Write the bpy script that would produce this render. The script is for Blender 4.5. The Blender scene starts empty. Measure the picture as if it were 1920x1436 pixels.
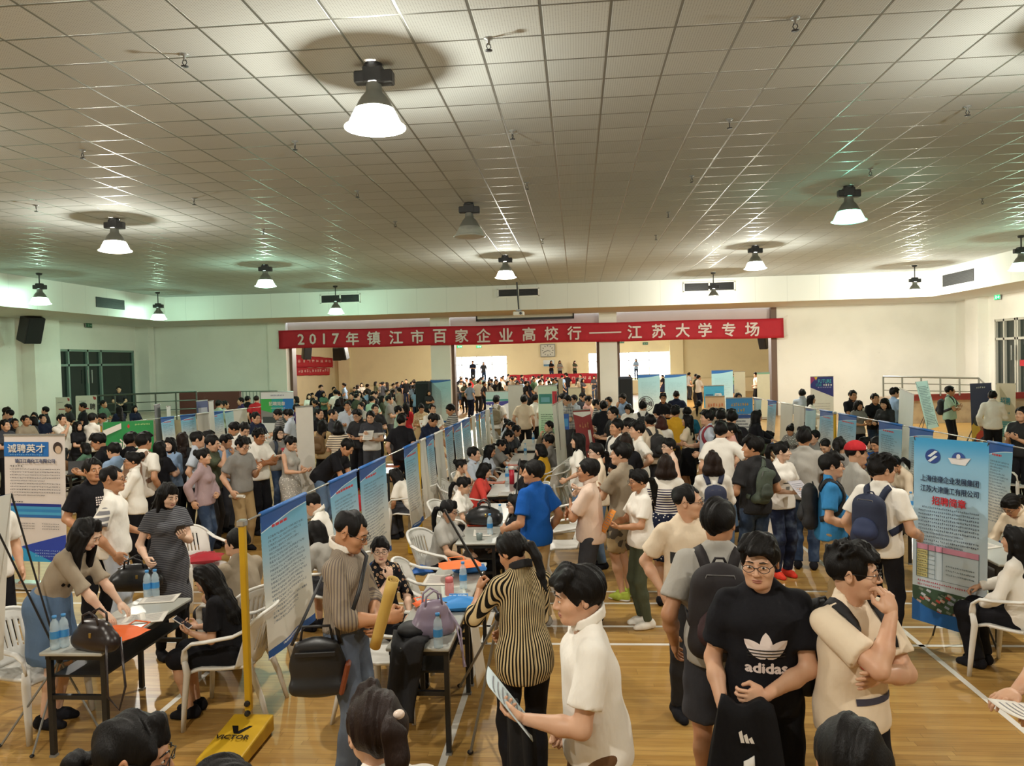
import bpy, math, random, os
import numpy as np
from mathutils import Matrix, Vector
from mathutils.bvhtree import BVHTree
random.seed(7); RNG = np.random.RandomState(11)
SC = bpy.context.scene
COL = SC.collection
PI = math.pi
# ------------------------------------------------------------------ camera, world, exposure
CAMH = 2.65; FPX = 1440.0; YAW, PITCH, ROLL = .085, -.0285, -.0265
def cam_rows():
    cy, sy = math.cos(YAW), math.sin(YAW)
    f = np.array([-sy * math.cos(PITCH), cy * math.cos(PITCH), math.sin(PITCH)])
    r = np.array([cy, sy, 0.]); u = np.cross(r, f)
    c, s = math.cos(ROLL), math.sin(ROLL)
    return np.array([c * r + s * u, -s * r + c * u, f])
CR = cam_rows(); EYE = np.array([0, 0, CAMH])
cam = bpy.data.cameras.new('camera'); cam.sensor_width = 36; cam.lens = FPX / 1920 * 36; cam.clip_start = .05; cam.clip_end = 300
camo = bpy.data.objects.new('camera', cam); COL.objects.link(camo)
M4 = Matrix.Identity(4)
for i in range(3):
    M4[i][0] = CR[0][i]; M4[i][1] = CR[1][i]; M4[i][2] = -CR[2][i]; M4[i][3] = EYE[i]
camo.matrix_world = M4; SC.camera = camo
SC.view_settings.view_transform = 'Standard'; SC.view_settings.look = 'None'; SC.view_settings.gamma = 1
SC.view_settings.exposure = 0.3
W = bpy.data.worlds.new('world'); SC.world = W; W.use_nodes = True
W.node_tree.nodes['Background'].inputs[0].default_value = (.75, .87, 1, 1); W.node_tree.nodes['Background'].inputs[1].default_value = 3.0
SC.cycles.max_bounces = 7; SC.cycles.diffuse_bounces = 4; SC.cycles.glossy_bounces = 3; SC.cycles.transmission_bounces = 4; SC.cycles.transparent_max_bounces = 8
SC.cycles.caustics_reflective = False; SC.cycles.caustics_refractive = False; SC.cycles.sample_clamp_indirect = 6

def ray(x, y): return np.array([(x - 960) / FPX, -(y - 718) / FPX, 1.]) @ CR
def atz(x, y, z): d = ray(x, y); return d * ((z - CAMH) / d[2]) + EYE
def atY(x, y, Y): d = ray(x, y); return d * (Y / d[1]) + EYE
def atX(x, y, X): d = ray(x, y); return d * (X / d[0]) + EYE
def prj(v):
    q = CR @ (np.array(v) - EYE); return 960 + FPX * q[0] / q[2], 718 - FPX * q[1] / q[2]
# ------------------------------------------------------------------ materials
def hexc(h):
    h = h.lstrip('#'); c = [int(h[i:i + 2], 16) / 255 for i in (0, 2, 4)]
    return tuple((x / 12.92 if x <= .04045 else ((x + .055) / 1.055) ** 2.4) for x in c) + (1,)
class NT:
    """small helper that writes node trees as expressions"""
    def __init__(s, name, rough=.5, metal=0, spec=.5):
        s.m = bpy.data.materials.new(name); s.m.use_nodes = True; s.t = s.m.node_tree
        s.b = s.t.nodes['Principled BSDF']; s.out = s.t.nodes['Material Output']
        s.b.inputs['Roughness'].default_value = rough; s.b.inputs['Metallic'].default_value = metal; s.b.inputs['Specular IOR Level'].default_value = spec
    def n(s, typ, **kw):
        n = s.t.nodes.new(typ)
        for k, v in kw.items(): setattr(n, k, v)
        return n
    def L(s, a, b): s.t.links.new(a, b)
    def put(s, sock, v):
        if hasattr(v, 'is_output'): s.L(v, sock)
        elif isinstance(v, (tuple, list)) and len(v) == 3 and sock.type == 'RGBA': sock.default_value = tuple(v) + (1,)
        else: sock.default_value = v
    def ma(s, op, a, b=0., c=0., clamp=False):
        n = s.n('ShaderNodeMath', operation=op, use_clamp=clamp)
        for i, v in enumerate((a, b, c)): s.put(n.inputs[i], v)
        return n.outputs[0]
    def mix(s, f, a, b, blend='MIX'):
        n = s.n('ShaderNodeMix', data_type='RGBA', blend_type=blend)
        s.put(n.inputs[0], f); s.put(n.inputs[6], a); s.put(n.inputs[7], b); return n.outputs[2]
    def ss(s, a, b, x):
        n = s.n('ShaderNodeMapRange', interpolation_type='SMOOTHSTEP'); s.put(n.inputs[0], x); s.put(n.inputs[1], a); s.put(n.inputs[2], b); return n.outputs[0]
    def gt(s, a, b): return s.ma('GREATER_THAN', a, b)
    def lt(s, a, b): return s.ma('LESS_THAN', a, b)
    def band(s, x, a, b): return s.ma('MULTIPLY', s.gt(x, a), s.lt(x, b))
    def co(s, which='Object'): return s.n('ShaderNodeTexCoord').outputs[which]
    def xyz(s, v):
        n = s.n('ShaderNodeSeparateXYZ'); s.L(v, n.inputs[0]); return n.outputs
    def comb(s, x, y, z=0.):
        n = s.n('ShaderNodeCombineXYZ')
        for i, v in enumerate((x, y, z)): s.put(n.inputs[i], v)
        return n.outputs[0]
    def noise(s, vec, scale=5., detail=2., dims='3D'):
        n = s.n('ShaderNodeTexNoise', noise_dimensions=dims)
        if vec is not None: s.L(vec, n.inputs['Vector'])
        n.inputs['Scale'].default_value = scale; n.inputs['Detail'].default_value = detail; return n.outputs[0]
    def white(s, vec):
        n = s.n('ShaderNodeTexWhiteNoise', noise_dimensions='3D'); s.L(vec, n.inputs['Vector']); return n.outputs[0]
    def bump(s, h, strength=.3, dist=.01):
        n = s.n('ShaderNodeBump'); s.put(n.inputs['Height'], h); n.inputs['Strength'].default_value = strength; n.inputs['Distance'].default_value = dist
        s.L(n.outputs[0], s.b.inputs['Normal'])
    def col(s, v): s.put(s.b.inputs['Base Color'], v); return s.m
    def objcol(s): return s.n('ShaderNodeObjectInfo').outputs['Color']
    def objrnd(s): return s.n('ShaderNodeObjectInfo').outputs['Random']
MATS = {}
def plain(hx, rough=.5, metal=0, spec=.5, name=None):
    key = (hx, rough, metal, spec)
    if key not in MATS:
        t = NT(name or 'paint_' + hx.strip('#'), rough, metal, spec); co = t.co()
        nz = t.noise(co, 6., 3.)
        t.col(t.mix(t.ma('MULTIPLY', nz, .12), hexc(hx), (0.02, 0.02, 0.02, 1)))
        MATS[key] = t.m
    return MATS[key]
def emit(hx, st, name='glow'):
    key = ('e', hx, st)
    if key not in MATS:
        t = NT(name); t.b.inputs['Emission Color'].default_value = hexc(hx); t.b.inputs['Emission Strength'].default_value = st; t.b.inputs['Base Color'].default_value = hexc(hx); MATS[key] = t.m
    return MATS[key]
# ------------------------------------------------------------------ mesh building
def nmesh(name, V, F, mats=(), smooth=True, fm=None, uv=None):
    """mesh from numpy: V (n,3), F list of index arrays or (m,4)/(m,3) arrays"""
    me = bpy.data.meshes.new(name)
    V = np.asarray(V, np.float32).reshape(-1, 3)
    if isinstance(F, np.ndarray) and F.ndim == 2: groups = [F]
    else: groups = [np.asarray(g, np.int32) for g in F if len(g)]
    tot = np.concatenate([np.full(len(g), g.shape[1], np.int32) for g in groups]) if groups else np.zeros(0, np.int32)
    loops = np.concatenate([g.ravel() for g in groups]).astype(np.int32) if groups else np.zeros(0, np.int32)
    me.vertices.add(len(V)); me.vertices.foreach_set('co', V.ravel())
    me.loops.add(len(loops)); me.loops.foreach_set('vertex_index', loops)
    me.polygons.add(len(tot)); me.polygons.foreach_set('loop_start', np.concatenate([[0], np.cumsum(tot)[:-1]]).astype(np.int32))
    me.polygons.foreach_set('use_smooth', np.full(len(tot), bool(smooth)))
    if fm is not None: me.polygons.foreach_set('material_index', np.asarray(fm, np.int32))
    if uv is not None:
        l = me.uv_layers.new(name='uv'); l.data.foreach_set('uv', np.asarray(uv, np.float32)[loops].ravel())
    me.update(calc_edges=True); me.validate()
    for m in mats: me.materials.append(m)
    return me
def obj(name, me, parent=None, loc=None, rot=None, color=None):
    o = bpy.data.objects.new(name, me); COL.objects.link(o)
    if parent is not None: o.parent = parent
    if loc is not None: o.location = loc
    if rot is not None: o.rotation_euler = rot if len(np.shape(rot)) else (0, 0, rot)
    if color is not None: o.color = color if len(color) == 4 else tuple(color) + (1,)
    return o
def tag(o, label=None, cat=None, group=None, kind=None):
    for k, v in (('label', label), ('category', cat), ('group', group), ('kind', kind)):
        if v: o[k] = v
    return o
def empty(name, loc, rz=0, label=None, cat=None, group=None):
    o = bpy.data.objects.new(name, None); COL.objects.link(o); o.location = loc; o.rotation_euler = (0, 0, rz); o.empty_display_size = .1
    return tag(o, label, cat, group)
def copy_tree(o, loc=None, rz=None, label=None, parent=None):
    c = o.copy(); COL.objects.link(c)
    if parent is not None: c.parent = parent; c.matrix_parent_inverse = o.matrix_parent_inverse.copy()
    if loc is not None: c.location = loc
    if rz is not None: c.rotation_euler = (0, 0, rz)
    if label: c['label'] = label
    for ch in o.children: copy_tree(ch, parent=c)
    return c
class MB:
    """collects shapes into ONE mesh"""
    def __init__(s): s.v = []; s.q = []; s.t = []; s.qm = []; s.tm = []; s.n = 0; s.m = 0; s.uvs = []; s.ng = []; s.ngm = []
    def add(s, V, Q=(), T=(), uv=None):
        V = np.asarray(V, float).reshape(-1, 3); k = s.n
        s.v.append(V); s.n += len(V)
        s.uvs.append(np.zeros((len(V), 2)) if uv is None else np.asarray(uv, float))
        if len(Q): s.q.append(np.asarray(Q) + k); s.qm += [s.m] * len(Q)
        if len(T): s.t.append(np.asarray(T) + k); s.tm += [s.m] * len(T)
        return s
    def box(s, c, d, R=None, bev=0.):
        c = np.array(c, float); h = np.array(d, float) / 2; b = min(bev, h.min() * .9)
        if b <= 0:
            V = np.array([[x, y, z] for x in (-1, 1) for y in (-1, 1) for z in (-1, 1)]) * h
            Q = [[0, 1, 3, 2], [4, 6, 7, 5], [0, 4, 5, 1], [2, 3, 7, 6], [0, 2, 6, 4], [1, 5, 7, 3]]
            T = []
        else:
            V = []; Q = []; T = []; ix = {}
            for x in (-1, 1):
                for y in (-1, 1):
                    for z in (-1, 1):
                        sg = np.array([x, y, z])
                        for a in range(3):
                            p = sg * (h - b); p[a] = sg[a] * h[a]; ix[(x, y, z, a)] = len(V); V.append(p)
            V = np.array(V)
            def quad(ids):
                p = V[ids]; nrm = np.cross(p[1] - p[0], p[2] - p[0])
                Q.append(ids if np.dot(nrm, p.mean(0)) > 0 else ids[::-1])
            for a in range(3):
                o1, o2 = [(1, 2), (0, 2), (0, 1)][a]
                for sa in (-1, 1):
                    ids = []
                    for (u, w) in ((-1, -1), (1, -1), (1, 1), (-1, 1)):
                        k = [0, 0, 0]; k[a] = sa; k[o1] = u; k[o2] = w; ids.append(ix[tuple(k) + (a,)])
                    quad(ids)
                for u in (-1, 1):
                    for w in (-1, 1):
                        k1 = [0, 0, 0]; k1[o1] = u; k1[o2] = w; k2 = list(k1); k1[a] = -1; k2[a] = 1
                        quad([ix[tuple(k1) + (o1,)], ix[tuple(k2) + (o1,)], ix[tuple(k2) + (o2,)], ix[tuple(k1) + (o2,)]])
            for x in (-1, 1):
                for y in (-1, 1):
                    for z in (-1, 1):
                        ids = [ix[(x, y, z, a)] for a in range(3)]; p = V[ids]
                        T.append(ids if np.dot(np.cross(p[1] - p[0], p[2] - p[0]), p.mean(0)) > 0 else ids[::-1])
        if R is not None: V = V @ np.asarray(R).T
        return s.add(V + c, Q, T)
    def tube(s, P, r, n=8, flat=1., up=None, closed=False, cap=True):
        """sweep along points P with radius r (scalar or list); flat squashes the section along the 'up' side"""
        P = np.array(P, float); m = len(P); r = np.broadcast_to(np.asarray(r, float), (m,))
        d = np.gradient(P, axis=0) if not closed else np.roll(P, -1, 0) - np.roll(P, 1, 0)
        d /= np.linalg.norm(d, axis=1)[:, None] + 1e-9
        u0 = np.array(up if up is not None else ([0, 0, 1] if abs(d[0][2]) < .9 else [1, 0, 0]), float)
        V = []; a = np.arange(n) * 2 * PI / n + (PI / n)
        for i in range(m):
            side = np.cross(d[i], u0)
            if np.linalg.norm(side) < 1e-4: side = np.cross(d[i], [0.3, 1, .2])
            side /= np.linalg.norm(side); upv = np.cross(side, d[i])
            if up is None: u0 = upv
            V.append(P[i] + r[i] * (np.cos(a)[:, None] * side + flat * np.sin(a)[:, None] * upv))
        V = np.array(V).reshape(-1, 3); Q = []
        for i in range(m if closed else m - 1):
            j = (i + 1) % m
            for k in range(n):
                k2 = (k + 1) % n; Q.append([i * n + k, i * n + k2, j * n + k2, j * n + k])
        T = []
        if cap and not closed:
            V = np.vstack([V, P[0], P[-1]]); b = m * n
            for k in range(n):
                k2 = (k + 1) % n; T.append([b, k2, k]); T.append([b + 1, (m - 1) * n + k, (m - 1) * n + k2])
        return s.add(V, Q, T)
    def lathe(s, prof, n=24, c=(0, 0, 0), R=None, cap=False):
        prof = np.array(prof, float); m = len(prof); a = np.arange(n) * 2 * PI / n
        V = np.stack([prof[:, 0][:, None] * np.cos(a), prof[:, 0][:, None] * np.sin(a), np.repeat(prof[:, 1][:, None], n, 1)], -1).reshape(-1, 3)
        Q = [[i * n + k, i * n + (k + 1) % n, (i + 1) * n + (k + 1) % n, (i + 1) * n + k] for i in range(m - 1) for k in range(n)]
        T = []
        if cap:
            V = np.vstack([V, [0, 0, prof[0, 1]], [0, 0, prof[-1, 1]]]); b = m * n
            for k in range(n):
                T.append([b, (k + 1) % n, k]); T.append([b + 1, (m - 1) * n + k, (m - 1) * n + (k + 1) % n])
        if R is not None: V = V @ np.asarray(R).T
        return s.add(V + np.array(c), Q, T)
    def grid(s, fn, nu, nv, skip=None, flip=False):
        u = np.linspace(0, 1, nu + 1); v = np.linspace(0, 1, nv + 1)
        V = np.array([fn(a, b) for b in v for a in u]); uv = np.array([(a, b) for b in v for a in u])
        Q = []
        for j in range(nv):
            for i in range(nu):
                if skip and skip((i + .5) / nu, (j + .5) / nv): continue
                q = [j * (nu + 1) + i, j * (nu + 1) + i + 1, (j + 1) * (nu + 1) + i + 1, (j + 1) * (nu + 1) + i]
                Q.append(q[::-1] if flip else q)
        return s.add(V, Q, uv=uv)
    def ell(s, c, r, n=12, R=None):
        th = np.linspace(0, PI, n + 1)
        V0 = s.n
        prof = [(math.sin(t), -math.cos(t)) for t in th]
        prof = np.array(prof); a = np.arange(2 * n) * PI / n
        V = np.stack([prof[:, 0][:, None] * np.cos(a), prof[:, 0][:, None] * np.sin(a), np.repeat(prof[:, 1][:, None], 2 * n, 1)], -1).reshape(-1, 3) * np.array(r)
        if R is not None: V = V @ np.asarray(R).T
        N = 2 * n
        Q = [[i * N + k, i * N + (k + 1) % N, (i + 1) * N + (k + 1) % N, (i + 1) * N + k] for i in range(n) for k in range(N)]
        return s.add(V + np.array(c), Q)
    def build(s, name, mats, parent=None, smooth=False, loc=None, rot=None, color=None, solid=0., bevel=0.):
        if not isinstance(mats, (list, tuple)): mats = [mats]
        V = np.vstack(s.v); G = []; fm = []
        if s.q: G.append(np.vstack(s.q)); fm += s.qm
        if s.t: G.append(np.vstack(s.t)); fm += s.tm
        me = nmesh(name, V, G, mats, smooth, fm, np.vstack(s.uvs))
        o = obj(name, me, parent, loc, rot, color)
        if solid:
            md = o.modifiers.new('s', 'SOLIDIFY'); md.thickness = solid; md.offset = 0
        if bevel:
            md = o.modifiers.new('b', 'BEVEL'); md.width = bevel; md.segments = 2; md.limit_method = 'ANGLE'
        return o
def text_mesh(body, bold=0., spacing=1.0):
    c = bpy.data.curves.new('t', 'FONT'); c.body = body; c.size = 1; c.offset = bold; c.space_character = spacing; c.align_x = 'LEFT'; c.resolution_u = 2
    o = bpy.data.objects.new('t', c); COL.objects.link(o)
    dg = bpy.context.evaluated_depsgraph_get(); m = bpy.data.meshes.new_from_object(o.evaluated_get(dg))
    bpy.data.objects.remove(o); return m
def text_arr(body, w=None, h=None, bold=0., spacing=1.):
    """flat text as (V,T), normalised so that it spans w (and h if given), centred on the origin in XY"""
    m = text_mesh(body, 0., spacing); m.calc_loop_triangles()
    V = np.array([v.co[:] for v in m.vertices]); T = np.array([t.vertices[:] for t in m.loop_triangles])
    if bold:
        n = len(V); V = np.vstack([V + [dx * bold, dy * bold, 0] for dx, dy in ((1, 0), (-1, 0), (0, 1), (0, -1))]); lay = np.repeat(np.arange(4), n); T = np.vstack([T + n * k for k in range(4)])
    lo, hi = V.min(0), V.max(0); V -= (lo + hi) / 2; sz = hi - lo
    sx = (w / sz[0]) if w else (h / sz[1]); sy = (h / sz[1]) if h else sx
    V[:, 0] *= sx; V[:, 1] *= sy
    if bold: V[:, 2] += lay * .0012
    bpy.data.meshes.remove(m)
    return V, T
def frame(o, u, v):
    """4x4 array: local x along u, y along v, z out of the face"""
    u = np.array(u, float); u /= np.linalg.norm(u); v = np.array(v, float); v -= u * np.dot(u, v); v /= np.linalg.norm(v)
    M = np.eye(4); M[:3, 0] = u; M[:3, 1] = v; M[:3, 2] = np.cross(u, v); M[:3, 3] = o; return M
def xf(M, V): return np.asarray(V) @ M[:3, :3].T + M[:3, 3]
def put_text(parent, M, body, x, y, mat, w=None, h=None, name='lettering', bold=0.01, off=.013, spacing=1.):
    V, T = text_arr(body, w, h, bold, spacing); V = V + np.array([x, y, off])
    return MB().add(xf(M, V), T=T).build(name, mat, parent)
# ------------------------------------------------------------------ setting materials
def wall_mat(name, hx, seams=0):
    t = NT(name, .75, 0, .25); co = t.co('Object'); n1 = t.noise(co, .7, 4.); n2 = t.noise(co, 9., 3.)
    c = t.mix(t.ss(.45, .75, n1), hexc(hx), tuple(x * .93 for x in hexc(hx)[:3]) + (1,))
    t.col(t.mix(t.ma('MULTIPLY', t.gt(n2, .71), .2), c, (.35, .32, .28, 1))); t.bump(n2, .1, .01); return t.m
M_wall = wall_mat('painted_plaster', '#efede4'); M_wallfar = wall_mat('cream_plaster', '#e8dcb8'); M_pink = wall_mat('lintel_panel', '#cdbfba')
M_brown = plain('#6b5344', .5); M_white = plain('#e9e6df', .45); M_black = plain('#141417', .45); M_dark = plain('#2b2c2f', .5); M_grey = plain('#8d8f8e', .4, .3)
M_steel = plain('#a9aaa6', .28, .9); M_red = plain('#b3202c', .65); M_silver = plain('#c9cac8', .25, .8)
def ceiling_mat():
    t = NT('perforated_ceiling_tile', .85, 0, .12); x, y, z = t.xyz(t.co('Object'))
    def line(v, off):
        f = t.ma('FRACT', t.ma('ADD', t.ma('MULTIPLY', v, 1 / .6), off)); return t.ma('ABSOLUTE', t.ma('SUBTRACT', f, .5))
    ax = line(x, 2.398 + 100); ay = line(y, -10.94 + 100)
    m = t.ma('MAXIMUM', ax, ay); g = t.gt(m, .478)
    ix = t.ma('FLOOR', t.ma('ADD', t.ma('MULTIPLY', x, 1 / .6), 102.398)); iy = t.ma('FLOOR', t.ma('ADD', t.ma('MULTIPLY', y, 1 / .6), 89.06))
    r = t.white(t.comb(ix, iy, 0.))
    hx = t.ma('SUBTRACT', t.ma('FRACT', t.ma('MULTIPLY', x, 40.)), .5); hy = t.ma('SUBTRACT', t.ma('FRACT', t.ma('MULTIPLY', y, 40.)), .5)
    hole = t.lt(t.ma('ADD', t.ma('MULTIPLY', hx, hx), t.ma('MULTIPLY', hy, hy)), .045)
    c = t.mix(r, hexc('#c3c7c6'), hexc('#bbbfbe')); c = t.mix(t.ma('MULTIPLY', hole, .5), c, (.12, .12, .11, 1))
    c = t.mix(g, c, hexc('#82837e')); t.col(c)
    t.L(t.ma('SUBTRACT', .85, t.ma('MULTIPLY', g, .5)), t.b.inputs['Roughness']); t.L(t.ma('MULTIPLY', g, .55), t.b.inputs['Metallic'])
    t.bump(t.ma('MULTIPLY', t.ss(.47, .485, m), -1.), .35, .01); return t.m
def floor_mat():
    t = NT('varnished_maple_strip_floor', .3, 0, .5); x, y, z = t.xyz(t.co('Object'))
    row = t.ma('FLOOR', t.ma('MULTIPLY', y, 1 / .06)); fy = t.ma('FRACT', t.ma('MULTIPLY', y, 1 / .06))
    sh = t.white(t.comb(row, 3., 1.)); xx = t.ma('ADD', t.ma('MULTIPLY', x, 1 / 1.1), t.ma('MULTIPLY', sh, 17.)); pl = t.ma('FLOOR', xx); fx = t.ma('FRACT', xx)
    r = t.white(t.comb(pl, row, 5.))
    gr = t.noise(t.comb(t.ma('MULTIPLY', x, 2.), t.ma('MULTIPLY', y, 45.), r), 1.5, 4.)
    c = t.mix(r, hexc('#c09a57'), hexc('#a98142')); c = t.mix(t.ma('MULTIPLY', t.ss(.35, .8, gr), .5), c, hexc('#86602f'))
    big = t.noise(t.co('Object'), .5, 3.); c = t.mix(t.ma('MULTIPLY', t.ss(.5, .7, big), .3), c, hexc('#8c6838'))
    gap = t.ma('MAXIMUM', t.gt(t.ma('ABSOLUTE', t.ma('SUBTRACT', fy, .5)), .475), t.gt(t.ma('ABSOLUTE', t.ma('SUBTRACT', fx, .5)), .4985))
    c = t.mix(t.ma('MULTIPLY', gap, .55), c, (.07, .035, .012, 1)); t.col(c)
    t.L(t.ma('ADD', .24, t.ma('MULTIPLY', gr, .16)), t.b.inputs['Roughness']); t.bump(t.ma('MULTIPLY', gap, -1.), .2, .004); return t.m
M_ceil = ceiling_mat(); M_floor = floor_mat(); M_line = plain('#e8e4da', .4)
# ------------------------------------------------------------------ the room
CZ = 5.64; BZ = 4.66; BY0, BY1 = 30.3, 34.0; XL, XR = -20.0, 16.0; IL, IR = -16.8, 13.4; YF = -7.0; YE = 60.0; FZ = 4.3
def struct(name, mb, mat, smooth=False, parent=None):
    o = mb.build(name, mat, parent, smooth)
    if parent is None: o['kind'] = 'structure'
    return o
struct('floor', MB().box(((XL + XR) / 2, (YF + YE) / 2, -.05), (XR - XL + 1, YE - YF + 1, .1)), M_floor)
struct('ceiling', MB().box(((IL + IR) / 2, (YF + BY0) / 2, CZ + .05), (IR - IL + .2, BY0 - YF + .2, .1)), M_ceil)
M_panel = NT('bulkhead_panel', .6, 0, .3); _x, _y, _z = M_panel.xyz(M_panel.co('Object'))
_s = M_panel.ma('MAXIMUM', M_panel.gt(M_panel.ma('FRACT', M_panel.ma('MULTIPLY', M_panel.ma('ADD', _x, _y), 1 / 1.2)), .988), 0.)
M_panel = M_panel.col(M_panel.mix(M_panel.ma('MULTIPLY', _s, .35), hexc('#dcdcd6'), (.3, .3, .3, 1)))
struct('trim_1', MB().box(((XL + XR) / 2, (BY0 + BY1) / 2, (CZ + BZ) / 2 + .1), (XR - XL, BY1 - BY0, CZ - BZ + .2)), M_panel)
struct('trim_2', MB().box(((XL + IL) / 2, (YF + BY0) / 2, (CZ + BZ) / 2 + .1), (IL - XL, BY0 - YF, CZ - BZ + .2)), M_panel)
struct('trim_3', MB().box(((XR + IR) / 2, (YF + BY0) / 2, (CZ + BZ) / 2 + .1), (XR - IR, BY0 - YF, CZ - BZ + .2)), M_panel)
# side walls with door openings (left door y 28.1-33.4, right door y 27.2-31)
DL0, DL1, DLZ = 28.2, 33.3, 3.58; DR0, DR1, DRZ = 26.6, 31.0, 3.75
def wall_with_gap(name, X, sgn, y0, y1, g0, g1, gz, mat):
    m = MB(); t = .3; c = X + sgn * t / 2
    m.box((c, (y0 + g0) / 2, BZ / 2), (t, g0 - y0, BZ)); m.box((c, (g1 + y1) / 2, BZ / 2), (t, y1 - g1, BZ)); m.box((c, (g0 + g1) / 2, (gz + BZ) / 2), (t, g1 - g0, BZ - gz))
    return struct(name, m, mat)
wall_with_gap('wall_left', XL, -1, YF, BY1, DL0, DL1, DLZ, M_wall)
wall_with_gap('wall_right', XR, 1, YF, BY1, DR0, DR1, DRZ, M_wall)
struct('wall_front', MB().box(((XL + XR) / 2, YF - .15, CZ / 2), (XR - XL + .6, .3, CZ + .4)), M_wall)
def px2x(px, Y=34.0): return atY(px, 700, Y)[0]
A0, A1, B0, B1, C0, C1, D0 = [px2x(p) for p in (507, 540, 810, 846, 1125, 1158, 1457)]
m = MB(); T = .7
m.box(((XL + A0) / 2, BY1 + T / 2, BZ / 2), (A0 - XL, T, BZ)); m.box(((D0 + XR) / 2, BY1 + T / 2, BZ / 2), (XR - D0, T, BZ))
struct('wall_back', m, M_wall)
struct('wall_lintel', MB().box(((A0 + D0) / 2, BY1 + .35, (BZ + 3.85) / 2), (D0 - A0, .4, BZ - 3.85)), M_pink)
for i, (a, b) in enumerate(((A0, A1), (B0, B1), (C0, C1))):
    struct('wall_pillar' if i == 0 else 'wall_pillar.%03d' % i, MB().box(((a + b) / 2, BY1 + .3, BZ / 2), (b - a, .9, BZ)), M_wall)
    struct('trim_%d' % (4 + i), MB().box((b + .05, BY1 + .5, 1.95), (.16, .5, 3.9)), M_brown)
struct('trim_7', MB().box((D0 - .12, BY1 + .2, BZ / 2), (.24, .5, BZ)), M_brown)
struct('trim_8', MB().box((C0 - .06, BY1 + .5, 1.95), (.12, .5, 3.9)), M_brown)
# pilasters on the side walls
struct('wall_pilaster', MB().box((XL + .25, 26.9, BZ / 2), (.5, 1.4, BZ)), M_wall)
struct('wall_pilaster.001', MB().box((XR - .2, 31.9, BZ / 2), (.4, 1.0, BZ)), M_wall)
struct('wall_pilaster.002', MB().box((XL + .3, 33.7, BZ / 2), (.6, .5, BZ)), M_wall)
# far hall
struct('wall_far_left', MB().box((XL + .35, (BY1 + YE) / 2 + .3, 2.4), (.3, YE - BY1, 4.8)), M_wallfar)
struct('wall_far_right', MB().box((XR - .3, (BY1 + YE) / 2 + .3, 2.4), (.3, YE - BY1, 4.8)), M_wallfar)
struct('ceiling_far', MB().box(((XL + XR) / 2, (BY1 + YE) / 2 + .4, FZ + .3), (XR - XL, YE - BY1 + .2, .2)), wall_mat('far_ceiling', '#d8d2bd'))
fx = lambda p: atY(p, 700, YE)[0]
wz0, wz1 = atY(900, 716, YE)[2], atY(900, 668, YE)[2]
m = MB(); xs = [XL, fx(838), fx(951), fx(1104), fx(1256), XR]; th = .3
for a, b, gap in zip(xs[:-1], xs[1:], (0, 1, 0, 1, 0)):
    if not gap: m.box(((a + b) / 2, YE + th / 2, 2.4), (b - a, th, 4.8))
    else:
        m.box(((a + b) / 2, YE + th / 2, wz0 / 2), (b - a, th, wz0)); m.box(((a + b) / 2, YE + th / 2, (wz1 + 4.8) / 2), (b - a, th, 4.8 - wz1))
struct('wall_far', m, M_wallfar)
struct('wall_far_pilaster', MB().box((fx(1268), YE - .2, 2.4), (1.0, .4, 4.8)), M_wallfar)
struct('wall_far_pilaster.001', MB().box((fx(648), YE - .2, 2.4), (.9, .4, 4.8)), M_wallfar)
for k, (a, b) in enumerate(((xs[1], xs[2]), (xs[3], xs[4]))):
    w = tag(empty('window_%d' % (k + 1), ((a + b) / 2, YE, wz0)), kind='structure')
    hw, hh = (b - a) / 2, wz1 - wz0; f = MB(); t_ = .07
    for xx in np.linspace(-hw, hw, 5): f.box((xx, .12, hh / 2), (t_, .1, hh))
    for zz in (0, hh * .68, hh): f.box((0, .12, zz), (2 * hw, .1, t_))
    f.build('window_frame', M_white, w)
    MB().box((0, .2, hh / 2), (2 * hw, .02, hh)).build('window_pane', emit('#eef6ff', 7, 'overexposed_daylight'), w)
# court lines
k = 9
def strip(x0, y0, x1, y1, w=.05):
    global k
    a = np.array([x0, y0]); b = np.array([x1, y1]); d = (b - a) / np.linalg.norm(b - a); n = np.array([-d[1], d[0]]) * w / 2
    V = [list(a + n) + [.0015], list(b + n) + [.0015], list(b - n) + [.0015], list(a - n) + [.0015]]
    struct('trim_%d' % k, MB().add(V, [[3, 2, 1, 0]]), M_line); k += 1
for Y in (7.1, 7.58, 8.3, 8.72, 13.9, 14.6, 20.5): strip(-19, Y, 15.5, Y)
for X in (-.95, 3.02, -3.28, -9.5, 9.3): strip(X, 1.5, X, 30)
# ------------------------------------------------------------------ high-bay lamps
LX = [-15.9, -8.95, -1.95, 4.95, 11.9]; LY = [.8, 7.6, 14.4, 21.7, 28.2]
def skirt_mat():
    t = NT('prismatic_reflector_skirt', .3, 0, .5); t.col(hexc('#c9ccc6'))
    tr = t.n('ShaderNodeBsdfTransparent'); tr.inputs[0].default_value = (.9, .95, .92, 1)
    mx = t.n('ShaderNodeMixShader'); mx.inputs[0].default_value = .44
    t.L(t.b.outputs[0], mx.inputs[1]); t.L(tr.outputs[0], mx.inputs[2]); t.L(mx.outputs[0], t.out.inputs[0]); return t.m
M_skirt = skirt_mat(); M_refl = plain('#8f928d', .35, .5)
def lens_mat(hx, st):
    t = NT('lamp_glass'); e = t.n('ShaderNodeEmission'); e.inputs[0].default_value = hexc(hx); e.inputs[1].default_value = st
    tr = t.n('ShaderNodeBsdfTransparent'); mx = t.n('ShaderNodeMixShader'); mx.inputs[0].default_value = .75
    t.L(e.outputs[0], mx.inputs[1]); t.L(tr.outputs[0], mx.inputs[2]); t.L(mx.outputs[0], t.out.inputs[0]); return t.m
WARM, COOL, GREEN = '#fff1d8', '#cfffe6', '#5fffd0'
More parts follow.
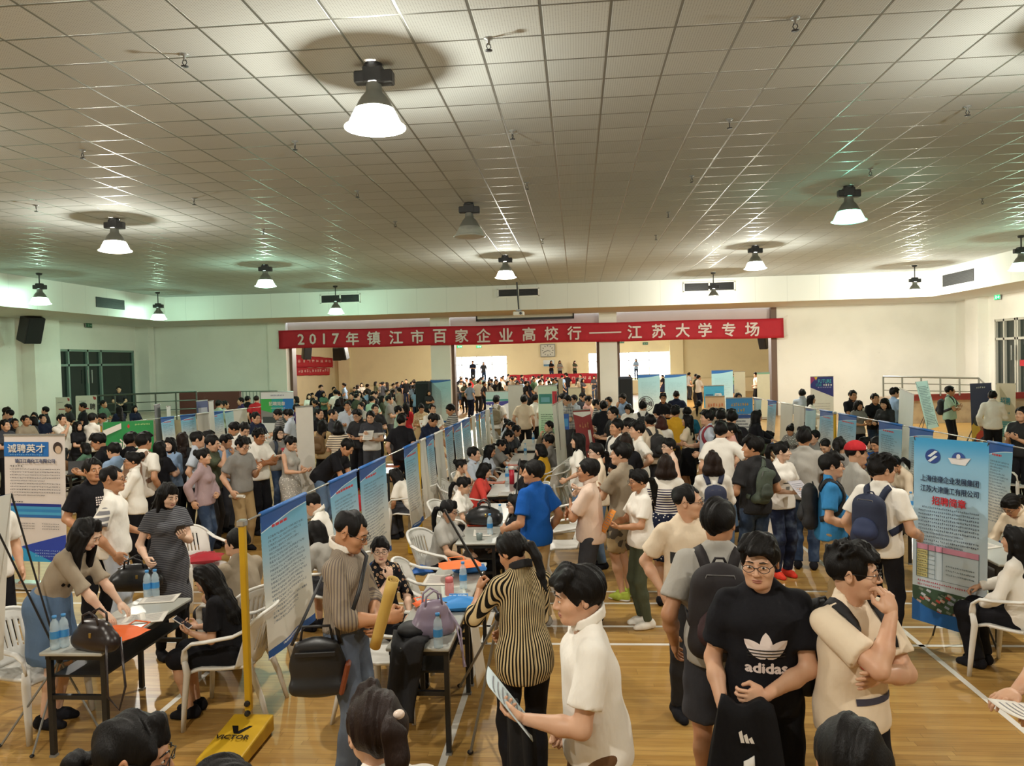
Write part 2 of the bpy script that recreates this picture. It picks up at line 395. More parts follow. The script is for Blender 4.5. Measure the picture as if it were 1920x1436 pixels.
M_lens = {'w': lens_mat(WARM, 14), 'c': lens_mat(COOL, 9), 'g': lens_mat(GREEN, 3.), 'o': plain('#b9b8ae', .3)}
def lamp(x, y, rim, state, label, power=1.):
    dz = CZ - rim
    root = empty('high_bay_lamp', (x, y, rim), 0, label, 'ceiling lamp', 'high bay lamps under the tiled ceiling')
    MB().tube([(0, 0, .6), (0, 0, dz)], .018, 8).build('stem', M_dark, root)
    MB().lathe([(.0, dz), (.09, dz), (.08, dz - .05), (.02, dz - .07)], 16).build('ceiling_rose', M_dark, root, True)
    m = MB(); m.box((0, 0, .53), (.2, .14, .17), bev=.015); m.box((.12, 0, .5), (.16, .13, .13), bev=.012); m.box((-.13, 0, .51), (.12, .12, .12), bev=.012)
    m.build('ballast_box', M_dark, root)
    m = MB(); m.lathe([(.075, .45), (.08, .40), (.085, .36), (.13, .31), (.165, .25), (.195, .19)], 28); m.build('reflector', M_refl, root, True)
    m = MB(); m.lathe([(.195, .19), (.235, .11), (.265, .045), (.275, .03), (.305, .02), (.305, .008), (.275, .0)], 28); m.build('reflector_skirt', M_skirt, root, True)
    m = MB(); m.lathe([(.0, -.035), (.1, -.033), (.2, -.02), (.275, .0)], 28); m.build('lens', M_lens[state], root, True)
    if state != 'o':
        l = bpy.data.lights.new('lamp_light', 'POINT'); l.shadow_soft_size = .05
        l.color = hexc({'w': '#fff8ec', 'c': '#c2f4d8', 'g': '#a5ffde'}[state])[:3]; l.energy = power * {'w': 500, 'c': 290, 'g': 60}[state]
        o = bpy.data.objects.new('lamp_light', l); COL.objects.link(o); o.parent = root; o.location = (0, 0, .085)
    return root
LAMPS = [(2, 1, 'w', 'largest lit lamp, closest overhead, with black ballast box and glowing white lens'), (1, 2, 'w', 'lit warm lamp with round shadow above, over the left posters'),
 (1, 3, 'c', 'small cool lit lamp just below the ceiling, between the warm lamp and the red banner'), (2, 2, 'o', 'unlit grey lamp behind the largest lit lamp'),
 (2, 3, 'w', 'lit lamp hanging beside the projector pole'), (3, 2, 'g', 'dim lamp with turquoise glowing lens over the right crowd'),
 (3, 3, 'w', 'lit lamp behind the turquoise one, with an oval shadow on the tiles'), (3, 4, 'w', 'lamp hanging on a stem before the vent right of the banner middle'),
 (4, 4, 'w', 'glaring lamp on a stem in front of the bright right wall'), (1, 4, 'c', 'greenish lit lamp before the dark vent above the banner start'),
 (0, 4, 'c', 'greenish lamp on a stem in the back left bulkhead corner'), (0, 3, 'c', 'cool lamp beside the dark vent at the left bulkhead'),
 (4, 3, 'c', 'lamp half cut by the right photo edge under the bulkhead'), (3, 1, 'w', 'lit lamp just outside the view above the right posters'),
 (1, 1, 'w', 'lit lamp outside the view above the left tables'), (2, 0, 'w', 'lit lamp directly above the photographer'), (1, 0, 'w', 'lit lamp behind the photographer to the left'), (3, 0, 'w', 'lit lamp behind the photographer to the right')]
for i, j, st, lab in LAMPS:
    lamp(LX[i], LY[j], 4.6 if j == 4 else 4.72 if i in (0, 4) else 5.0, st, lab, {(4, 4): 2.0, (3, 4): 1.3, (0, 4): .8, (1, 4): .95, (0, 3): .75, (4, 3): 1.3}.get((i, j), 1.))
# ------------------------------------------------------------------ vents, sprinklers, speakers
def vent(x, y, z, w, h, face, label, n=2, frame_=True, hx=None):
    r = empty('air_vent', (x, y, z), face, label, 'vent', 'ventilation grilles in the bulkhead')
    if frame_:
        m = MB(); t = .05
        for zz in (-h / 2, h / 2): m.box((0, -.02, zz), (w + t, .06, t))
        for k in range(n + 1): m.box((-w / 2 + w * k / n, -.02, 0), (t, .06, h))
        m.build('frame', M_white, r)
    MB().box((0, -.005, 0), (w, .02, h)).build('backing', M_black, r)
    m = MB()
    for k in range(9): m.box((0, -.015, -h / 2 + h * (k + .5) / 9), (w, .02, .012), R=Matrix.Rotation(.6, 3, 'X'))
    m.build('slat', M_dark, r)
def vpx(x0, x1, y0, y1, label):
    a = atY(x0, (y0 + y1) / 2, BY0); b = atY(x1, (y0 + y1) / 2, BY0); zt = atY((x0 + x1) / 2, y0, BY0)[2]; zb = atY((x0 + x1) / 2, y1, BY0)[2]
    vent((a[0] + b[0]) / 2, BY0, (zt + zb) / 2, b[0] - a[0], zt - zb, 0, label)
vpx(602, 675, 552, 568, 'dark air vent above the first part of the red banner'); vpx(934, 1010, 541, 556, 'white-framed air vent behind the projector pole'); vpx(1282, 1377, 529, 546, 'wide dark air vent behind a lamp, above the banner end')
vent(IL, 18.6, 5.2, 1.9, .42, PI / 2, 'dark air vent in the left bulkhead behind a cool lamp', frame_=False); vent(IL, 26.6, 5.12, 1.7, .36, PI / 2, 'small dark air vent near the back left bulkhead corner', frame_=False)
vent(IR, 28.3, 5.15, 2.2, .42, -PI / 2, 'grey air vent right of the glaring lamp on the right bulkhead', frame_=False); vent(IR, 22.6, 5.2, 1.9, .42, -PI / 2, 'dark air vent at the right photo edge in the bulkhead', frame_=False)
spr = None
for n, (px, py) in enumerate([(346, 112), (916, 82), (1491, 44), (155, 288), (553, 272), (961, 252), (1368, 231), (1814, 207), (364, 377), (988, 348), (1297, 335), (68, 390), (670, 363), (1632, 322), (494, 434), (1017, 452), (1253, 402), (1842, 377), (741, 420), (1230, 445)]):
    p = atz(px, py, CZ - .05)
    if spr is None:
        spr = empty('sprinkler_head', (p[0], p[1], CZ - .08), 0, 'small dark metal sprinkler head hanging from the ceiling tiles', 'sprinkler', 'sprinkler heads in the ceiling')
        MB().lathe([(.0, .08), (.045, .08), (.04, .07), (.015, .065), (.012, .02), (.0, .02)], 12).build('escutcheon', M_grey, spr, True)
        m = MB(); m.tube([(-.012, 0, .03), (-.022, 0, .0), (0, 0, -.03)], .005, 6); m.tube([(.012, 0, .03), (.022, 0, .0), (0, 0, -.03)], .005, 6); m.lathe([(0, -.028), (.035, -.03), (.035, -.035), (0, -.036)], 12); m.build('deflector', M_dark, spr, True)
    else: copy_tree(spr, (p[0], p[1], CZ - .08), RNG.rand() * 3)
def loudspeaker(p, rz, tilt, sz, label):
    r = empty('wall_loudspeaker', p, rz, label, 'loudspeaker')
    R = np.array(Matrix.Rotation(tilt, 3, 'X')); w, d, h = sz
    MB().box((0, 0, 0), (w, d, h), R, .03).build('cabinet', M_dark, r)
    MB().box(R @ np.array((0, -d / 2 - .012, 0)), (w * .9, .02, h * .92), R, .008).build('grille', plain('#1c1d20', .8), r)
    MB().tube([R @ np.array((0, d / 2 - .02, 0)), (0, d / 2 + .25, .12)], .025, 8).build('bracket', M_dark, r)
p = atX(58, 617, XL + .95); loudspeaker(p, 1.2, .35, (.62, .5, .95), 'dark loudspeaker tilted on the left wall above the glass doors')
for px, py, a, lab in ((575, 661, .7, 'black loudspeaker behind the banner start in the far hall'), (632, 663, .3, 'first of two black loudspeakers beside each other under the banner'), (644, 662, -.3, 'second of two black loudspeakers beside each other under the banner'), (1432, 641, -.8, 'black loudspeaker in the far hall by the brown pillar edge')):
    loudspeaker(atY(px, py, 40), a, .3, (.45, .35, .7), lab)
# exit signs
def exit_sign(p, rz, label, lit):
    r = empty('exit_sign', p, rz, label, 'exit sign', 'green exit signs')
    MB().box((0, 0, 0), (.42, .05, .2), bev=.01).build('housing', M_grey, r)
    f = emit('#12c46a', 1.6, 'lit_green') if lit else plain('#2f6d50', .4)
    MB().box((0, -.028, 0), (.38, .008, .17)).build('panel', f, r)
    m = MB(); y = -.034; w = [(-.09, .05), (-.06, .02), (-.1, -.02), (-.05, -.03), (-.08, -.07)]
    m.ell((-.07, y, .055), (.016, .003, .016), 6); m.tube([(-.07, y, .035), (-.06, y, -.01)], .012, 6); m.tube([(-.06, y, -.01), (-.03, y, -.035), (-.035, y, -.065)], .009, 6); m.tube([(-.06, y, -.01), (-.085, y, -.04), (-.115, y, -.04)], .009, 6)
    m.tube([(-.07, y, .03), (-.035, y, .01), (-.02, y, .025)], .008, 6); m.tube([(-.07, y, .03), (-.1, y, .005)], .008, 6)
    m.tube([(.03, y, 0), (.15, y, 0)], .012, 6); m.tube([(.11, y, .04), (.15, y, 0), (.11, y, -.04)], .012, 6)
    m.build('pictogram', emit('#d8ffe8', 1.5) if lit else plain('#9fc4ae', .5), r)
for px, lab in ((100, 'first unlit exit sign on the left wall beside the loudspeaker'), (166, 'second unlit exit sign above the left glass doors')): exit_sign(atX(px, 606 if px < 150 else 610, XL + .06), PI / 2, lab, False)
exit_sign(atX(1871, 557, XR - .06), -PI / 2, 'glowing green exit sign high on the right wall', True)
for px, py, lab in ((862, 650, 'small green exit sign in the far hall, next to the banner bottom'), (898, 650, 'second small green exit sign in the far hall, near the window'), (1165, 641, 'tiny dark exit sign right of the third pillar'), (1210, 644, 'tiny dark exit sign above the far right window')): exit_sign(atY(px, py, YE - .04 if px < 1250 and px > 1100 or px < 1000 else YE - .04), 0, lab, px < 1000)
# ------------------------------------------------------------------ clock, aircon panel, projector, screen
r = empty('wall_clock', atY(1027, 657, YE - .3), 0, 'large square wall clock between the far windows', 'clock')
MB().box((0, 0, 0), (1.15, .1, 1.0), bev=.02).build('case', plain('#8f958f', .4), r); MB().box((0, -.06, 0), (1.0, .03, .86)).build('dial', plain('#c9ccc0', .5), r)
m = MB()
for k in range(12):
    a = k * PI / 6; m.box((.4 * math.sin(a), -.085, .36 * math.cos(a)), (.05, .02, .1), R=Matrix.Rotation(a, 3, 'Y'))
m.build('hour_marks', M_dark, r)
for nm, a, l in (('hour_hand', 1.9, .22), ('minute_hand', 4.3, .33)): MB().box((l / 2 * math.sin(a), -.09, l / 2 * math.cos(a)), (.04, .02, l), R=Matrix.Rotation(a, 3, 'Y')).build(nm, M_black, r)
r = empty('wall_notice', atY(1029, 681, YE - .05), 0, 'pale blue notice below the wall clock', 'notice'); MB().box((0, 0, 0), (.85, .04, .5)).build('sheet', plain('#dfe9ea', .5), r); MB().box((0, -.025, -.15), (.8, .02, .14)).build('blue_band', plain('#5d93b4', .5), r)
r = empty('projector', atY(973, 588, 29.2), 0, 'small white projector on a pole below the back bulkhead', 'projector')
MB().box((0, 0, 0), (.42, .36, .16), bev=.03).build('case', M_white, r); MB().lathe([(.0, .0), (.05, .0), (.05, .06), (0, .06)], 16, (.08, -.2, 0), Matrix.Rotation(PI / 2, 3, 'X')).build('lens', M_black, r)
p = r.location; MB().tube([(0, 0, .08), (-.05, 0, CZ - p[2])], .03, 8).build('pole', M_dark, r); MB().box((0, 0, .13), (.2, .2, .05)).build('bracket', M_grey, r)
a, b = atY(894, 594, 33.6), atY(1075, 590, 33.6)
r = empty('projection_screen', (a + b) / 2, 0, 'rolled up projection screen in a white case above the banner', 'projection screen')
MB().box((0, 0, 0), (b[0] - a[0], .16, .2), bev=.03).build('case', M_white, r); MB().box((0, 0, -.14), (b[0] - a[0] + .06, .2, .09)).build('slot_bar', M_black, r)
for s in (-1, 1): MB().box((s * (b[0] - a[0]) / 2, 0, -.02), (.06, .2, .28)).build('end_cap', M_dark, r)
# ------------------------------------------------------------------ main red banner
M_banner = NT('red_banner_cloth', .7); _n = M_banner.noise(M_banner.co(), 3., 3.); M_banner.bump(_n, .25, .03); M_banner = M_banner.col(M_banner.mix(_n, hexc('#c01c30'), hexc('#a81527')))
M_letter = plain('#e9dcd8', .6); M_letter2 = plain('#e7b3ad', .6)
def cloth_banner(name, P, label, text, tx0, tx1, th, parent_group=None, y=0.):
    """P: four corners tl, tr, br, bl in world; text spread along it"""
    P = [np.array(p) for p in P]; o0 = P[3]
    def fn(u, v):
        q = (P[3] * (1 - u) + P[2] * u) * (1 - v) + (P[0] * (1 - u) + P[1] * u) * v
        return q - o0 + np.array([0, .012 * math.sin(u * 37 + v * 3) + .01 * math.sin(u * 90), .012 * math.sin(u * 25)])
    root = empty(name, o0, 0, label, 'banner')
    MB().grid(fn, 90, 6).build('cloth', M_banner, root, True, solid=.006)
    for q in (P[0], P[1], P[3], P[2]):
        d = 1 if q is P[1] or q is P[2] else -1
        MB().tube([q - o0, q - o0 + np.array([d * .25, .3, .12])], .008, 5).build('tie_cord', M_white, root)
    return root, fn
bz = lambda px, py: atY(px, py, 33.7)
P = [bz(522, 620), bz(1469, 596), bz(1470, 633), bz(523, 654)]
br, bf = cloth_banner('red_banner', P, 'long red banner with white Chinese lettering across the pillars', '', 0, 1, .5)
S_ = '2017年镇江市百家企业高校行——江苏大学专场'
xc = [565, 587, 608, 630, 661, 701, 743, 783, 825, 866, 907, 949, 992, 1034, 1077, None, None, 1190, 1235, 1280, 1322, 1366, 1410]
Bw = P[2][0] - P[3][0]
for ch, xp in zip(S_, xc):
    if xp is None: continue
    X = atY(xp, 630, 33.7)[0]; u = (X - P[3][0]) / Bw; hgt = (P[0][2] - P[3][2]) * .74 * (.8 if ch.isdigit() else 1)
    c = np.array(bf(u, .48)); sl = (P[2][2] - P[3][2]) / Bw
    V, T_ = text_arr(ch, None, hgt, .022); V = xf(frame(c + np.array([0, -.055, 0]), (1, 0, sl), (0, 0, 1)), V)
    MB().add(V, T=T_).build('lettering', M_letter, br)
X0, X1 = atY(1105, 630, 33.7)[0], atY(1165, 630, 33.7)[0]
MB().box(np.array(bf(((X0 + X1) / 2 - P[3][0]) / Bw, .48)) + [0, -.055, 0], (X1 - X0, .01, .06)).build('lettering', M_letter, br)
def dashes(parent, M, x0, x1, y, h, n, mat, seed=0, name='print_line'):
    """a line of illegible printed characters: little strokes"""
    rg = np.random.RandomState(seed); m = MB(); w = (x1 - x0) / n
    for i in range(n):
        cx = x0 + (i + .5) * w
        for s in range(4):
            hz = rg.rand() < .5; L = rg.uniform(.5, .85); off = rg.uniform(-.35, .35)
            d = (w * .8 * L, h * .16) if hz else (w * .15, h * L); c = (cx + (0 if hz else off * w * .8), y + (off * h if hz else 0))
            V = np.array([[-1, -1, 0], [1, -1, 0], [1, 1, 0], [-1, 1, 0]]) * [d[0] / 2, d[1] / 2, 0] + [c[0], c[1], .012 + .0008 * s]
            m.add(xf(M, V), [[0, 1, 2, 3]])
    return m.build(name, mat, parent)
for (pa, pb, pc, pd, lab, n) in (((553, 665), (630, 672), (630, 689), (553, 689), 'upper of two red banners on the far hall left wall', 9), ((554, 689), (618, 690), (618, 703), (555, 704), 'lower of two red banners on the far hall left wall', 12)):
    Q = [atX(q[0], q[1], XL + (.56 if n == 9 else .72)) for q in (pa, pb, pc, pd)]
    rb, f_ = cloth_banner('red_banner', Q, lab, '', 0, 1, .4)
    dashes(rb, frame(np.array([.03, 0, 0]), (0, 1, 0), (0, 0, 1)), .25, Q[2][1] - Q[3][1] - .2, (Q[0][2] - Q[3][2]) * .5, .26, n, M_letter2, n)
Q = [atY(q[0], q[1], 57.44) for q in ((950, 703), (1128, 699), (1128, 718), (950, 721))]
rb, f_ = cloth_banner('red_banner', Q, 'long low red banner on the railing below the wall clock', '', 0, 1, .4)
dashes(rb, frame(np.array([0, -.06, 0]), (1, 0, 0), (0, 0, 1)), .5, Q[2][0] - Q[3][0] - .3, .36, .34, 16, M_letter2, 5)
# ------------------------------------------------------------------ glazed doors
M_glass = NT('dark_door_glass', .08, 0, .5).col(hexc('#1b2523')); M_alu = plain('#8ea79c', .4, .2); M_alu2 = plain('#c9c8bd', .4, .2)
def doors(name, X, sgn, y0, y1, z1, zt, splits, mat):
    r = tag(empty(name, (X, 0, 0)), kind='structure'); m = MB(); t = .09
    for y in splits: m.box((sgn * .08, y, z1 / 2), (.12, t, z1))
    for z in (zt, z1 - .04, .05): m.box((sgn * .08, (y0 + y1) / 2, z), (.12, y1 - y0, t))
    m.build('door_frame', mat, r); MB().box((sgn * .12, (y0 + y1) / 2, z1 / 2), (.02, y1 - y0, z1)).build('door_glass', M_glass, r)
    for y in (splits[2:5:2] if sgn < 0 else splits[1:-1:2]):
        for s in (-1, 1): MB().tube([(-sgn * .03, y + s * .14, 2.2), (-sgn * .03, y + s * .14, 2.75)], .025, 8).build('door_handle', M_steel, r)
    return r
doors('door_1', XL, -1, DL0, DL1, DLZ, 2.95, [DL0] + [atX(q_, 700, XL)[1] for q_ in (64, 104, 131, 167, 192)] + [DL1], M_alu)
doors('door_2', XR, 1, DR0, DR1, DRZ, 3.0, [DR0, 27.3, 28.3, 28.6, 29.5, 29.65, 30.4, DR1], M_alu2)
r = MB().box((XR - .03, 28.4, 2.1), (.02, 1.7, .22)).build('red_door_sign', M_red, None); tag(r, 'dark red strip sign on the right glass door', 'sign')
# ------------------------------------------------------------------ ramps and railings at the doors
M_marble = NT('pink_marble', .3); _n = M_marble.noise(M_marble.co(), 2.5, 6.); M_marble = M_marble.col(M_marble.mix(M_marble.ss(.35, .7, _n), hexc('#c9b49c'), hexc('#a98f7c')))
struct('platform_left_floor', MB().box((-17.2, 30.2, .4), (5.6, 6.0, .8)), M_marble); struct('platform_right_floor', MB().box((14.0, 30.6, .42), (4.0, 3.4, .84)), M_marble)
struct('trim_60', MB().box((13.9, 28.85, .95), (4.2, .25, .22)), plain('#8c2c2a', .5)); struct('trim_61', MB().box((-15.3, 30.9, 1.2), (2.6, .2, 1.0)), plain('#5a2a24', .6))
def railing(name, pts, z0, label, bars, nbar=6, mat=M_steel, thick=.035):
    r = empty(name, pts[0], 0, label, 'railing'); P = [np.array(p) - np.array(pts[0]) for p in pts]
    MB().tube(P, thick, 8).build('top_rail', mat, r)
    a, b = P[0], P[1]; L = a[2] + pts[0][2] - z0
    for k in range(nbar):
        q = a + (b - a) * k / (nbar - 1); MB().tube([q, q - np.array([0, 0, L + (b - a)[2] * k / (nbar - 1)])], thick * .85, 8).build('post', mat, r)
    for f in bars: MB().tube([a - [0, 0, L * f], b - [0, 0, L * f]], thick * .5, 6).build('rail_bar', mat, r)
    return r
q = lambda px, py, Y: atY(px, py, Y)
railing('steel_railing', [q(1656, 706, 28.7), q(1835, 709, 28.7), q(1864, 737, 27.6)], 1.0, 'steel railing on the right platform before the bright wall', (.33, .66), 6)
railing('steel_railing', [q(178, 742, 27.4), q(368, 734, 27.4)], .8, 'dark steel railing on the left ramp by the glass doors', (.33, .66), 6, plain('#5d675f', .4, .6))
railing('steel_railing', [q(372, 735, 31), q(520, 733, 31)], .1, 'fence of thin vertical bars along the back left wall', (.95,), 24, plain('#6f8377', .4, .5), .02)

# ------------------------------------------------------------------ lamps of the far hall
for px, Y, lab in ((715, 41, 'bright round ceiling lamp of the far hall left of the second pillar'), (880, 47, 'ceiling lamp of the far hall above the first far window'), (1027, 44, 'green-tinted ceiling lamp above the wall clock'), (1197, 44, 'warm ceiling lamp above the second far window'), (1360, 42, 'ceiling lamp of the far hall near the banner end')):
    X = atY(px, 645, Y)[0]; r = empty('far_hall_lamp', (X, Y, FZ - .12), 0, lab, 'ceiling lamp', 'ceiling lamps of the far hall')
    MB().lathe([(.0, .34), (.1, .34), (.22, .12), (.34, .02), (.34, .0), (.3, .0)], 20).build('reflector', M_refl, r, True); MB().lathe([(0, -.03), (.2, -.02), (.3, .0)], 20).build('lens', lens_mat(WARM, 16), r, True)
    l = bpy.data.lights.new('lamp_light', 'POINT'); l.energy = 820; l.color = (1, .93, .8); l.shadow_soft_size = .15; o = bpy.data.objects.new('lamp_light', l); COL.objects.link(o); o.parent = r; o.location = (0, 0, -.1)
# ------------------------------------------------------------------ implicit surfaces -> one smooth mesh (surface nets)
def unit(v): v = np.asarray(v, float); return v / (np.linalg.norm(v) + 1e-9)
class SDF:
    def __init__(s, lo, hi, h):
        s.lo = np.array(lo, float); s.h = h; s.n = np.ceil((np.array(hi) - s.lo) / h).astype(int) + 1
        s.V = np.full(s.n, .2, np.float32); s.ax = [(s.lo[i] + h * np.arange(s.n[i])).astype(np.float32) for i in range(3)]
    def blk(s, lo, hi):
        a = np.clip(np.floor((np.array(lo) - s.lo) / s.h).astype(int), 0, s.n); b = np.clip(np.ceil((np.array(hi) - s.lo) / s.h).astype(int) + 1, 0, s.n)
        sl = tuple(slice(i, j) for i, j in zip(a, b))
        return sl, s.ax[0][sl[0]][:, None, None], s.ax[1][sl[1]][None, :, None], s.ax[2][sl[2]][None, None, :]
    def comb(s, sl, d, k, sub):
        A = s.V[sl]
        if sub:
            h = np.maximum(k - np.abs(A + d), 0) / k if k > 0 else 0; s.V[sl] = np.maximum(A, -d) + h * h * k * .25
        else:
            h = np.maximum(k - np.abs(A - d), 0) / k if k > 0 else 0; s.V[sl] = np.minimum(A, d) - h * h * k * .25
    def rc(s, a, b, ra, rb=None, k=.02, flat=None, sub=False):
        """tapered capsule; flat=(axis, factor) makes the section an ellipse"""
        rb = ra if rb is None else rb; a = np.array(a, float); b = np.array(b, float); m = max(ra, rb) * max(1, 1) + k + 2 * s.h
        sl, x, y, z = s.blk(np.minimum(a, b) - m, np.maximum(a, b) + m)
        ab = b - a; L = ab @ ab + 1e-9; px, py, pz = x - a[0], y - a[1], z - a[2]
        t = np.clip((px * ab[0] + py * ab[1] + pz * ab[2]) / L, 0, 1)
        qx, qy, qz = px - t * ab[0], py - t * ab[1], pz - t * ab[2]; r = ra + t * (rb - ra)
        if flat is not None:
            w, f = np.asarray(flat[0], float), flat[1]; e = (qx * w[0] + qy * w[1] + qz * w[2]) * (1 / f - 1)
            qx = qx + e * w[0]; qy = qy + e * w[1]; qz = qz + e * w[2]
            d = np.sqrt(qx * qx + qy * qy + qz * qz); d = (d - r) * (f + (1 - f) * .4)
        else: d = np.sqrt(qx * qx + qy * qy + qz * qz) - r
        s.comb(sl, d, k, sub); return s
    def ell(s, c, r, R=None, k=.02, sub=False):
        c = np.array(c, float); r = np.array(r, float); m = r.max() + k + 2 * s.h
        sl, x, y, z = s.blk(c - m, c + m); x, y, z = x - c[0], y - c[1], z - c[2]
        if R is not None:
            R = np.asarray(R); x, y, z = [x * R[0, i] + y * R[1, i] + z * R[2, i] for i in range(3)]
        k0 = np.sqrt((x / r[0]) ** 2 + (y / r[1]) ** 2 + (z / r[2]) ** 2) + 1e-6; k1 = np.sqrt((x / r[0] ** 2) ** 2 + (y / r[1] ** 2) ** 2 + (z / r[2] ** 2) ** 2) + 1e-6
        s.comb(sl, k0 * (k0 - 1) / k1, k, sub); return s
    def plane(s, p, n):
        n = unit(n); x, y, z = s.ax[0][:, None, None], s.ax[1][None, :, None], s.ax[2][None, None, :]
        s.V = np.maximum(s.V, ((x - p[0]) * n[0] + (y - p[1]) * n[1] + (z - p[2]) * n[2]).astype(np.float32)); return s
    def cut(s, p, n, R):
        """removes what lies beyond p along n, within R of that axis"""
        n = unit(n); p = np.array(p, float); q = p + n * .16; sl, x, y, z = s.blk(np.minimum(p, q) - R, np.maximum(p, q) + R); x, y, z = x - p[0], y - p[1], z - p[2]
        t = x * n[0] + y * n[1] + z * n[2]; d = np.sqrt(np.maximum(x * x + y * y + z * z - t * t, 0)) - R
        s.V[sl] = np.maximum(s.V[sl], -np.maximum(np.maximum(d, -t), t - .16)); return s
    def wob(s, amp, fr, seed=0):
        rg = np.random.RandomState(seed); x, y, z = s.ax[0][:, None, None], s.ax[1][None, :, None], s.ax[2][None, None, :]
        for i in range(3):
            f = rg.uniform(.6, 1.4, 3) * np.array(fr) * rg.choice([-1, 1], 3); ph = rg.rand() * 6
            s.V += (amp / 2 * np.sin(f[0] * x + f[1] * y + f[2] * z + ph)).astype(np.float32)
        return s
    def mesh(s):
        V = np.pad(s.V, 1, constant_values=.2); B = V < 0; n = B.astype(np.int8)
        c = n[:-1, :-1, :-1] + n[1:, :-1, :-1] + n[:-1, 1:, :-1] + n[:-1, :-1, 1:] + n[1:, 1:, :-1] + n[1:, :-1, 1:] + n[:-1, 1:, 1:] + n[1:, 1:, 1:]
        act = np.argwhere((c > 0) & (c < 8)); idx = np.full(c.shape, -1, np.int32); idx[tuple(act.T)] = np.arange(len(act))
        if not len(act): return np.zeros((0, 3)), np.zeros((0, 4), int)
        cor = np.array([[i, j, k] for i in (0, 1) for j in (0, 1) for k in (0, 1)])
        val = np.stack([V[tuple((act + o).T)] for o in cor], 1)
        P = np.zeros((len(act), 3)); W_ = np.zeros(len(act))
        for i in range(8):
            for j in range(i + 1, 8):
                if np.abs(cor[i] - cor[j]).sum() != 1: continue
                a, b = val[:, i], val[:, j]; x = (a < 0) != (b < 0); t = np.where(x, a / np.where(x, a - b, 1), 0)
                P += np.where(x[:, None], cor[i] + t[:, None] * (cor[j] - cor[i]), 0); W_ += x
        P = (P / W_[:, None] + act - 1) * s.h + s.lo
        Q = []
        for ax in range(3):
            o1, o2 = [(1, 2), (2, 0), (0, 1)][ax]
            A = np.moveaxis(B, ax, 0); sgn = A[:-1] != A[1:]; e = np.argwhere(np.moveaxis(sgn, 0, ax))
            e = e[(e[:, o1] > 0) & (e[:, o2] > 0) & (e[:, o1] < c.shape[o1]) & (e[:, o2] < c.shape[o2])]
            ins = B[tuple(e.T)]
            d1 = np.eye(3, dtype=int)[o1]; d2 = np.eye(3, dtype=int)[o2]
            q = np.stack([idx[tuple((e - d1 - d2).T)], idx[tuple((e - d2).T)], idx[tuple(e.T)], idx[tuple((e - d1).T)]], 1)
            q[~ins] = q[~ins][:, ::-1]; Q.append(q)
        Q = np.vstack(Q); return P, Q[(Q >= 0).all(1)]
def smooth(V, Q, it=2, f=.5):
    for _ in range(it):
        S = np.zeros_like(V); n = np.zeros(len(V))
        for i in range(4):
            np.add.at(S, Q[:, i], V[Q[:, (i + 1) % 4]] + V[Q[:, (i + 3) % 4]]); np.add.at(n, Q[:, i], 2)
        V = V * (1 - f) + f * S / np.maximum(n, 1)[:, None]
    return V
# ------------------------------------------------------------------ heads, hands, hair (templates, made once)
CACHE = {}
def head_tpl(sex, lod):
    key = ('head', sex, lod)
    if key in CACHE: return CACHE[key]
    m = sex == 'm'; s = SDF((-.12, -.14, -.2), (.12, .15, .14), (.0055, .01, .017)[lod])
    s.ell((0, -.015, .027), (.077, .096, .088)); s.ell((0, .022, -.035), (.064, .07, .085), k=.03)
    s.rc((-.03, .06, -.085), (.03, .06, -.085), .024 if m else .018, k=.035); s.ell((0, .074, -.095), (.022 if m else .018, .02, .018), k=.02)
    s.ell((.04, .06, -.03), (.026, .026, .024), k=.03); s.ell((-.04, .06, -.03), (.026, .026, .024), k=.03)
    if lod < 2:
        s.rc((-.04, .08, .02), (.04, .08, .02), .011 if m else .008, k=.02)
        for sg in (-1, 1): s.ell((sg * .031, .102, .0), (.019, .014, .013), k=.014, sub=True); s.ell((sg * .031, .08, 0), (.014, .0135, .0125), k=.006)
        s.rc((0, .092, .008), (0, .112, -.03), .007, .0105, k=.014); s.ell((.012, .102, -.034), (.009, .009, .008), k=.008); s.ell((-.012, .102, -.034), (.009, .009, .008), k=.008)
        s.ell((0, .089, -.06), (.023, .011, .006), k=.008); s.ell((0, .088, -.0705), (.02, .011, .007), k=.006)
    for sg in (-1, 1):
        R = np.array(Matrix.Rotation(-sg * .35, 3, 'Z')); s.ell((sg * .08, -.012, -.008), (.008, .02, .032), R, k=.008)
        if lod == 0: s.ell((sg * .087, -.008, -.006), (.006, .011, .02), R, k=.006, sub=True)
    r = .058 if m else .047; s.rc((0, -.022, -.06), (0, -.008, -.135), r, r * .8, k=.025)
    V, Q = s.mesh(); CACHE[key] = (V, Q); return V, Q
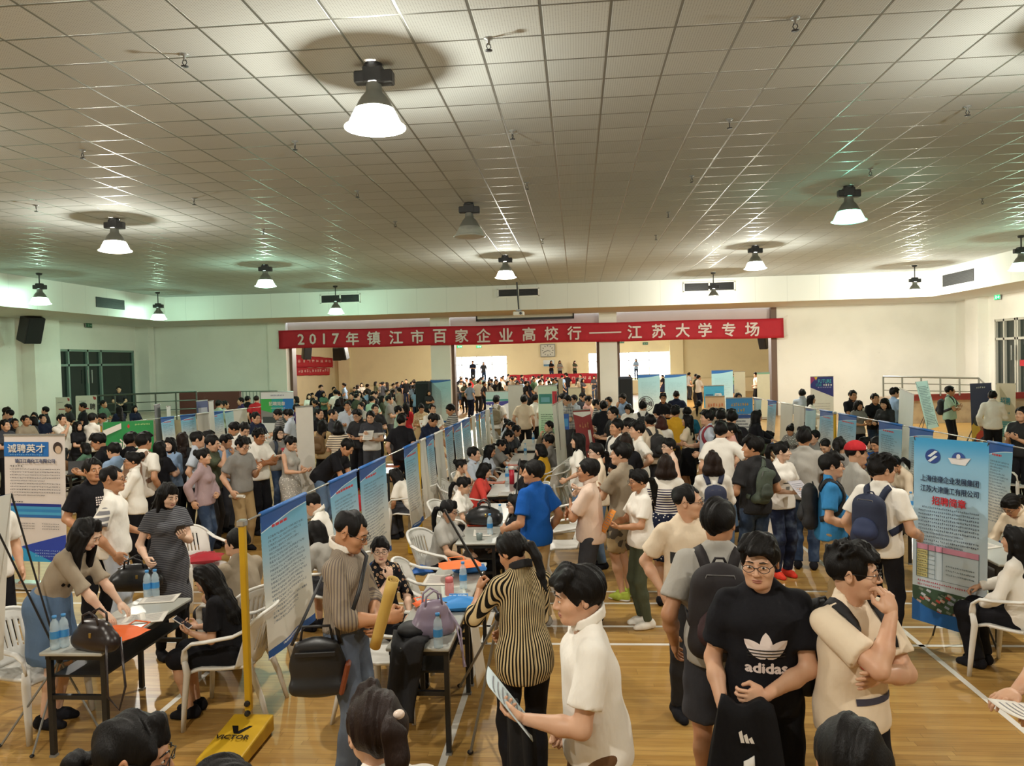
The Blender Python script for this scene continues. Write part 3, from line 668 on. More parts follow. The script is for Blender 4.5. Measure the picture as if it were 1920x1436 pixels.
def hair_tpl(style, lod):
    key = ('hair', style, lod)
    if key in CACHE: return CACHE[key]
    low = {'long': -.52, 'wavy': -.46, 'curtain': -.56, 'bob': -.24, 'pony': -.32, 'lowpony': -.36}.get(style, -.16)
    s = SDF((-.16, -.26, low), (.16, .17, .17), (.007, .011, .018)[lod])
    g = .0065; cap = lambda e=0: s.ell((0, -.018, .03), (.081 + g + e, .1 + g + e, .091 + g + e))
    if style in ('short', 'fringe', 'spiky', 'crop', 'buzz'):
        cap(-.006 if style == 'buzz' else -.003 if style == 'crop' else .004)
        if style in ('fringe', 'spiky'):
            for i in range(9):
                a = -.9 + i * .225; s.rc((.06 * math.sin(a), .03, .115), (.085 * math.sin(a * 1.05), .075 + .02 * math.cos(a), .06 + .01 * (i % 3)), .024, .012, k=.02)
        if style == 'spiky':
            rg = np.random.RandomState(3)
            for i in range(26):
                d = unit([rg.uniform(-1, 1), rg.uniform(-.9, .8), rg.uniform(.4, 1)]); b = np.array([0, -.018, .03]) + d * [.085, .1, .095]; s.rc(b, b + d * .03 + [.008, .01, 0], .018, .005, k=.012)
        s.ell((0, .095, -.035), (.076, .085, .105 if style != 'fringe' else .096), k=.012, sub=True)
        s.plane((0, -.05, -.082), (0, .75, -1)) if style != 'crop' else s.plane((0, -.05, -.06), (0, .7, -1))
        for sg in (-1, 1): s.ell((sg * .095, .01, -.035), (.03, .03, .045), k=.01, sub=True)
    else:
        cap(.002)
        if style in ('bob', 'long', 'wavy', 'curtain'):
            s.ell((0, -.03, -.04), (.1, .1, .14), k=.03)
            L = {'bob': -.17, 'long': -.45, 'wavy': -.38, 'curtain': -.5}[style]
            if style != 'bob':
                for i in range(7):
                    x = -.075 + .025 * i; wv = .012 if style == 'wavy' else .003; z0 = -.05; P = [np.array((x, -.08 + abs(x) * .5, z0))]
                    for j in range(1, 6): P.append(np.array((x * (1 + .05 * j) + wv * math.sin(j * 2.1 + i), -.085 - .008 * j + abs(x) * .55 + wv * math.cos(j * 1.7 + i), z0 + (L - z0) * j / 5 + .012 * math.sin(i * 2.3))))
                    for a, b in zip(P[:-1], P[1:]): s.rc(a, b, .035 if b[2] > L + .08 else .03, .032 if b[2] > L + .05 else .014, k=.02)
                for sg in (-1, 1): s.rc((sg * .088, .0, .02), (sg * .1, .02, -.2 if style == 'long' else -.28), .022, .016, k=.02)
                if style == 'curtain':
                    for sg in (-1, 1):
                        for yy in (-.05, -.01, .03): s.rc((sg * .09, yy, .0), (sg * .1, yy + .02, -.3), .03, .03, k=.02); s.rc((sg * .1, yy + .02, -.3), (sg * .1, yy, -.42), .03, .014, k=.02)
            else: s.rc((-.06, -.06, -.1), (.06, -.06, -.1), .07, .07, k=.03)
        if style in ('pony', 'lowpony'):
            t = .07 if style == 'pony' else -.02; P = [(0, -.115, t), (0, -.165, t - .01), (.005, -.18, t - .09), (.0, -.165, t - .2), (0, -.16, t - .3)]
            for a, b, ra, rb in zip(P[:-1], P[1:], (.022, .034, .036, .028), (.032, .036, .028, .01)): s.rc(a, b, ra, rb, k=.015)
        if style == 'bun': s.ell((0, -.125, .06), (.05, .045, .05), k=.008); s.rc((0, -.1, .04), (0, -.13, .06), .03, k=.01)
        s.ell((0, .1, -.045), (.068, .085, .115), k=.014, sub=True)
        if style in ('pony', 'bun', 'lowpony'):
            for sg in (-1, 1): s.ell((sg * .1, .02, -.05), (.035, .05, .06), k=.01, sub=True)
            s.V = np.where((s.ax[1][None, :, None] > -.1) | (s.ax[2][None, None, :] > -.075), s.V, s.V)
            x, y, z = s.ax[0][:, None, None], s.ax[1][None, :, None], s.ax[2][None, None, :]
            cut = np.minimum(-.075 - z + 0 * x + 0 * y, y + .105 + 0 * x + 0 * z); s.V = np.maximum(s.V, cut.astype(np.float32))
        for i in range(5):
            a = -.8 + i * .4; s.rc((.03 * math.sin(a), .055, .115), (.082 * math.sin(a), .08 - .012 * abs(a), .062 - .03 * abs(a)), .016, .012, k=.02)
        if style in ('bob', 'long', 'wavy', 'curtain', 'pony', 'bun', 'lowpony'): s.ell((0, .11, -.04), (.056, .06, .092), k=.012, sub=True)
    if lod < 2:
        s.wob(.006, (70, 40, 18), 5)
        if lod == 0: s.wob(.003, (170, 120, 30), 8)
    V, Q = s.mesh(); CACHE[key] = (V, Q); return V, Q
def hand_tpl(kind, lod):
    """right hand, wrist at the origin, fingers along +Y, palm facing -Z, thumb on the -X side"""
    key = ('hand', kind, lod)
    if key in CACHE: return CACHE[key]
    h = (.0036, .0065, .013)[lod]; s = SDF((-.09, -.03, -.11), (.075, .22, .05), h); f = 1 if lod == 0 else 1.12
    s.rc((0, -.01, 0), (0, .03, 0), .026, .03, k=.015, flat=((0, 0, 1), .72)); s.ell((0, .052, 0), (.041, .045, .0145), k=.02)
    s.rc((-.028, .03, -.006), (-.03, .06, -.004), .016, .012, k=.015)
    bend = {'relax': (.28, .35, .3), 'flat': (.06, .08, .06), 'grip': (1.0, 1.15, .8), 'curl': (.6, .7, .5)}[kind]
    for i, (x, L, sp) in enumerate(((-.0315, .07, -.08), (-.0105, .078, -.01), (.011, .072, .05), (.031, .057, .13))):
        p = np.array([x, .09 - .006 * abs(i - 1.2), 0.]); a = 0; rr = .0095 - .0008 * (i == 3)
        for j, (seg, r0, r1) in enumerate(((.45, 1, .95), (.31, .95, .88), (.24, .88, .72))):
            a += bend[j] * (1 + .12 * i); d = np.array([math.sin(sp) * math.cos(a), math.cos(sp) * math.cos(a), -math.sin(a)]); q = p + d * L * seg
            s.rc(p, q, rr * r0 * f, rr * r1 * f, k=.003 if lod == 0 else .004); p = q
    t = {'relax': [(-.034, .022, -.006), (-.058, .055, -.018), (-.062, .085, -.026)], 'flat': [(-.034, .022, -.004), (-.066, .05, -.006), (-.084, .074, -.008)], 'grip': [(-.034, .024, -.008), (-.056, .056, -.035), (-.035, .078, -.056)], 'curl': [(-.034, .022, -.008), (-.056, .055, -.03), (-.046, .084, -.042)]}[kind]
    s.rc(t[0], t[1], .015, .0112 * f, k=.012); s.rc(t[1], t[2], .0108 * f, .0085 * f, k=.004)
    V, Q = s.mesh(); CACHE[key] = (V, Q); return V, Q
# ------------------------------------------------------------------ body materials
def skin_mat():
    t = NT('skin', .48, 0, .4); n = t.noise(t.co(), 14., 3.); t.col(t.mix(t.ma('MULTIPLY', t.ss(.4, .75, n), .25), t.objcol(), t.mix(1., t.objcol(), (.95, .62, .55, 1), 'MULTIPLY')))
    t.b.inputs['Subsurface Weight'].default_value = 0.0; return t.m
def hair_mat():
    t = NT('hair_strands', .55, 0, .2); x, y, z = t.xyz(t.co()); n = t.noise(t.comb(t.ma('MULTIPLY', x, 260.), t.ma('MULTIPLY', y, 260.), t.ma('MULTIPLY', z, 22.)), 1., 2.)
    t.col(t.mix(n, t.mix(1., t.objcol(), (.55, .5, .5, 1), 'MULTIPLY'), t.objcol())); t.bump(n, .5, .004); return t.m
def cloth(pat):
    key = ('cloth', pat)
    if key in MATS: return MATS[key]
    t = NT('cloth_' + pat, .82, 0, .2); oc = t.objcol(); co = t.co(); x, y, z = t.xyz(co); fr = lambda v, f: t.ma('FRACT', t.ma('ADD', t.ma('MULTIPLY', v, f), 50.))
    fold = t.noise(t.comb(t.ma('MULTIPLY', x, 1.), t.ma('MULTIPLY', y, 1.), t.ma('MULTIPLY', z, .55)), 11., 3.)
    c = oc; ang = t.ma('ARCTAN2', x, t.ma('ADD', y, .0001))
    W_, K_ = (.85, .82, .76, 1), (.012, .012, .014, 1)
    if pat == 'pin': c = t.mix(t.gt(fr(ang, 13.), .62), oc, (.16, .13, .12, 1))
    elif pat == 'vstripe': c = t.mix(t.gt(fr(ang, 8.), .5), hexc('#16130f'), hexc('#cfba8e'))
    elif pat == 'hstripe': c = t.mix(t.ma('MULTIPLY', t.gt(fr(z, 36.), .52), t.band(z, 1.0, 1.33)), oc, hexc('#242047'))
    elif pat == 'hwide': c = t.mix(t.gt(fr(z, 22.), .68), oc, hexc('#2a2a34'))
    elif pat == 'hgrey': c = t.mix(t.gt(fr(z, 60.), .6), oc, hexc('#6d6d70'))
    elif pat == 'plaid': c = t.mix(t.ma('MULTIPLY', t.ma('ADD', t.gt(fr(ang, 4.), .6), t.gt(fr(z, 14.), .6)), .35), oc, (.03, .05, .12, 1))
    elif pat in ('floral', 'camo', 'dots'):
        v = t.n('ShaderNodeTexVoronoi'); t.L(co, v.inputs['Vector']); v.inputs['Scale'].default_value = {'floral': 26, 'camo': 15, 'dots': 30}[pat]
        d = v.outputs['Distance']; cc = v.outputs['Color']; hs = t.xyz(cc)
        if pat == 'floral': c = t.mix(t.lt(d, .36), oc, t.mix(hs[0], hexc('#c9b08c'), hexc('#8d5f4a'))); c = t.mix(t.lt(d, .12), c, hexc('#5a2f28'))
        elif pat == 'camo': c = t.mix(t.gt(hs[0], .5), oc, hexc('#4a4238')); c = t.mix(t.gt(hs[1], .7), c, hexc('#8a7c64'))
        else: c = t.mix(t.lt(d, .25), oc, W_)
    elif pat == 'denim': n = t.noise(co, 5., 3.); c = t.mix(t.ma('MULTIPLY', t.ss(.45, .75, n), .4), oc, (.25, .33, .45, 1)); 
    elif pat == 'bands': c = t.mix(t.ma('MULTIPLY', t.gt(fr(z, 18.), .35), t.ma('MULTIPLY', t.gt(t.ma('ABSOLUTE', x), .24), 1.)), oc, (.25, .25, .27, 1))
    elif pat == 'twotone': c = t.mix(t.gt(z, 1.25), hexc('#d8d6d0'), oc)
    t.col(c); t.bump(fold, .35, .035); MATS[key] = t.m; return t.m
M_skin = skin_mat(); M_hair = hair_mat(); M_shoe = cloth('shoe'); M_eyew = plain('#d8d2c8', .3); M_iris = plain('#120b08', .2); M_lip = plain('#9c5a50', .5); M_specs = plain('#141313', .3); M_sole = plain('#d6d2c8', .6)
SKIN = dict(a='#cfa486', b='#bd8c69', c='#a06a45', d='#dcb89f'); SKIN = {k: hexc(v) for k, v in SKIN.items()}
HAIRC = dict(k='#0d0a09', b='#24160f', r='#43231a'); HAIRC = {k: hexc(v) for k, v in HAIRC.items()}
PAL = dict(white='#efebe2', cream='#e6d5bc', pinkw='#e3cab8', black='#15151a', grey='#85837f', dgrey='#3b3c42', lgrey='#a9a69f', navy='#1a2138', blue='#1555a8', lblue='#8fa9c9', sky='#3a86c0', pale='#c3cddb', red='#b3292f', coral='#d84a42', pink='#d9a79b', yellow='#c99a2a', khaki='#a08862', beige='#bfa67c', brown='#66492f', olive='#4c5240', green='#4f6f5a', teal='#1f6078', jean='#2c3c56', ljean='#5b7391', purple='#3a2a56', mint='#a8c4b0', stone='#9c8f7c', char='#2a2a2c', lav='#b9b4cc', greyjean='#535c6b', rosegrey='#a58f92')
PAL = {k: hexc(v) for k, v in PAL.items()}
# ------------------------------------------------------------------ the figure
def ik(S, T, L1, L2, pole):
    d = T - S; D = np.linalg.norm(d); D2 = min(D, (L1 + L2) * .999); u = d / D
    a = math.acos(max(-1, min(1, (L1 * L1 + D2 * D2 - L2 * L2) / (2 * L1 * D2)))); p = np.array(pole, float); p -= u * (p @ u); p = unit(p)
    return S + L1 * (math.cos(a) * u + math.sin(a) * p), S + u * D2
ARM = {  # wrist in torso frame (x outward for the right arm), elbow pole, finger direction (None = forearm), palm normal, hand
 'down': ((.235, .04, .92), (.4, -1, 0), None, (-1, 0, 0), 'relax'), 'back': ((.21, -.1, .95), (.6, -1, 0), None, (-1, 0, 0), 'relax'), 'bent': ((.23, .2, 1.02), (.4, -1, -.3), None, (-1, 0, 0), 'curl'),
 'hold': ((.1, .3, 1.12), (.7, -.5, -1), (-.55, .8, .1), (-.5, 0, .8), 'curl'), 'phone': ((.07, .27, 1.2), (.5, -.5, -1), (-.3, .8, .5), (-.4, .3, .8), 'curl'), 'fold': ((-.07, .2, 1.19), (1, .1, -.7), (-1, .2, .1), (0, -1, .2), 'flat'),
 'fold2': ((-.05, .23, 1.16), (1, .1, -.7), (-1, .0, -.1), (0, -1, 0), 'flat'), 'hip': ((.2, .04, 1.06), (1, -.5, .1), (-.6, .6, -.4), (-.7, -.6, 0), 'relax'), 'chin': ((.06, .19, 1.375), (.5, .4, -1), (-.15, -.1, 1), (0, -1, .1), 'curl'),
 'face': ((-.01, .205, 1.455), (.5, .5, -1), (-.2, -.45, 1), (0, -1, -.3), 'curl'), 'pocket': ((.2, .03, .95), (.7, -1, .1), (-.1, .3, -1), (-1, 0, 0), 'relax'), 'write': ((.1, .37, 1.13), (.9, -.3, -.6), (-.5, .8, -.25), (-.2, -.2, -1), 'curl'),
 'reach': ((.12, .5, 1.14), (.6, -.3, -1), (0, 1, -.2), (0, 0, -1), 'relax'), 'lap': ((.09, .27, 1.02), (.8, -.5, -.3), (-.5, .8, -.3), (0, 0, -1), 'relax'), 'carry': ((.24, .1, .9), (.3, -1, 0), None, (-1, 0, 0), 'grip'), 'roll': ((.1, .3, 1.08), (.6, -.6, -1), (-.5, .85, .15), (-.8, -.2, .2), 'grip'),
 'belly': ((-.02, .2, 1.02), (1, -.3, -.2), (-1, .25, -.1), (0, -1, 0), 'curl'), 'ear': ((.12, .12, 1.55), (.7, .4, -1), (-.2, -.2, 1), (-1, 0, 0), 'curl'), 'pole': ((.16, .3, 1.3), (.7, -.2, -1), (-.3, .6, .8), (-1, .2, .2), 'grip'), 'side': ((.3, .12, 1.03), (.4, -1, -.2), None, (-1, 0, 0), 'grip')}
FIG = []
def figure(p, face, H=1.72, sex='m', hair='short', hc='k', skin='a', top='tee', tc='white', tp='plain', bot='trousers', bc='black', bp='plain', arms=('down', 'down'), lod=1, sit=0., lean=0., ht=0., hp=0., tilt=0., stance=.09, step=0., shoe='black', sole=None, glasses=False, faceparts=None, plane=None, label='', group=None, armfix=None, hem=None, base=0., cat='person', cap=None, untuck=True, twist=0., mesh_only=False):
    """one person; p = image position of the top of the head (placed by that height) or a world xy"""
    vx = (.0125, .02, .03)[lod]; m = sex == 'm'; sc = H / 1.72; g = .014 if lod == 0 else .017
    dz = (-.42 if sit else 0.)
    U = np.array(Matrix.Rotation(math.radians(twist), 3, 'Z')) @ np.array(Matrix.Rotation(-math.radians(lean), 3, 'X')); piv = np.array([0, -.02, .97])
    up = lambda q: U @ (np.array(q, float) - piv) + piv + np.array([0, 0, dz])
    sw, cw, ww, pw = (.164, .148, .128, .145) if m else (.145, .132, .11, .15)
    SH = {1: up((sw, -.005, 1.385)), -1: up((-sw, -.005, 1.385))}
    L1, L2 = (.295, .255) if m else (.275, .24)
    EL, WR, HF, HN, HK = {}, {}, {}, {}, {}
    for sg, nm in ((1, arms[0]), (-1, arms[1])):
        w, pole, fd, pn, hk = ARM[nm]
        if armfix and sg in armfix: w = armfix[sg]
        mir = np.array([sg, 1, 1]); WT = up(np.array(w) * mir); EL[sg], WR[sg] = ik(SH[sg], WT, L1, L2, U @ (np.array(pole) * mir))
        HF[sg] = unit(U @ (np.array(fd) * mir)) if fd is not None else unit(unit(WR[sg] - EL[sg]) + np.array([0, .08, 0]))
        HN[sg] = U @ (np.array(pn) * mir); HK[sg] = hk
    hz = .93 + dz; HP = {s_: np.array([s_ * .088, -.01, hz]) for s_ in (1, -1)}; KN, AN = {}, {}
    for s_ in (1, -1):
        if sit: AN[s_] = np.array([s_ * (.1 + (.03 if m else -.03)), .34 + .06 * s_ * step * 5, .075]); KN[s_], AN[s_] = ik(HP[s_], AN[s_], .43, .44, (s_ * .12, 1, .8))
        else: AN[s_] = np.array([s_ * stance, -.02 + s_ * step, .075 + (.03 if step and s_ * step < -.1 else 0)]); KN[s_], AN[s_] = ik(HP[s_], AN[s_], .43, .44, (s_ * .1, 1, 0))
    hpos = up((0, .012, 1.59)); Rh = U @ np.array(Matrix.Rotation(math.radians(ht - twist), 3, 'Z')) @ np.array(Matrix.Rotation(-math.radians(hp - lean * .75), 3, 'X')) @ np.array(Matrix.Rotation(math.radians(tilt), 3, 'Y'))
    nk = up((0, -.022, 1.465)); hpos = nk + Rh @ np.array([0, .03, .125]) * .75 + (hpos - nk) * .25
    pts = np.array([hpos + .15, hpos - .15] + [SH[s_] for s_ in SH] + [EL[s_] for s_ in EL] + [WR[s_] for s_ in WR] + [KN[s_] for s_ in KN] + [AN[s_] for s_ in AN] + [HP[1], HP[-1]])
    lo, hi = pts.min(0) - .2, pts.max(0) + .2; lo[2] = -.02
    ydir = U[:, 1]; flatU = lambda f: (ydir, f)
    def torso(s, e):
        s.ell(np.array([0, -.012, .945 + dz]), (pw + e, .118 + e, .13 + e), k=.03)
        s.rc(up((0, -.005, 1.0)), up((0, 0, 1.14)), ww + e, ww * 1.02 + e, k=.06, flat=flatU(.78)); s.ell(up((0, -.005, 1.275)), (cw + e, .1 + e, .185 + e), U, k=.05)
        s.rc(up((-sw + .03, -.008, 1.378)), up((sw - .03, -.008, 1.378)), .048 + e, k=.04)
        for sg in (1, -1):
            s.rc(up((0, -.024, 1.49)), up((sg * .115, -.015, 1.398)), .036 + e, .029 + e, k=.025)
            if not m: s.ell(up((sg * .065, .085, 1.27)), (.06 + e, .05 + e, .058 + e), U, k=.03)
            else: s.ell(up((sg * .07, .06, 1.31)), (.08 + e, .045 + e, .07 + e), U, k=.03)
    def arm(s, sg, e, to=2., wid=0., k=.025):
        a, b, c = SH[sg], EL[sg], WR[sg]; r = (1 if m else .86)
        if to < 1: q = a + (b - a) * to; s.rc(a, q + unit(b - a) * .05, .047 * r + e, .044 * r + e + wid, k=k); s.cut(q, b - a, .13)
        else:
            s.rc(a, b, .049 * r + e, .039 * r + e, k=k); q = b + (c - b) * min(1, to - 1); mid = b + (q - b) * .35
            s.rc(b, mid, .039 * r + e, .041 * r + e, k=k); s.rc(mid, q, .041 * r + e, (.027 if to > 1.8 else .036) * r + e + wid, k=k)
            if to < 2: s.cut(q, c - b, .12)
    def leg(s, sg, e, to=2., wid=0., k=.03, loose=0.):
        a, b, c = HP[sg], KN[sg], AN[sg]
        s.rc(a, b if to >= 1 else a + (b - a) * (to + .1), .084 + e, .056 + e + loose + (wid if to < 1 else 0), k=k)
        if to <= 1: s.cut(a + (b - a) * to, b - a, .2)
        if to > 1:
            q = b + (c - b) * (to - 1); mid = b + (q - b) * .35; s.rc(b, mid, .056 + e + loose, .054 + e + loose, k=k); s.rc(mid, q + (unit(c - b) * .05 if e > 0 else 0), .054 + e + loose, .035 + e + wid + loose, k=k)
            if e > 0: s.cut(q, c - b, .12)
    # --- body: one mesh
    s = SDF(lo, hi, vx); torso(s, -.004)
    for sg in (1, -1):
        arm(s, sg, 0); leg(s, sg, -.004); t_ = AN[sg]; s.rc(t_ + [0, -.03, -.03], t_ + [0, .11, -.045], .032, .028, k=.02)
    V, Q = s.mesh(); V = smooth(V, Q, 1); Vs, Qs = [V], [Q]; n = len(V)
    def push(v, q):
        nonlocal n
        Vs.append(v); Qs.append(q + n); n += len(v)
    hv, hq = head_tpl(sex, lod); hs = 1.0 if m else .95; push(hpos + (hv * hs) @ Rh.T, hq)
    HAND = {}
    for sg in (1, -1):
        v, q = hand_tpl(HK[sg], lod); v = v * (1. if m else .88); v = v * [sg, 1, 1]; q = q if sg > 0 else q[:, ::-1]
        y = HF[sg]; z = -HN[sg]; z = unit(z - y * (z @ y)); x = np.cross(y, z); R = np.stack([x, y, z], 1); push(WR[sg] + (v + [0, -.005, 0]) @ R.T, q); HAND[sg] = (WR[sg] + y * .09 - z * .02, R)
    V = np.vstack(Vs); Q = np.vstack(Qs)
    # --- placing
    th = math.radians(face) + PI; ztop = V[:n, 2].max() if False else (hpos + Rh @ np.array([0, -.018, .128]))[2]; top_pt = hpos + Rh @ np.array([0, -.018, .128])
    Rz = np.array(Matrix.Rotation(th, 3, 'Z'))
    if len(p) == 2 and not isinstance(p, np.ndarray):
        wpt = atz(p[0], p[1], top_pt[2] * sc + base); org = wpt - Rz @ top_pt * sc; org[2] = base
    else: org = np.array([p[0], p[1], base], float)
    body = obj('person', nmesh('person', V, Q, [M_skin]), None, org, th, SKIN[skin]); body.scale = (sc,) * 3; tag(body, label, cat, group)
    rec = dict(o=body, org=org, th=th, sc=sc, R=Rz, hand=HAND, up=up, U=U, hpos=hpos, Rh=Rh, SH=SH, WR=WR, EL=EL, lod=lod, sw=sw)
    rec['w'] = lambda q: org + Rz @ (np.asarray(q, float)) * sc
    part = lambda name, v, q, mat, c: obj(name, nmesh(name, v, q, mat if isinstance(mat, list) else [mat]), body, color=c)
    # --- hair
    if hair != 'none':
        v, q = hair_tpl(hair, lod); Rk = Rh
        if hair in ('long', 'wavy', 'curtain') and hp + lean > 20: Rk = U @ np.array(Matrix.Rotation(math.radians(ht - twist), 3, 'Z')) @ np.array(Matrix.Rotation(-math.radians(hp * .55 - lean * .8), 3, 'X'))
        part('hair', hpos + (v * hs) @ Rk.T, q, M_hair, HAIRC[hc])
    if bot in ('skirt', 'longskirt'): untuck = False
    # --- trousers, skirt
    if bot in ('trousers', 'slim', 'shorts', 'jeans'):
        s = SDF(lo, hi, vx); e = {'slim': .008, 'jeans': .011}.get(bot, .014); s.ell((0, -.012, .945 + dz), (pw + e, .12 + e, .13 + e))
        if not sit: s.rc((0, -.008, .98), up((0, -.005, 1.03)), ww + .008, k=.04, flat=((0, 1, 0), .8))
        for sg in (1, -1): leg(s, sg, e, 1.0 if bot == 'shorts' and sit else .93 if bot == 'shorts' else 1.97, .018 if bot == 'shorts' else {'slim': 0, 'jeans': .01}.get(bot, .02), loose={'slim': 0, 'jeans': .004, 'shorts': .018}.get(bot, .007))
        if lod == 0: s.wob(.003, (16, 16, 48), 3)
        s.plane((0, 0, 1.045 + dz), (0, 0, 1)); v, q = s.mesh(); part('shorts' if bot == 'shorts' else 'trousers', smooth(v, q, 1), q, cloth('denim' if bot == 'jeans' and bp == 'plain' else bp), PAL[bc])
    elif bot in ('skirt', 'longskirt'):
        s = SDF(lo, hi, vx); s.ell((0, -.012, .945 + dz), (pw + .02, .135, .14))
        s.rc(up((0, -.005, .98)), up((0, -.003, 1.04)), ww + .026, k=.05, flat=flatU(.8)); s.plane(up((0, 0, 1.045)), (0, 0, 1))
        if sit:
            for sg in (1, -1): s.rc(HP[sg], KN[sg], .1, .085, k=.08)
        else:
            for sg in (1, -1): s.rc(HP[sg], KN[sg], .115, .105, k=.08); s.rc(KN[sg], KN[sg] * .5 + AN[sg] * .5, .105, .1, k=.08)
            s.rc((0, -.01, .95), (0, 0, .6 if bot == 'skirt' else .36), .16, .2, k=.05, flat=((0, 1, 0), .8)); s.plane((0, 0, .52 if bot == 'skirt' else .26), (0, 0, -1))
        s.wob(.005, (40, 40, 3), 4); v, q = s.mesh(); part('skirt', smooth(v, q, 1), q, cloth(bp), PAL[bc])
    # --- top
    if top != 'none':
        s = SDF(lo, hi, vx); torso(s, g - .004); dress = top == 'dress'
        hz_ = hem if hem else (.87 if untuck else .99)
        if not sit: s.rc(up((0, -.008, .9)), up((0, -.004, 1.2)), pw + .036 if untuck else .14, (cw if m else .12) + .004, k=.05, flat=flatU(.8))
        else: s.rc(up((0, -.02, .95)), up((0, -.006, 1.2)), pw + .02, (cw if m else .12) + .008, k=.05, flat=flatU(.8))
        if untuck and not dress: s.ell((0, -.012, .945 + dz), (pw + .026, .148, .17), k=.03)
        sl = {'tee': .72, 'polo': .72, 'shirt': 1.96, 'sweater': 1.94, 'roll': 1.3, 'dress': .55, 'tank': 0, 'short': .8, 'half': 1.05}[top]
        if sl:
            for sg in (1, -1):
                s2 = SDF(lo, hi, vx); arm(s2, sg, g + .002, sl, .02 if sl < 1 else .008, k=.03); A = s.V; h_ = np.maximum(.03 - np.abs(A - s2.V), 0) / .03; s.V = np.minimum(A, s2.V) - h_ * h_ * .0075
        if dress:
            if sit:
                for sg in (1, -1): s.rc(HP[sg], KN[sg], .1, .085, k=.08)
            else: s.rc((0, -.01, .98), (0, 0, .55), .15, .21, k=.06, flat=((0, 1, 0), .8))
        if lod < 2: s.wob(.0035, (20, 20, 34), int(abs(org[0] * 77)) % 97)
        if dress and not sit: s.plane((0, 0, .5), (0, 0, -1))
        elif not dress: s.plane(up((0, 0, hz_)), U @ np.array((0, .1, -1)))
        nr = .058 if m else .053
        s.rc(up((0, -.012, 1.54)), up((0, -.0, 1.69)), nr, nr + .02, k=.01, sub=True); s.ell(up((0, .05, 1.49)), (.058, .06, .055 if top in ('tee', 'tank', 'dress') else .07), U, k=.012, sub=True)
        if sl == 0:
            for sg in (1, -1): s.ell(SH[sg] + U @ np.array((sg * .045, 0, -.01)), (.05, .09, .09), U, k=.02, sub=True)
        v, q = s.mesh(); nm = {'tee': 'tshirt', 'polo': 'polo_shirt', 'shirt': 'shirt', 'sweater': 'sweater', 'roll': 'shirt', 'dress': 'dress', 'tank': 'tank_top', 'short': 'shirt', 'half': 'blouse'}[top]
        rec['top'] = part(nm, smooth(v, q, 1), q, cloth(tp), PAL[tc]); rec['topV'] = (v, q)
        if top in ('polo', 'shirt', 'short', 'roll') and lod < 2:
            s = SDF(hpos - .2, hpos + .12, .0075 if lod == 0 else .012); s.rc(up((0, -.02, 1.4)), up((0, -.012, 1.66)), nr + .026, nr + .012); s.plane(up((0, .0, 1.507)), U @ np.array((0, .45, 1))); s.plane(up((0, 0, 1.462)), U @ np.array((0, -.35, -1)))
            s.rc(up((0, -.022, 1.35)), up((0, -.012, 1.66)), nr + .008, nr + .003, k=.004, sub=True); s.ell(up((0, .12, 1.5)), (.022, .1, .08), U, k=.006, sub=True)
            v, q = s.mesh()
            if len(v): part('collar', v, q, cloth('plain'), PAL['white'] if tp == 'pin' else PAL['char'] if tp == 'vstripe' else PAL[tc])
    # --- shoes
    for sg in (1, -1):
        t_ = AN[sg]; s = SDF(t_ - [.08, .13, .1], t_ + [.08, .2, .1], max(.011, vx * .7)); zf = t_[2] - .075
        s.rc(t_ + [0, -.045, -.035], t_ + [0, .07, -.04], .041, .046, k=.02); s.rc(t_ + [0, .05, -.04], t_ + [0, .135, -.052], .046, .034, k=.03); s.rc(t_ + [0, -.04, -.02], t_ + [0, -.02, .02], .04, .042, k=.02)
        s.plane((0, 0, zf + .002), (0, 0, -1)); s.plane(t_ + [0, 0, .028], (0, 0, 1)); v, q = s.mesh(); so = part('shoe', smooth(v, q, 1), q, M_shoe, PAL.get(shoe) or hexc(shoe))
        if sole and lod == 0:
            s = SDF(t_ - [.08, .13, .1], t_ + [.08, .2, .1], .011); s.rc(t_ + [0, -.045, -.045], t_ + [0, .13, -.05], .046, .042); s.plane((0, 0, zf), (0, 0, -1)); s.plane((0, 0, zf + .025), (0, 0, 1)); v, q = s.mesh(); obj('sole', nmesh('sole', v, q, [M_sole]), so)
    # --- face parts
    tw = math.degrees(math.atan2(org[0], org[1])); rel = abs(((face + tw - ht) + 180) % 360 - 180)
    if faceparts if faceparts is not None else (lod < 2 and rel < 115):
        hm = lambda q: hpos + Rh @ (np.array(q, float) * hs)
        for sg in (1, -1):
            b = MB(); b.ell(hm((sg * .031, .0895, .0)), (.0118, .0062, .0048), 6, Rh); b.m = 1; b.ell(hm((sg * .031, .0932, .0)), (.0058, .0038, .0052), 6, Rh); b.build('eye', [M_eyew, M_iris], body, True)
            b = MB(); b.tube([hm((sg * .013, .1, .0245)), hm((sg * .032, .0965, .0275)), hm((sg * .051, .083, .0195))], [.0026, .0032, .0018], 6); b.build('eyebrow', M_iris, body, True)
        if lod == 0:
            b = MB(); b.ell(hm((0, .0935, -.0615)), (.0245, .0085, .0042), 6, Rh); b.ell(hm((0, .0925, -.0705)), (.021, .0085, .005), 6, Rh); b.build('lips', M_lip, body, True)
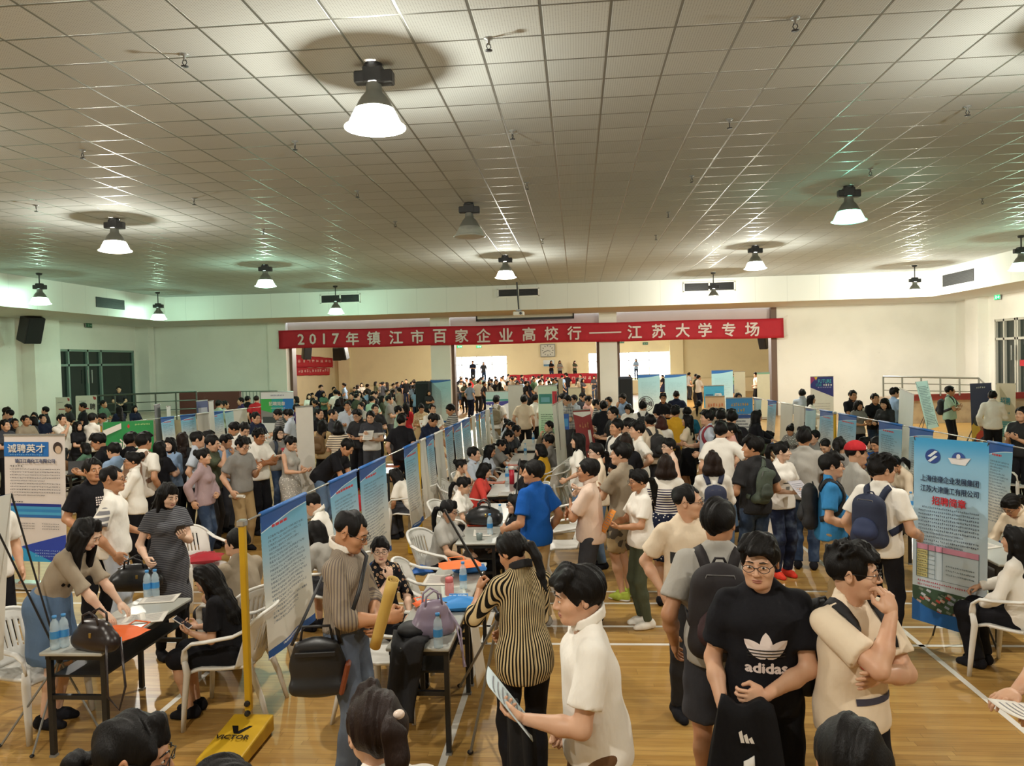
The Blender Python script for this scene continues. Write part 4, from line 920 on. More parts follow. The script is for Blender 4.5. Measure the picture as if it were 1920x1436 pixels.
    if glasses and lod < 2:
        hm = lambda q: hpos + Rh @ (np.array(q, float) * hs); b = MB(); r = .0017 if lod == 0 else .0026
        for sg in (1, -1):
            b.tube([hm((sg * .034 + .024 * math.cos(a) * (1 + .12 * math.cos(2 * a)), .112 - .006 * abs(math.cos(a)), -.002 + .017 * math.sin(a))) for a in np.linspace(0, 2 * PI, 17)[:-1]], r, 6, closed=True)
            b.tube([hm((sg * .06, .104, .004)), hm((sg * .078, .06, .006)), hm((sg * .083, -.01, .008)), hm((sg * .082, -.025, -.005))], r, 6)
        b.tube([hm((-.011, .112, .003)), hm((0, .115, .006)), hm((.011, .112, .003))], r, 6); b.build('eyeglasses', M_specs, body, True)
    if cap:
        s = SDF(hpos - .19, hpos + .2, .008); s.ell(hpos + Rh @ np.array((0, -.016, .035)), (.098, .116, .105), Rh); s.plane(hpos + Rh @ np.array((0, 0, .04)), Rh @ np.array((0, 0, -1)))
        v, q = s.mesh(); c_ = part('cap', v, q, cloth('plain'), PAL[cap]); s = SDF(hpos - .19, hpos + .2, .008); s.ell(hpos + Rh @ np.array((0, -.016, .035)), (.101, .119, .108), Rh); s.plane(hpos + Rh @ np.array((0, 0, .042)), Rh @ np.array((0, 0, -1))); s.plane(hpos + Rh @ np.array((0, .045, 0)), Rh @ np.array((0, -1, .5))); v, q = s.mesh(); obj('front_panel', nmesh('front_panel', v, q, [cloth('plain')]), c_, color=PAL['white'])
        b = MB(); b.grid(lambda u, w: hpos + Rh @ np.array(((u - .5) * .15, .07 + (.1 - .13 * (u - .5) ** 2 * 2) * w, .045 - .02 * w - .05 * (u - .5) ** 2)), 10, 6); b.build('visor', M_dark, c_, True, solid=.006)
    FIG.append(rec); return rec
def decal(rec, V, T, mat, name='print', ymin=0., back=False, off=.0035):
    """flat artwork (x, z in the torso frame) laid on the front of the top"""
    v, q = rec['topV']; bv = BVHTree.FromPolygons([tuple(x) for x in v], [tuple(x) for x in q]); out = []; U = rec['U']; sg = -1 if back else 1
    for x, z in V:
        o = rec['up']((x, sg * .45, z)); d = U @ np.array([0, -sg, 0]); h = bv.ray_cast(Vector(o), Vector(d), 1.)
        out.append(np.array(h[0]) - d * off if h[0] is not None else o + d * .3)
    b = MB().add(out, T=T) if np.shape(T)[1] == 3 else MB().add(out, T)
    return b.build(name, mat, rec['top'])
# ------------------------------------------------------------------ printed sheets
def print_mat(kind):
    key = ('print', kind)
    if key in MATS: return MATS[key]
    t = NT('print_' + kind, .38, 0, .4); u, v, _ = t.xyz(t.co('UV')); rnd = t.objrnd()
    def text(N, x0, x1, thr=.42, seed=0., col=None, chars=26.):
        row = t.ma('FLOOR', t.ma('MULTIPLY', v, N)); fv = t.ma('FRACT', t.ma('MULTIPLY', v, N)); en = t.white(t.comb(row, rnd, seed))
        end = t.ma('SUBTRACT', x1, t.ma('MULTIPLY', t.ma('MULTIPLY', en, en), .35)); cw = t.ma('FRACT', t.ma('MULTIPLY', u, chars))
        n = t.noise(t.comb(t.ma('MULTIPLY', u, chars * 3.2), t.ma('MULTIPLY', v, N * 3.), rnd), 1., 1.)
        return t.ma('MULTIPLY', t.ma('MULTIPLY', t.band(fv, .22, .78), t.band(u, x0, end)), t.ma('MULTIPLY', t.gt(n, thr), t.lt(cw, .84)))
    if kind == 'company':
        c = t.mix(t.ss(.25, .95, v), hexc('#dcd8cc'), hexc('#69b0d2'))
        sw = t.ma('ADD', .9, t.ma('MULTIPLY', t.ma('SUBTRACT', u, .5), .07)); sw = t.ma('ADD', sw, t.ma('MULTIPLY', t.ma('SINE', t.ma('MULTIPLY', u, 3.1)), .012))
        c = t.mix(t.gt(v, t.ma('SUBTRACT', sw, .008)), c, hexc('#cfe6f2')); c = t.mix(t.gt(v, sw), c, hexc('#1f57a3')); c = t.mix(t.lt(v, .055), c, hexc('#1b5aa8'))
        c = t.mix(t.ma('MULTIPLY', t.ma('MULTIPLY', text(34., .12, .9, .47), t.band(v, .2, .83)), .75), c, hexc('#3a5068'))
        c = t.mix(t.ma('MULTIPLY', text(28., .2, .86, .3, 3., chars=11.), t.band(v, .858, .893)), c, hexc('#c22431'))
        c = t.mix(t.ma('MULTIPLY', text(40., .25, .8, .4, 5.), t.band(v, .02, .05)), c, hexc('#dfeaf2'))
    elif kind == 'back': c = t.mix(t.ss(.1, 1., v), hexc('#dcd6c8'), hexc('#d3d3cc'))
    elif kind == 'fulltext': c = t.mix(t.ma('MULTIPLY', text(30., .1, .92), t.band(v, .08, .9)), hexc('#b9d3dc'), hexc('#2f5a76'))
    elif kind == 'soft': c = t.mix(t.ss(.0, .9, v), hexc('#d9dcd4'), hexc('#9cc6cf')); c = t.mix(t.gt(v, t.ma('ADD', .93, t.ma('MULTIPLY', t.ma('MULTIPLY', u, u), .05))), c, hexc('#2d63a4')); c = t.mix(t.lt(v, .04), c, hexc('#2d63a4')); c = t.mix(t.ma('MULTIPLY', text(46., .15, .85, .55), t.band(v, .35, .85)), c, hexc('#7fa3ad'))
    elif kind == 'greenlist': c = t.mix(t.ss(.0, .8, v), hexc('#57c257'), hexc('#d6ecd0')); c = t.mix(t.ma('MULTIPLY', text(44., .12, .9, .45), t.band(v, .1, .66)), c, hexc('#3d6a46'))
    elif kind == 'whitetext': c = t.mix(t.ma('MULTIPLY', text(26., .06, .94, .42), t.band(v, .03, .97)), hexc('#dfdad6'), hexc('#5d5d66'))
    elif kind == 'biglist': c = t.mix(t.ss(.2, 1., v), hexc('#cfdde4'), hexc('#7fb7d8')); c = t.mix(t.ss(.86, 1., v), c, hexc('#3d9bd0'))
    t.col(c); MATS[key] = t.m; return t.m
def sheet(parent, name, tl, tr, bl_, br_, mat, matb=None, wave=.006, bend=0., th=.004, n=(10, 16), fold=1.5):
    """printed cloth/film between four corners (local), a front and a back skin with real thickness"""
    tl, tr, bl_, br_ = [np.array(q, float) for q in (tl, tr, bl_, br_)]; nr = unit(np.cross(tr - tl, tl - bl_)); ph = RNG.rand() * 6
    def fn(u, v, o):
        q = (bl_ * (1 - u) + br_ * u) * (1 - v) + (tl * (1 - u) + tr * u) * v
        return q + nr * (o + wave * math.sin(u * PI * 2 * fold + ph) * (1.15 - v) + bend * (1 - v) ** 2)
    m = MB(); m.grid(lambda u, v: fn(u, v, th / 2), *n); m.m = 1; m.grid(lambda u, v: fn(u, v, -th / 2), *n, flip=True)
    m.m = 0
    for e in (0, 1): m.grid(lambda u, v: fn(e, v, (u - .5) * th), 1, n[1], flip=bool(e) is False)
    return m.build(name, [mat, matb or print_mat('back')], parent, True), fn, nr
M_yel = plain('#c9a01d', .4); M_yeld = plain('#b98d12', .45); M_blue = plain('#1d5fa8', .5)
# ------------------------------------------------------------------ poster rows on badminton posts
def post(x, y, label, rz=0., near=True, h=1.57):
    r = empty('badminton_post', (x, y, 0), rz, label, 'badminton post', 'yellow badminton posts holding the poster rows')
    MB().box((0, 0, h / 2 + .1), (.045, .045, h - .2), bev=.006).build('pole', M_yel, r)
    MB().box((0, 0, h - .02), (.06, .07, .05), bev=.01).build('pole_cap', M_silver, r)
    if near:
        m = MB(); m.add([[-.15, -.5, .02], [.15, -.5, .02], [.15, .08, .02], [-.15, .08, .02], [-.15, -.5, .1], [.15, -.5, .1], [.15, .08, .14], [-.15, .08, .14]], [[3, 2, 1, 0], [0, 1, 5, 4], [1, 2, 6, 5], [2, 3, 7, 6], [3, 0, 4, 7], [4, 5, 6, 7]])
        b = m.build('base', M_yel, r, bevel=.012)
        M = frame(np.array([-.01, -.19, .1222]), (1, 0, 0), (0, .58, .04)); put_text(b, M, 'VICTOR', 0, -.06, M_black, w=.24, h=.05, bold=.03)
        v = MB()
        for a in ([(-.075, .1), (-.03, .1), (.0, .03), (.0, .0), (-.02, .0)], [(.02, .0), (.0, .0), (.0, .03), (.05, .1), (.075, .1)]):
            P = np.array([[x_, y_, .003] for x_, y_ in a]); v.add(xf(M, P), T=[[0, i, i + 1] for i in range(1, 4)]); v.add(xf(M, P), T=[[0, i + 1, i] for i in range(1, 4)])
        v.build('emblem', M_black, b)
        for s in (-1, 1): MB().lathe([(0, -.02), (.035, -.02), (.035, .02), (0, .02)], 16, (s * .1, .07, .035), Matrix.Rotation(PI / 2, 3, 'Y')).build('wheel', M_black, r)
        for z in (.19, .26): MB().lathe([(0, .0), (.022, .0), (.018, .02), (0, .025)], 12, (-.0, -.022, z), Matrix.Rotation(PI / 2, 3, 'X')).build('knob', M_black, r)
    else: MB().box((0, 0, .1), (.3, .45, .2), bev=.02).build('base', M_yel, r)
    return r
class Cord:
    def __init__(s, a, b, zsag=.0): s.a = np.array(a, float); s.b = np.array(b, float); s.sag = zsag
    def pt(s, t): return s.a + (s.b - s.a) * t
    def at(s, px):
        lo, hi = -.2, 1.2; f = lambda t: prj(s.pt(t))[0]; up_ = f(hi) > f(lo)
        for _ in range(50):
            m = (lo + hi) / 2
            if (f(m) < px) == up_: lo = m
            else: hi = m
        return s.pt((lo + hi) / 2)
def cordobj(c, name, label, r=.008):
    o = MB().tube([c.pt(t) - c.a for t in np.linspace(0, 1, 12)], r, 6).build(name, M_silver, None, True, loc=tuple(c.a)); tag(o, label, 'rope', 'ropes along the poster rows')
def row_posters(c, items, side, grp, H=1.12):
    """items: (px0, px1, kind, height or None, label); side +1: print faces +X"""
    for it in items:
        p0, p1, kind, h_, label = it; a, b = c.at(p0), c.at(p1); h = h_ or H; o = (a + b) / 2; L = np.linalg.norm(b - a)
        if L < .35: b = a + unit(b - a) * .45; o = (a + b) / 2
        if L > 1.3: b = a + unit(b - a) * 1.0; o = (a + b) / 2
        tl, tr = a, b
        r = empty('hanging_poster', o, 0, label, 'poster', grp); sw = .05 * RNG.rand() * side
        dn = np.array([side * .02 + sw, 0, -h]); mat = print_mat(kind)
        tl, tr = tl - o, tr - o
        sheet(r, 'sheet', tl + [0, 0, .01], tr + [0, 0, .01], tl + dn, tr + dn, mat, wave=.012, bend=.05 * (1 if RNG.rand() < .5 else .3))
        MB().tube([tl + [0, 0, .0], tr + [0, 0, .0]], .018, 8).build('hem_sleeve', M_blue if kind == 'company' else M_white, r, True)
        MB().tube([tl + dn, tr + dn], .009, 6).build('bottom_bar', M_white, r, True)
CA = Cord((-2.40, 5.36, 1.55), (-2.02, 19.5, 1.55)); CB = Cord((4.85, 8.5, 1.55), (4.5, 20.4, 1.55)); CC = Cord((-9.9, 15.3, 1.55), (-8.9, 21.0, 1.55))
post(CA.a[0], 5.25, 'close yellow badminton post with a large wedge base in front of the poster row', 0.)
for y, lab in ((10.66, 'yellow badminton post in the middle of the long poster row'), (16.2, 'far yellow badminton post of the long poster row')): post(CA.pt((y - 5.36) / 14.1)[0], y, lab, near=False)
for y, lab in ((8.45, 'badminton post behind the shipbuilding poster'), (14.4, 'badminton post in the middle of the right poster row')): post(4.75 if y < 10 else 4.65, y, lab, near=False)
post(-9.9, 15.2, 'badminton post at the green banner end of the left poster row', near=False)
cordobj(CA, 'poster_rope', 'silver rope along the long central poster row'); cordobj(CB, 'poster_rope', 'rope along the right poster row'); cordobj(CC, 'poster_rope', 'rope along the left poster row')
row_posters(CA, [(488, 572, 'company', 1.1, 'closest blue and white company poster, beside the yellow post'), (617, 668, 'company', 1.12, 'second blue company poster of the central row, behind the striped shirt man'), (674, 722, 'company', 1.12, 'third blue company poster of the central row, behind the floral blouse woman'),
 (757, 782, 'company', 1.1, 'tall blue company poster just before the second yellow post'), (785, 797, 'back', 1.1, 'white reverse of a poster right behind the second yellow post'), (799, 812, 'company', 1.05, 'slim blue company poster with red title behind the second yellow post'),
 (815, 829, 'back', 1.1, 'pale blank reverse of a poster behind the slim red-titled poster'), (834, 848, 'company', 1.1, 'blue poster above the woman with the hair bun'), (850, 864, 'company', 1.1, 'blue poster above the man in light blue'), (866, 880, 'company', 1.1, 'blue poster two behind the hair bun woman'),
 (884, 890, 'back', 1.1, 'narrow white poster reverse deep in the central row'), (892, 899, 'company', 1.1, 'narrow blue poster deep in the central row'), (901, 908, 'company', 1.1, 'blue poster third from the far end of the central row'), (910, 916, 'back', 1.1, 'white poster second from the far end of the central row'), (918, 923, 'company', 1.1, 'last poster at the far end of the central row')], 1, 'posters on the long central rope')
row_posters(CB, [(1414, 1428, 'soft', 1.0, 'blue poster beside the gold-lettered stand at the far end of the right row'), (1440, 1456, 'company', 1.0, 'dark-headed blue poster second from the far end of the right row'), (1464, 1487, 'back', 1.0, 'white poster reverse above the hair bun woman of the right row'), (1489, 1508, 'back', 1.0, 'second white poster reverse above the hair bun woman of the right row'),
 (1511, 1530, 'soft', 1.0, 'pale blue poster above the man in grey T-shirt'), (1538, 1567, 'company', 1.0, 'blue poster above the ponytail woman of the right row'), (1573, 1606, 'company', 1.05, 'blue poster above the man with the red cap'),
 (1648, 1692, 'company', 1.1, 'wide blue poster above the woman in white sweater'), (1706, 1750, 'company', 1.1, 'blue poster just behind the shipbuilding poster'), (1853, 1900, 'company', 1.15, 'blue poster with red title right of the shipbuilding poster')], -1, 'posters on the right rope')
row_posters(CC, [(301, 326, 'company', .95, 'blue poster right of the green banner'), (338, 366, 'company', .95, 'blue poster between two white ones of the left row'), (369, 391, 'back', .95, 'white poster reverse of the left row'), (393, 418, 'company', .95, 'blue poster behind the silver board of the left row'), (421, 434, 'soft', .9, 'pale poster at the far end of the left row'), (437, 462, 'back', .9, 'grey white poster reverse beside the bright green stand')], 1, 'posters on the left rope')
# ------------------------------------------------------------------ roll-up stands and X stands
def rollup(name, A, B, z0, z1, mat, label, cat='roll-up banner', lean=.0, foot=True, group=None, matb=None, x_stand=False, wave=.003):
    """A,B: ground points of the left and right edge as seen from the camera; returns (root, frame on the sheet with origin bottom-left)"""
    A, B = np.array([A[0], A[1], 0.]), np.array([B[0], B[1], 0.]); o = (A + B) / 2; u = unit(B - A); w = np.linalg.norm(B - A); nr = np.cross(u, [0, 0, 1])
    r = empty(name, o, 0, label, cat, group); h = z1 - z0; bk = -nr * lean
    bl_, br_ = A - o + [0, 0, z0], B - o + [0, 0, z0]; tl, tr = bl_ + bk + [0, 0, h], br_ + bk + [0, 0, h]
    sheet(r, 'printed_sheet', tl, tr, bl_, br_, mat, matb, wave=wave, n=(8, 12), fold=1.)
    if x_stand:
        c = np.array([0, 0, z0 + h * .42]) - nr * .14
        for q in (tl, tr): MB().tube([q, c], .007, 6).build('stand_arm', M_dark, r)
        for q in (bl_, br_): MB().tube([q + [0, 0, .02], c], .007, 6).build('stand_arm', M_dark, r)
        for s in (-1, 1): MB().tube([c, u * s * w * .45 - nr * .25], .009, 6).build('stand_foot', M_dark, r)
        MB().tube([c, -nr * .55], .009, 6).build('stand_foot', M_dark, r)
    elif foot:
        Rm = np.stack([u, nr, [0, 0, 1]], 1); MB().box((0, 0, .05), (w + .04, .16, .09), Rm, .015).build('base_case', M_silver, r)
        MB().tube([-nr * .03 + [0, 0, .08], -nr * (.03 + lean) + [0, 0, z1]], .012, 6).build('support_pole', M_silver, r); MB().tube([tl, tr], .014, 6).build('top_bar', M_silver, r)
    return r, frame(bl_ + bk * 0, br_ - bl_, tl - bl_), w, h
def patch(r, M, x0, y0, x1, y1, mat, name='printed_panel', off=.006, pts=None, parent=None):
    P = np.array(pts if pts is not None else [(x0, y0), (x1, y0), (x1, y1), (x0, y1)], float); V = np.c_[P, np.full(len(P), off)]
    return MB().add(xf(M, V), T=[[0, i, i + 1] for i in range(1, len(P) - 1)]).build(name, mat, parent or r)
def gp(px, Y): q = atY(px, 750, Y); return q[:2]
ink = lambda h_: plain(h_, .5)
# the shipbuilding poster
r, M, w, h = rollup('x_banner_stand', gp(1706, 7.25), gp(1846, 6.7), .2, 1.86, print_mat('biglist'), 'large pale blue recruitment poster of a shipbuilding group on a cross stand', lean=.06, x_stand=True)
put_text(r, M, '上海佳豪企业发展集团', w * .5, h * .785, ink('#1d2c4e'), w=w * .78, h=h * .036); put_text(r, M, '江苏大津重工有限公司', w * .5, h * .73, ink('#1d2c4e'), w=w * .78, h=h * .036); put_text(r, M, '招聘简章', w * .5, h * .67, ink('#c8202e'), w=w * .46, h=h * .048, bold=.02)
for cx, k in ((.27, 0), (.62, 1)):
    a = np.linspace(0, 2 * PI, 33)[:-1]; rr = w * .105
    if k == 0:
        patch(r, M, 0, 0, 0, 0, ink('#20408a'), 'round_emblem', .006, [(w * cx + rr * math.cos(t), h * .905 + rr * .92 * math.sin(t)) for t in a])
        for dy in (-.012, .014):
            patch(r, M, 0, 0, 0, 0, ink('#dfe8ee'), 'emblem_stroke', .008, [(w * (cx - .07), h * (.89 + dy)), (w * (cx - .03), h * (.886 + dy)), (w * (cx + .07), h * (.918 + dy)), (w * (cx + .03), h * (.922 + dy))])
    else:
        patch(r, M, 0, 0, 0, 0, ink('#2c4f9a'), 'round_emblem', .006, [(w * cx + rr * .85 * math.cos(t), h * .905 + rr * .8 * math.sin(t)) for t in a[:17]])
        patch(r, M, 0, 0, 0, 0, ink('#e6e4e4'), 'emblem_stroke', .008, [(w * (cx - .14), h * .905), (w * (cx - .09), h * .875), (w * (cx + .09), h * .872), (w * (cx + .16), h * .912), (w * (cx + .02), h * .9)])
        patch(r, M, 0, 0, 0, 0, ink('#e6e4e4'), 'emblem_stroke', .009, [(w * cx + w * .028 * math.cos(t), h * .916 + w * .035 * math.sin(t)) for t in a[::3]])
for i in range(11): dashes(r, M, w * (.13 if i in (0, 8) else .08), w * (.9 - (.2 if i in (7, 10) else 0)), h * (.628 - .0195 * i), h * .0125, 30, ink('#3d4c63'), i + 40)
patch(r, M, w * .06, h * .395, w * .9, h * .425, ink('#dd9ab4'), 'pink_table_head'); patch(r, M, w * .06, h * .245, w * .22, h * .395, ink('#d9cf8d'), 'yellow_table_cells')
for x in (.06, .22, .32, .42, .9): patch(r, M, w * x - .002, h * .245, w * x + .002, h * .425, ink('#4f6a74'), 'table_line', .009)
for i in range(7): patch(r, M, w * .06, h * (.245 + .025 * i) - .0015, w * (.32 if i not in (0, 6) else .9), h * (.245 + .025 * i) + .0015, ink('#4f6a74'), 'table_line', .009)
for i in range(6): dashes(r, M, w * .08, w * .2, h * (.2575 + .025 * i), h * .011, 6, ink('#5a5638'), i + 70)
for i in range(3): dashes(r, M, w * .47, w * .85, h * (.33 - .022 * i), h * .01, 16, ink('#54707a'), i + 80)
for i in range(2): dashes(r, M, w * .08, w * (.8 if i == 0 else .4), h * (.225 - .02 * i), h * .012, 24 - 12 * i, ink('#c43a52'), i + 90)
patch(r, M, 0, h * .03, w, h * .19, ink('#3f5a44'), 'aerial_photo', .005); rg = np.random.RandomState(4)
for i in range(60):
    x, y = rg.uniform(.05, .9), rg.uniform(.06, .18); patch(r, M, 0, 0, 0, 0, ink(['#9aa6b8', '#b5483c', '#c9b3a4', '#7c8a78', '#2f4636', '#c6ccd6'][i % 6]), 'aerial_photo', .0065 + i * 1e-5, [(w * x, h * y), (w * (x + .06), h * (y - .008)), (w * (x + .075), h * (y + .004)), (w * (x + .015), h * (y + .012))])
patch(r, M, 0, 0, 0, 0, ink('#1f66ad'), 'blue_wave', .009, [(0, 0), (w, 0), (w, h * .105), (w * .8, h * .1), (w * .6, h * .075), (w * .4, h * .07), (w * .2, h * .085), (0, h * .12)])
# left: blue and white recruitment roll-up
pa, pb = gp(-2, 8.9), gp(112, 8.75)
r, M, w, h = rollup('roll_up_banner', pa, pb, .35, 1.9, ink('#e3dcd9'), 'glossy white roll-up with blue title block at the left photo edge', lean=.05)
patch(r, M, 0, h * .83, w * .74, h * .945, ink('#1c6fc0')); put_text(r, M, '诚聘英才', w * .38, h * .895, M_white, w=w * .62, h=h * .07, bold=.02); dashes(r, M, w * .1, w * .65, h * .845, h * .012, 18, ink('#8cc4ea'), 6)
a = np.linspace(0, 2 * PI, 25)[:-1]; patch(r, M, 0, 0, 0, 0, ink('#3a2d2a'), 'picture', .007, [(w * (.89 + .075 * math.cos(t)), h * (.9 + .045 * math.sin(t))) for t in a]); patch(r, M, 0, 0, 0, 0, ink('#cdb39a'), 'picture', .009, [(w * (.9 + .05 * math.cos(t)), h * (.885 + .03 * math.sin(t))) for t in a])
put_text(r, M, '镇江江南化工有限公司', w * .52, h * .795, ink('#3a4a73'), w=w * .66, h=h * .034); dashes(r, M, w * .1, w * .32, h * .755, h * .016, 5, M_black, 8)
for i in range(10): dashes(r, M, w * .1, w * (.93 - (.25 if i in (4, 9) else 0)), h * (.73 - .023 * i), h * .011, 30, ink('#4b4b55'), i + 100)
dashes(r, M, w * .12, w * .32, h * .47, h * .016, 5, M_black, 9)
for i, c_ in enumerate(('#1b2f8c', '#3f9ccf', '#2f86c8', '#49a9d8', '#2a6fb8')): patch(r, M, w * .1, h * (.435 - .022 * i), w * .93, h * (.457 - .022 * i), ink(c_), 'table_row')
for i in range(3): dashes(r, M, w * .14, w * .5, h * (.3 - .02 * i), h * .01, 14, ink('#6a6a72'), i + 120); dashes(r, M, w * .62, w * .9, h * (.3 - .02 * i), h * .01, 10, ink('#6a6a72'), i + 130)
patch(r, M, 0, 0, 0, 0, ink('#2343b0'), 'blue_corner', .006, [(w * .3, h * .12), (w, h * .22), (w, 0), (0, 0), (0, h * .06)]); patch(r, M, 0, 0, 0, 0, ink('#2a9fd8'), 'cyan_corner', .008, [(0, 0), (w * .8, 0), (0, h * .17)])
for i in range(3): dashes(r, M, w * .5, w * .92, h * (.09 - .022 * i), h * .012, 12, ink('#a9c6ee'), i + 140)
# green banner
pa, pb = gp(190, 14.9), gp(287, 15.3)
r, M, w, h = rollup('green_banner', pa, pb, .55, 1.62, ink('#1f8f4a'), 'green recruitment banner with a white slanted tag behind the left crowd', cat='banner', foot=False, wave=.02)
patch(r, M, 0, 0, w, h * .12, ink('#7cc04a'), 'light_edge'); put_text(r, M, '诚聘', w * .52, h * .55, M_white, w=w * .42, h=h * .26, bold=.03, off=.035); patch(r, M, 0, 0, 0, 0, M_white, 'slanted_tag', .007, [(0, h * .72), (0, h * .84), (w * .36, h * .97), (w * .36, h * .86)])
patch(r, M, 0, 0, 0, 0, ink('#c8302e'), 'mark', .007, [(w * .47, h * .9), (w * .5, h * .95), (w * .53, h * .9), (w * .5, h * .86)]); dashes(r, M, w * .62, w * .92, h * .93, h * .04, 10, ink('#c9e39a'), 3)
for s in (0, 1): MB().tube([xf(M, [[w * s, h, 0]])[0], xf(M, [[w * s, -.55, 0]])[0]], .014, 6).build('support_pole', M_silver, r)
# bright green and blue 招聘简章 roll-up
pa, pb = gp(488, 20.4), gp(549, 20.2)
r, M, w, h = rollup('roll_up_banner', pa, pb, .1, 1.98, ink('#dfe6e6'), 'bright green and blue roll-up above the crowd at the back left', lean=.04)
gm = NT('green_blue_print', .4); u_, v_, _ = gm.xyz(gm.co('UV')); patch(r, M, 0, h * .7, w, h * .9, ink('#3fae52'), 'green_blue_field'); patch(r, M, w * .33, h * .7, w * .68, h * .9, ink('#2b9f9a'), 'green_blue_field', .007); patch(r, M, w * .68, h * .7, w, h * .9, ink('#2478c2'), 'green_blue_field', .008)
put_text(r, M, '招聘简章', w * .5, h * .83, M_white, w=w * .5, h=h * .06, off=.016, bold=.01); dashes(r, M, w * .3, w * .72, h * .95, h * .025, 9, ink('#8a8fa8'), 3); dashes(r, M, w * .3, w * .75, h * .765, h * .018, 12, M_white, 4)
patch(r, M, 0, 0, 0, 0, ink('#8a8c8a'), 'building_picture', .009, [(0, h * .6), (w, h * .6), (w, h * .68), (w * .7, h * .73), (w * .3, h * .7), (0, h * .74)]); patch(r, M, w * .05, h * .55, w * .95, h * .64, ink('#3f4a4c'), 'building_picture', .011)
# tall white roll-up seen nearly edge on
pa, pb = gp(556, 11.6), gp(588, 11.9)
r, M, w, h = rollup('roll_up_banner', pa, pb, .25, 2.02, ink('#d9d3ca'), 'tall blank white roll-up seen from behind amid the left crowd', lean=.03, matb=ink('#d9d3ca'))
for i in range(2): MB().lathe([(0, 0), (.012, 0), (.012, .006), (0, .006)], 8, xf(M, [[w * (.35 + .25 * i), h * .3, .006]])[0], Matrix.Rotation(PI / 2, 3, 'X')).build('clip', M_silver, r)
# calligraphy sheets on the left ramp
for (x0, x1, y0, y1, Y, ch, lab) in ((104, 131, 745, 778, 25.5, '诚', 'narrow white calligraphy poster in front of the left glass door'), (142, 182, 742, 792, 24.8, '聘', 'wider white calligraphy poster beside the narrow one')):
    a, b = atY(x0, y1, Y), atY(x1, y1, Y); zt = atY(x0, y0, Y)[2]
    r, M, w, h = rollup('calligraphy_poster', a[:2], b[:2], .5, zt, ink('#d6d3c6'), lab, 'poster', x_stand=True, lean=.05)
    put_text(r, M, ch, w * .8, h * .72, M_black, w=w * .26, h=h * .16); patch(r, M, w * .2, h * .66, w * .62, h * .69, ink('#a8323a')); patch(r, M, 0, 0, 0, 0, ink('#a33a34'), 'blossom', .006, [(w * .8, h * .98), (w * .95, h * .96), (w * .98, h * .9), (w * .86, h * .89)]); dashes(r, M, w * .15, w * .5, h * .86, h * .03, 6, M_grey, 3); dashes(r, M, w * .2, w * .6, h * .55, h * .07, 3, ink('#5c5c58'), 5)
# side-on dark stands and silver boards in the left row
for (x0, x1, y0, Y, hx, lab) in ((292, 303, 759, 17.0, '#3c3f44', 'narrow dark grey stand beside the green banner'), (315, 322, 762, 17.6, '#d4d4cf', 'narrow white leaflet stand in the left poster row'), (371, 392, 752, 18.4, '#53608f', 'purple and grey printed board beside the silver board'), (394, 403, 753, 18.2, '#cfcfcb', 'silver board seen edge on in the left poster row')):
    a, b = gp(x0, Y), gp(x1, Y + .5); zt = atY(x0, y0, Y)[2]; r, M, w, h = rollup('display_stand', a, b, .1, zt, ink(hx), lab, 'display stand', lean=.04)
    if '#53608f' == hx: patch(r, M, w * .1, h * .3, w * .9, h * .9, ink('#b9bcc8'))
# central far stands
def board(x0, x1, y0, Y, mat, lab, zb=.1, name='display_board', **k): a, b = gp(x0, Y), gp(x1, Y); zt = atY((x0 + x1) / 2, y0, Y)[2]; return rollup(name, a, b, zb, zt, mat, lab, 'display board', **k)
r, M, w, h = board(911, 953, 734, 25.0, ink('#dedee2'), 'roll-up with sea picture and purple swoosh in the middle distance', name='roll_up_banner'); patch(r, M, 0, h * .82, w, h, ink('#9fbdb8'), 'sea_picture'); patch(r, M, 0, h * .8, w, h * .84, ink('#3f8a80'), 'sea_picture', .007); patch(r, M, 0, 0, 0, 0, ink('#3b3a86'), 'purple_swoosh', .008, [(0, h * .74), (w * .5, h * .66), (w, h * .76), (w, h * .8), (0, h * .78)]); dashes(r, M, w * .05, w * .3, h * .72, h * .05, 2, M_white, 1); dashes(r, M, w * .1, w * .5, h * .5, h * .04, 5, ink('#77778a'), 2)
r, M, w, h = board(953, 981, 722, 24.5, ink('#a5a69d'), 'plain grey reverse of a roll-up beside the purple swoosh one', name='roll_up_banner'); patch(r, M, w * .5, h * .45, w * .68, h * .6, M_dark, 'case')
r, M, w, h = board(1009, 1045, 723, 18.2, print_mat('greenlist'), 'tall pale green roll-up with fish picture and red block', name='roll_up_banner'); patch(r, M, w * .05, h * .78, w * .72, h * .9, ink('#3c8f83'), 'landscape_picture'); patch(r, M, w * .15, h * .8, w * .6, h * .86, ink('#74b6c0'), 'landscape_picture', .008); patch(r, M, w * .74, h * .76, w * .98, h * .93, ink('#d2323f'), 'red_block')
pa, pb = gp(1046, 13.6), gp(1064, 15.2); r, M, w, h = rollup('roll_up_banner', pa, pb, .1, 1.85, ink('#cfccc0'), 'white roll-up seen from behind next to the thin antenna poles', lean=.1)
for s in (-.12, .12): MB().tube([xf(M, [[w * .4, h * .5, 0]])[0], xf(M, [[w * .4 + s, h * 1.1, 0]])[0]], .006, 6).build('stand_arm', M_dark, r)
r, M, w, h = board(1050, 1066, 776, 17.6, ink('#2f5fae'), 'small blue picture board beside the white roll-up', zb=1.05, foot=False); patch(r, M, w * .1, h * .2, w * .9, h * .7, ink('#4f9ad0'), 'picture')
MB().tube([(0, 0, 0), (0, 0, 1.06)], .012, 6).build('support_pole', M_silver, r)
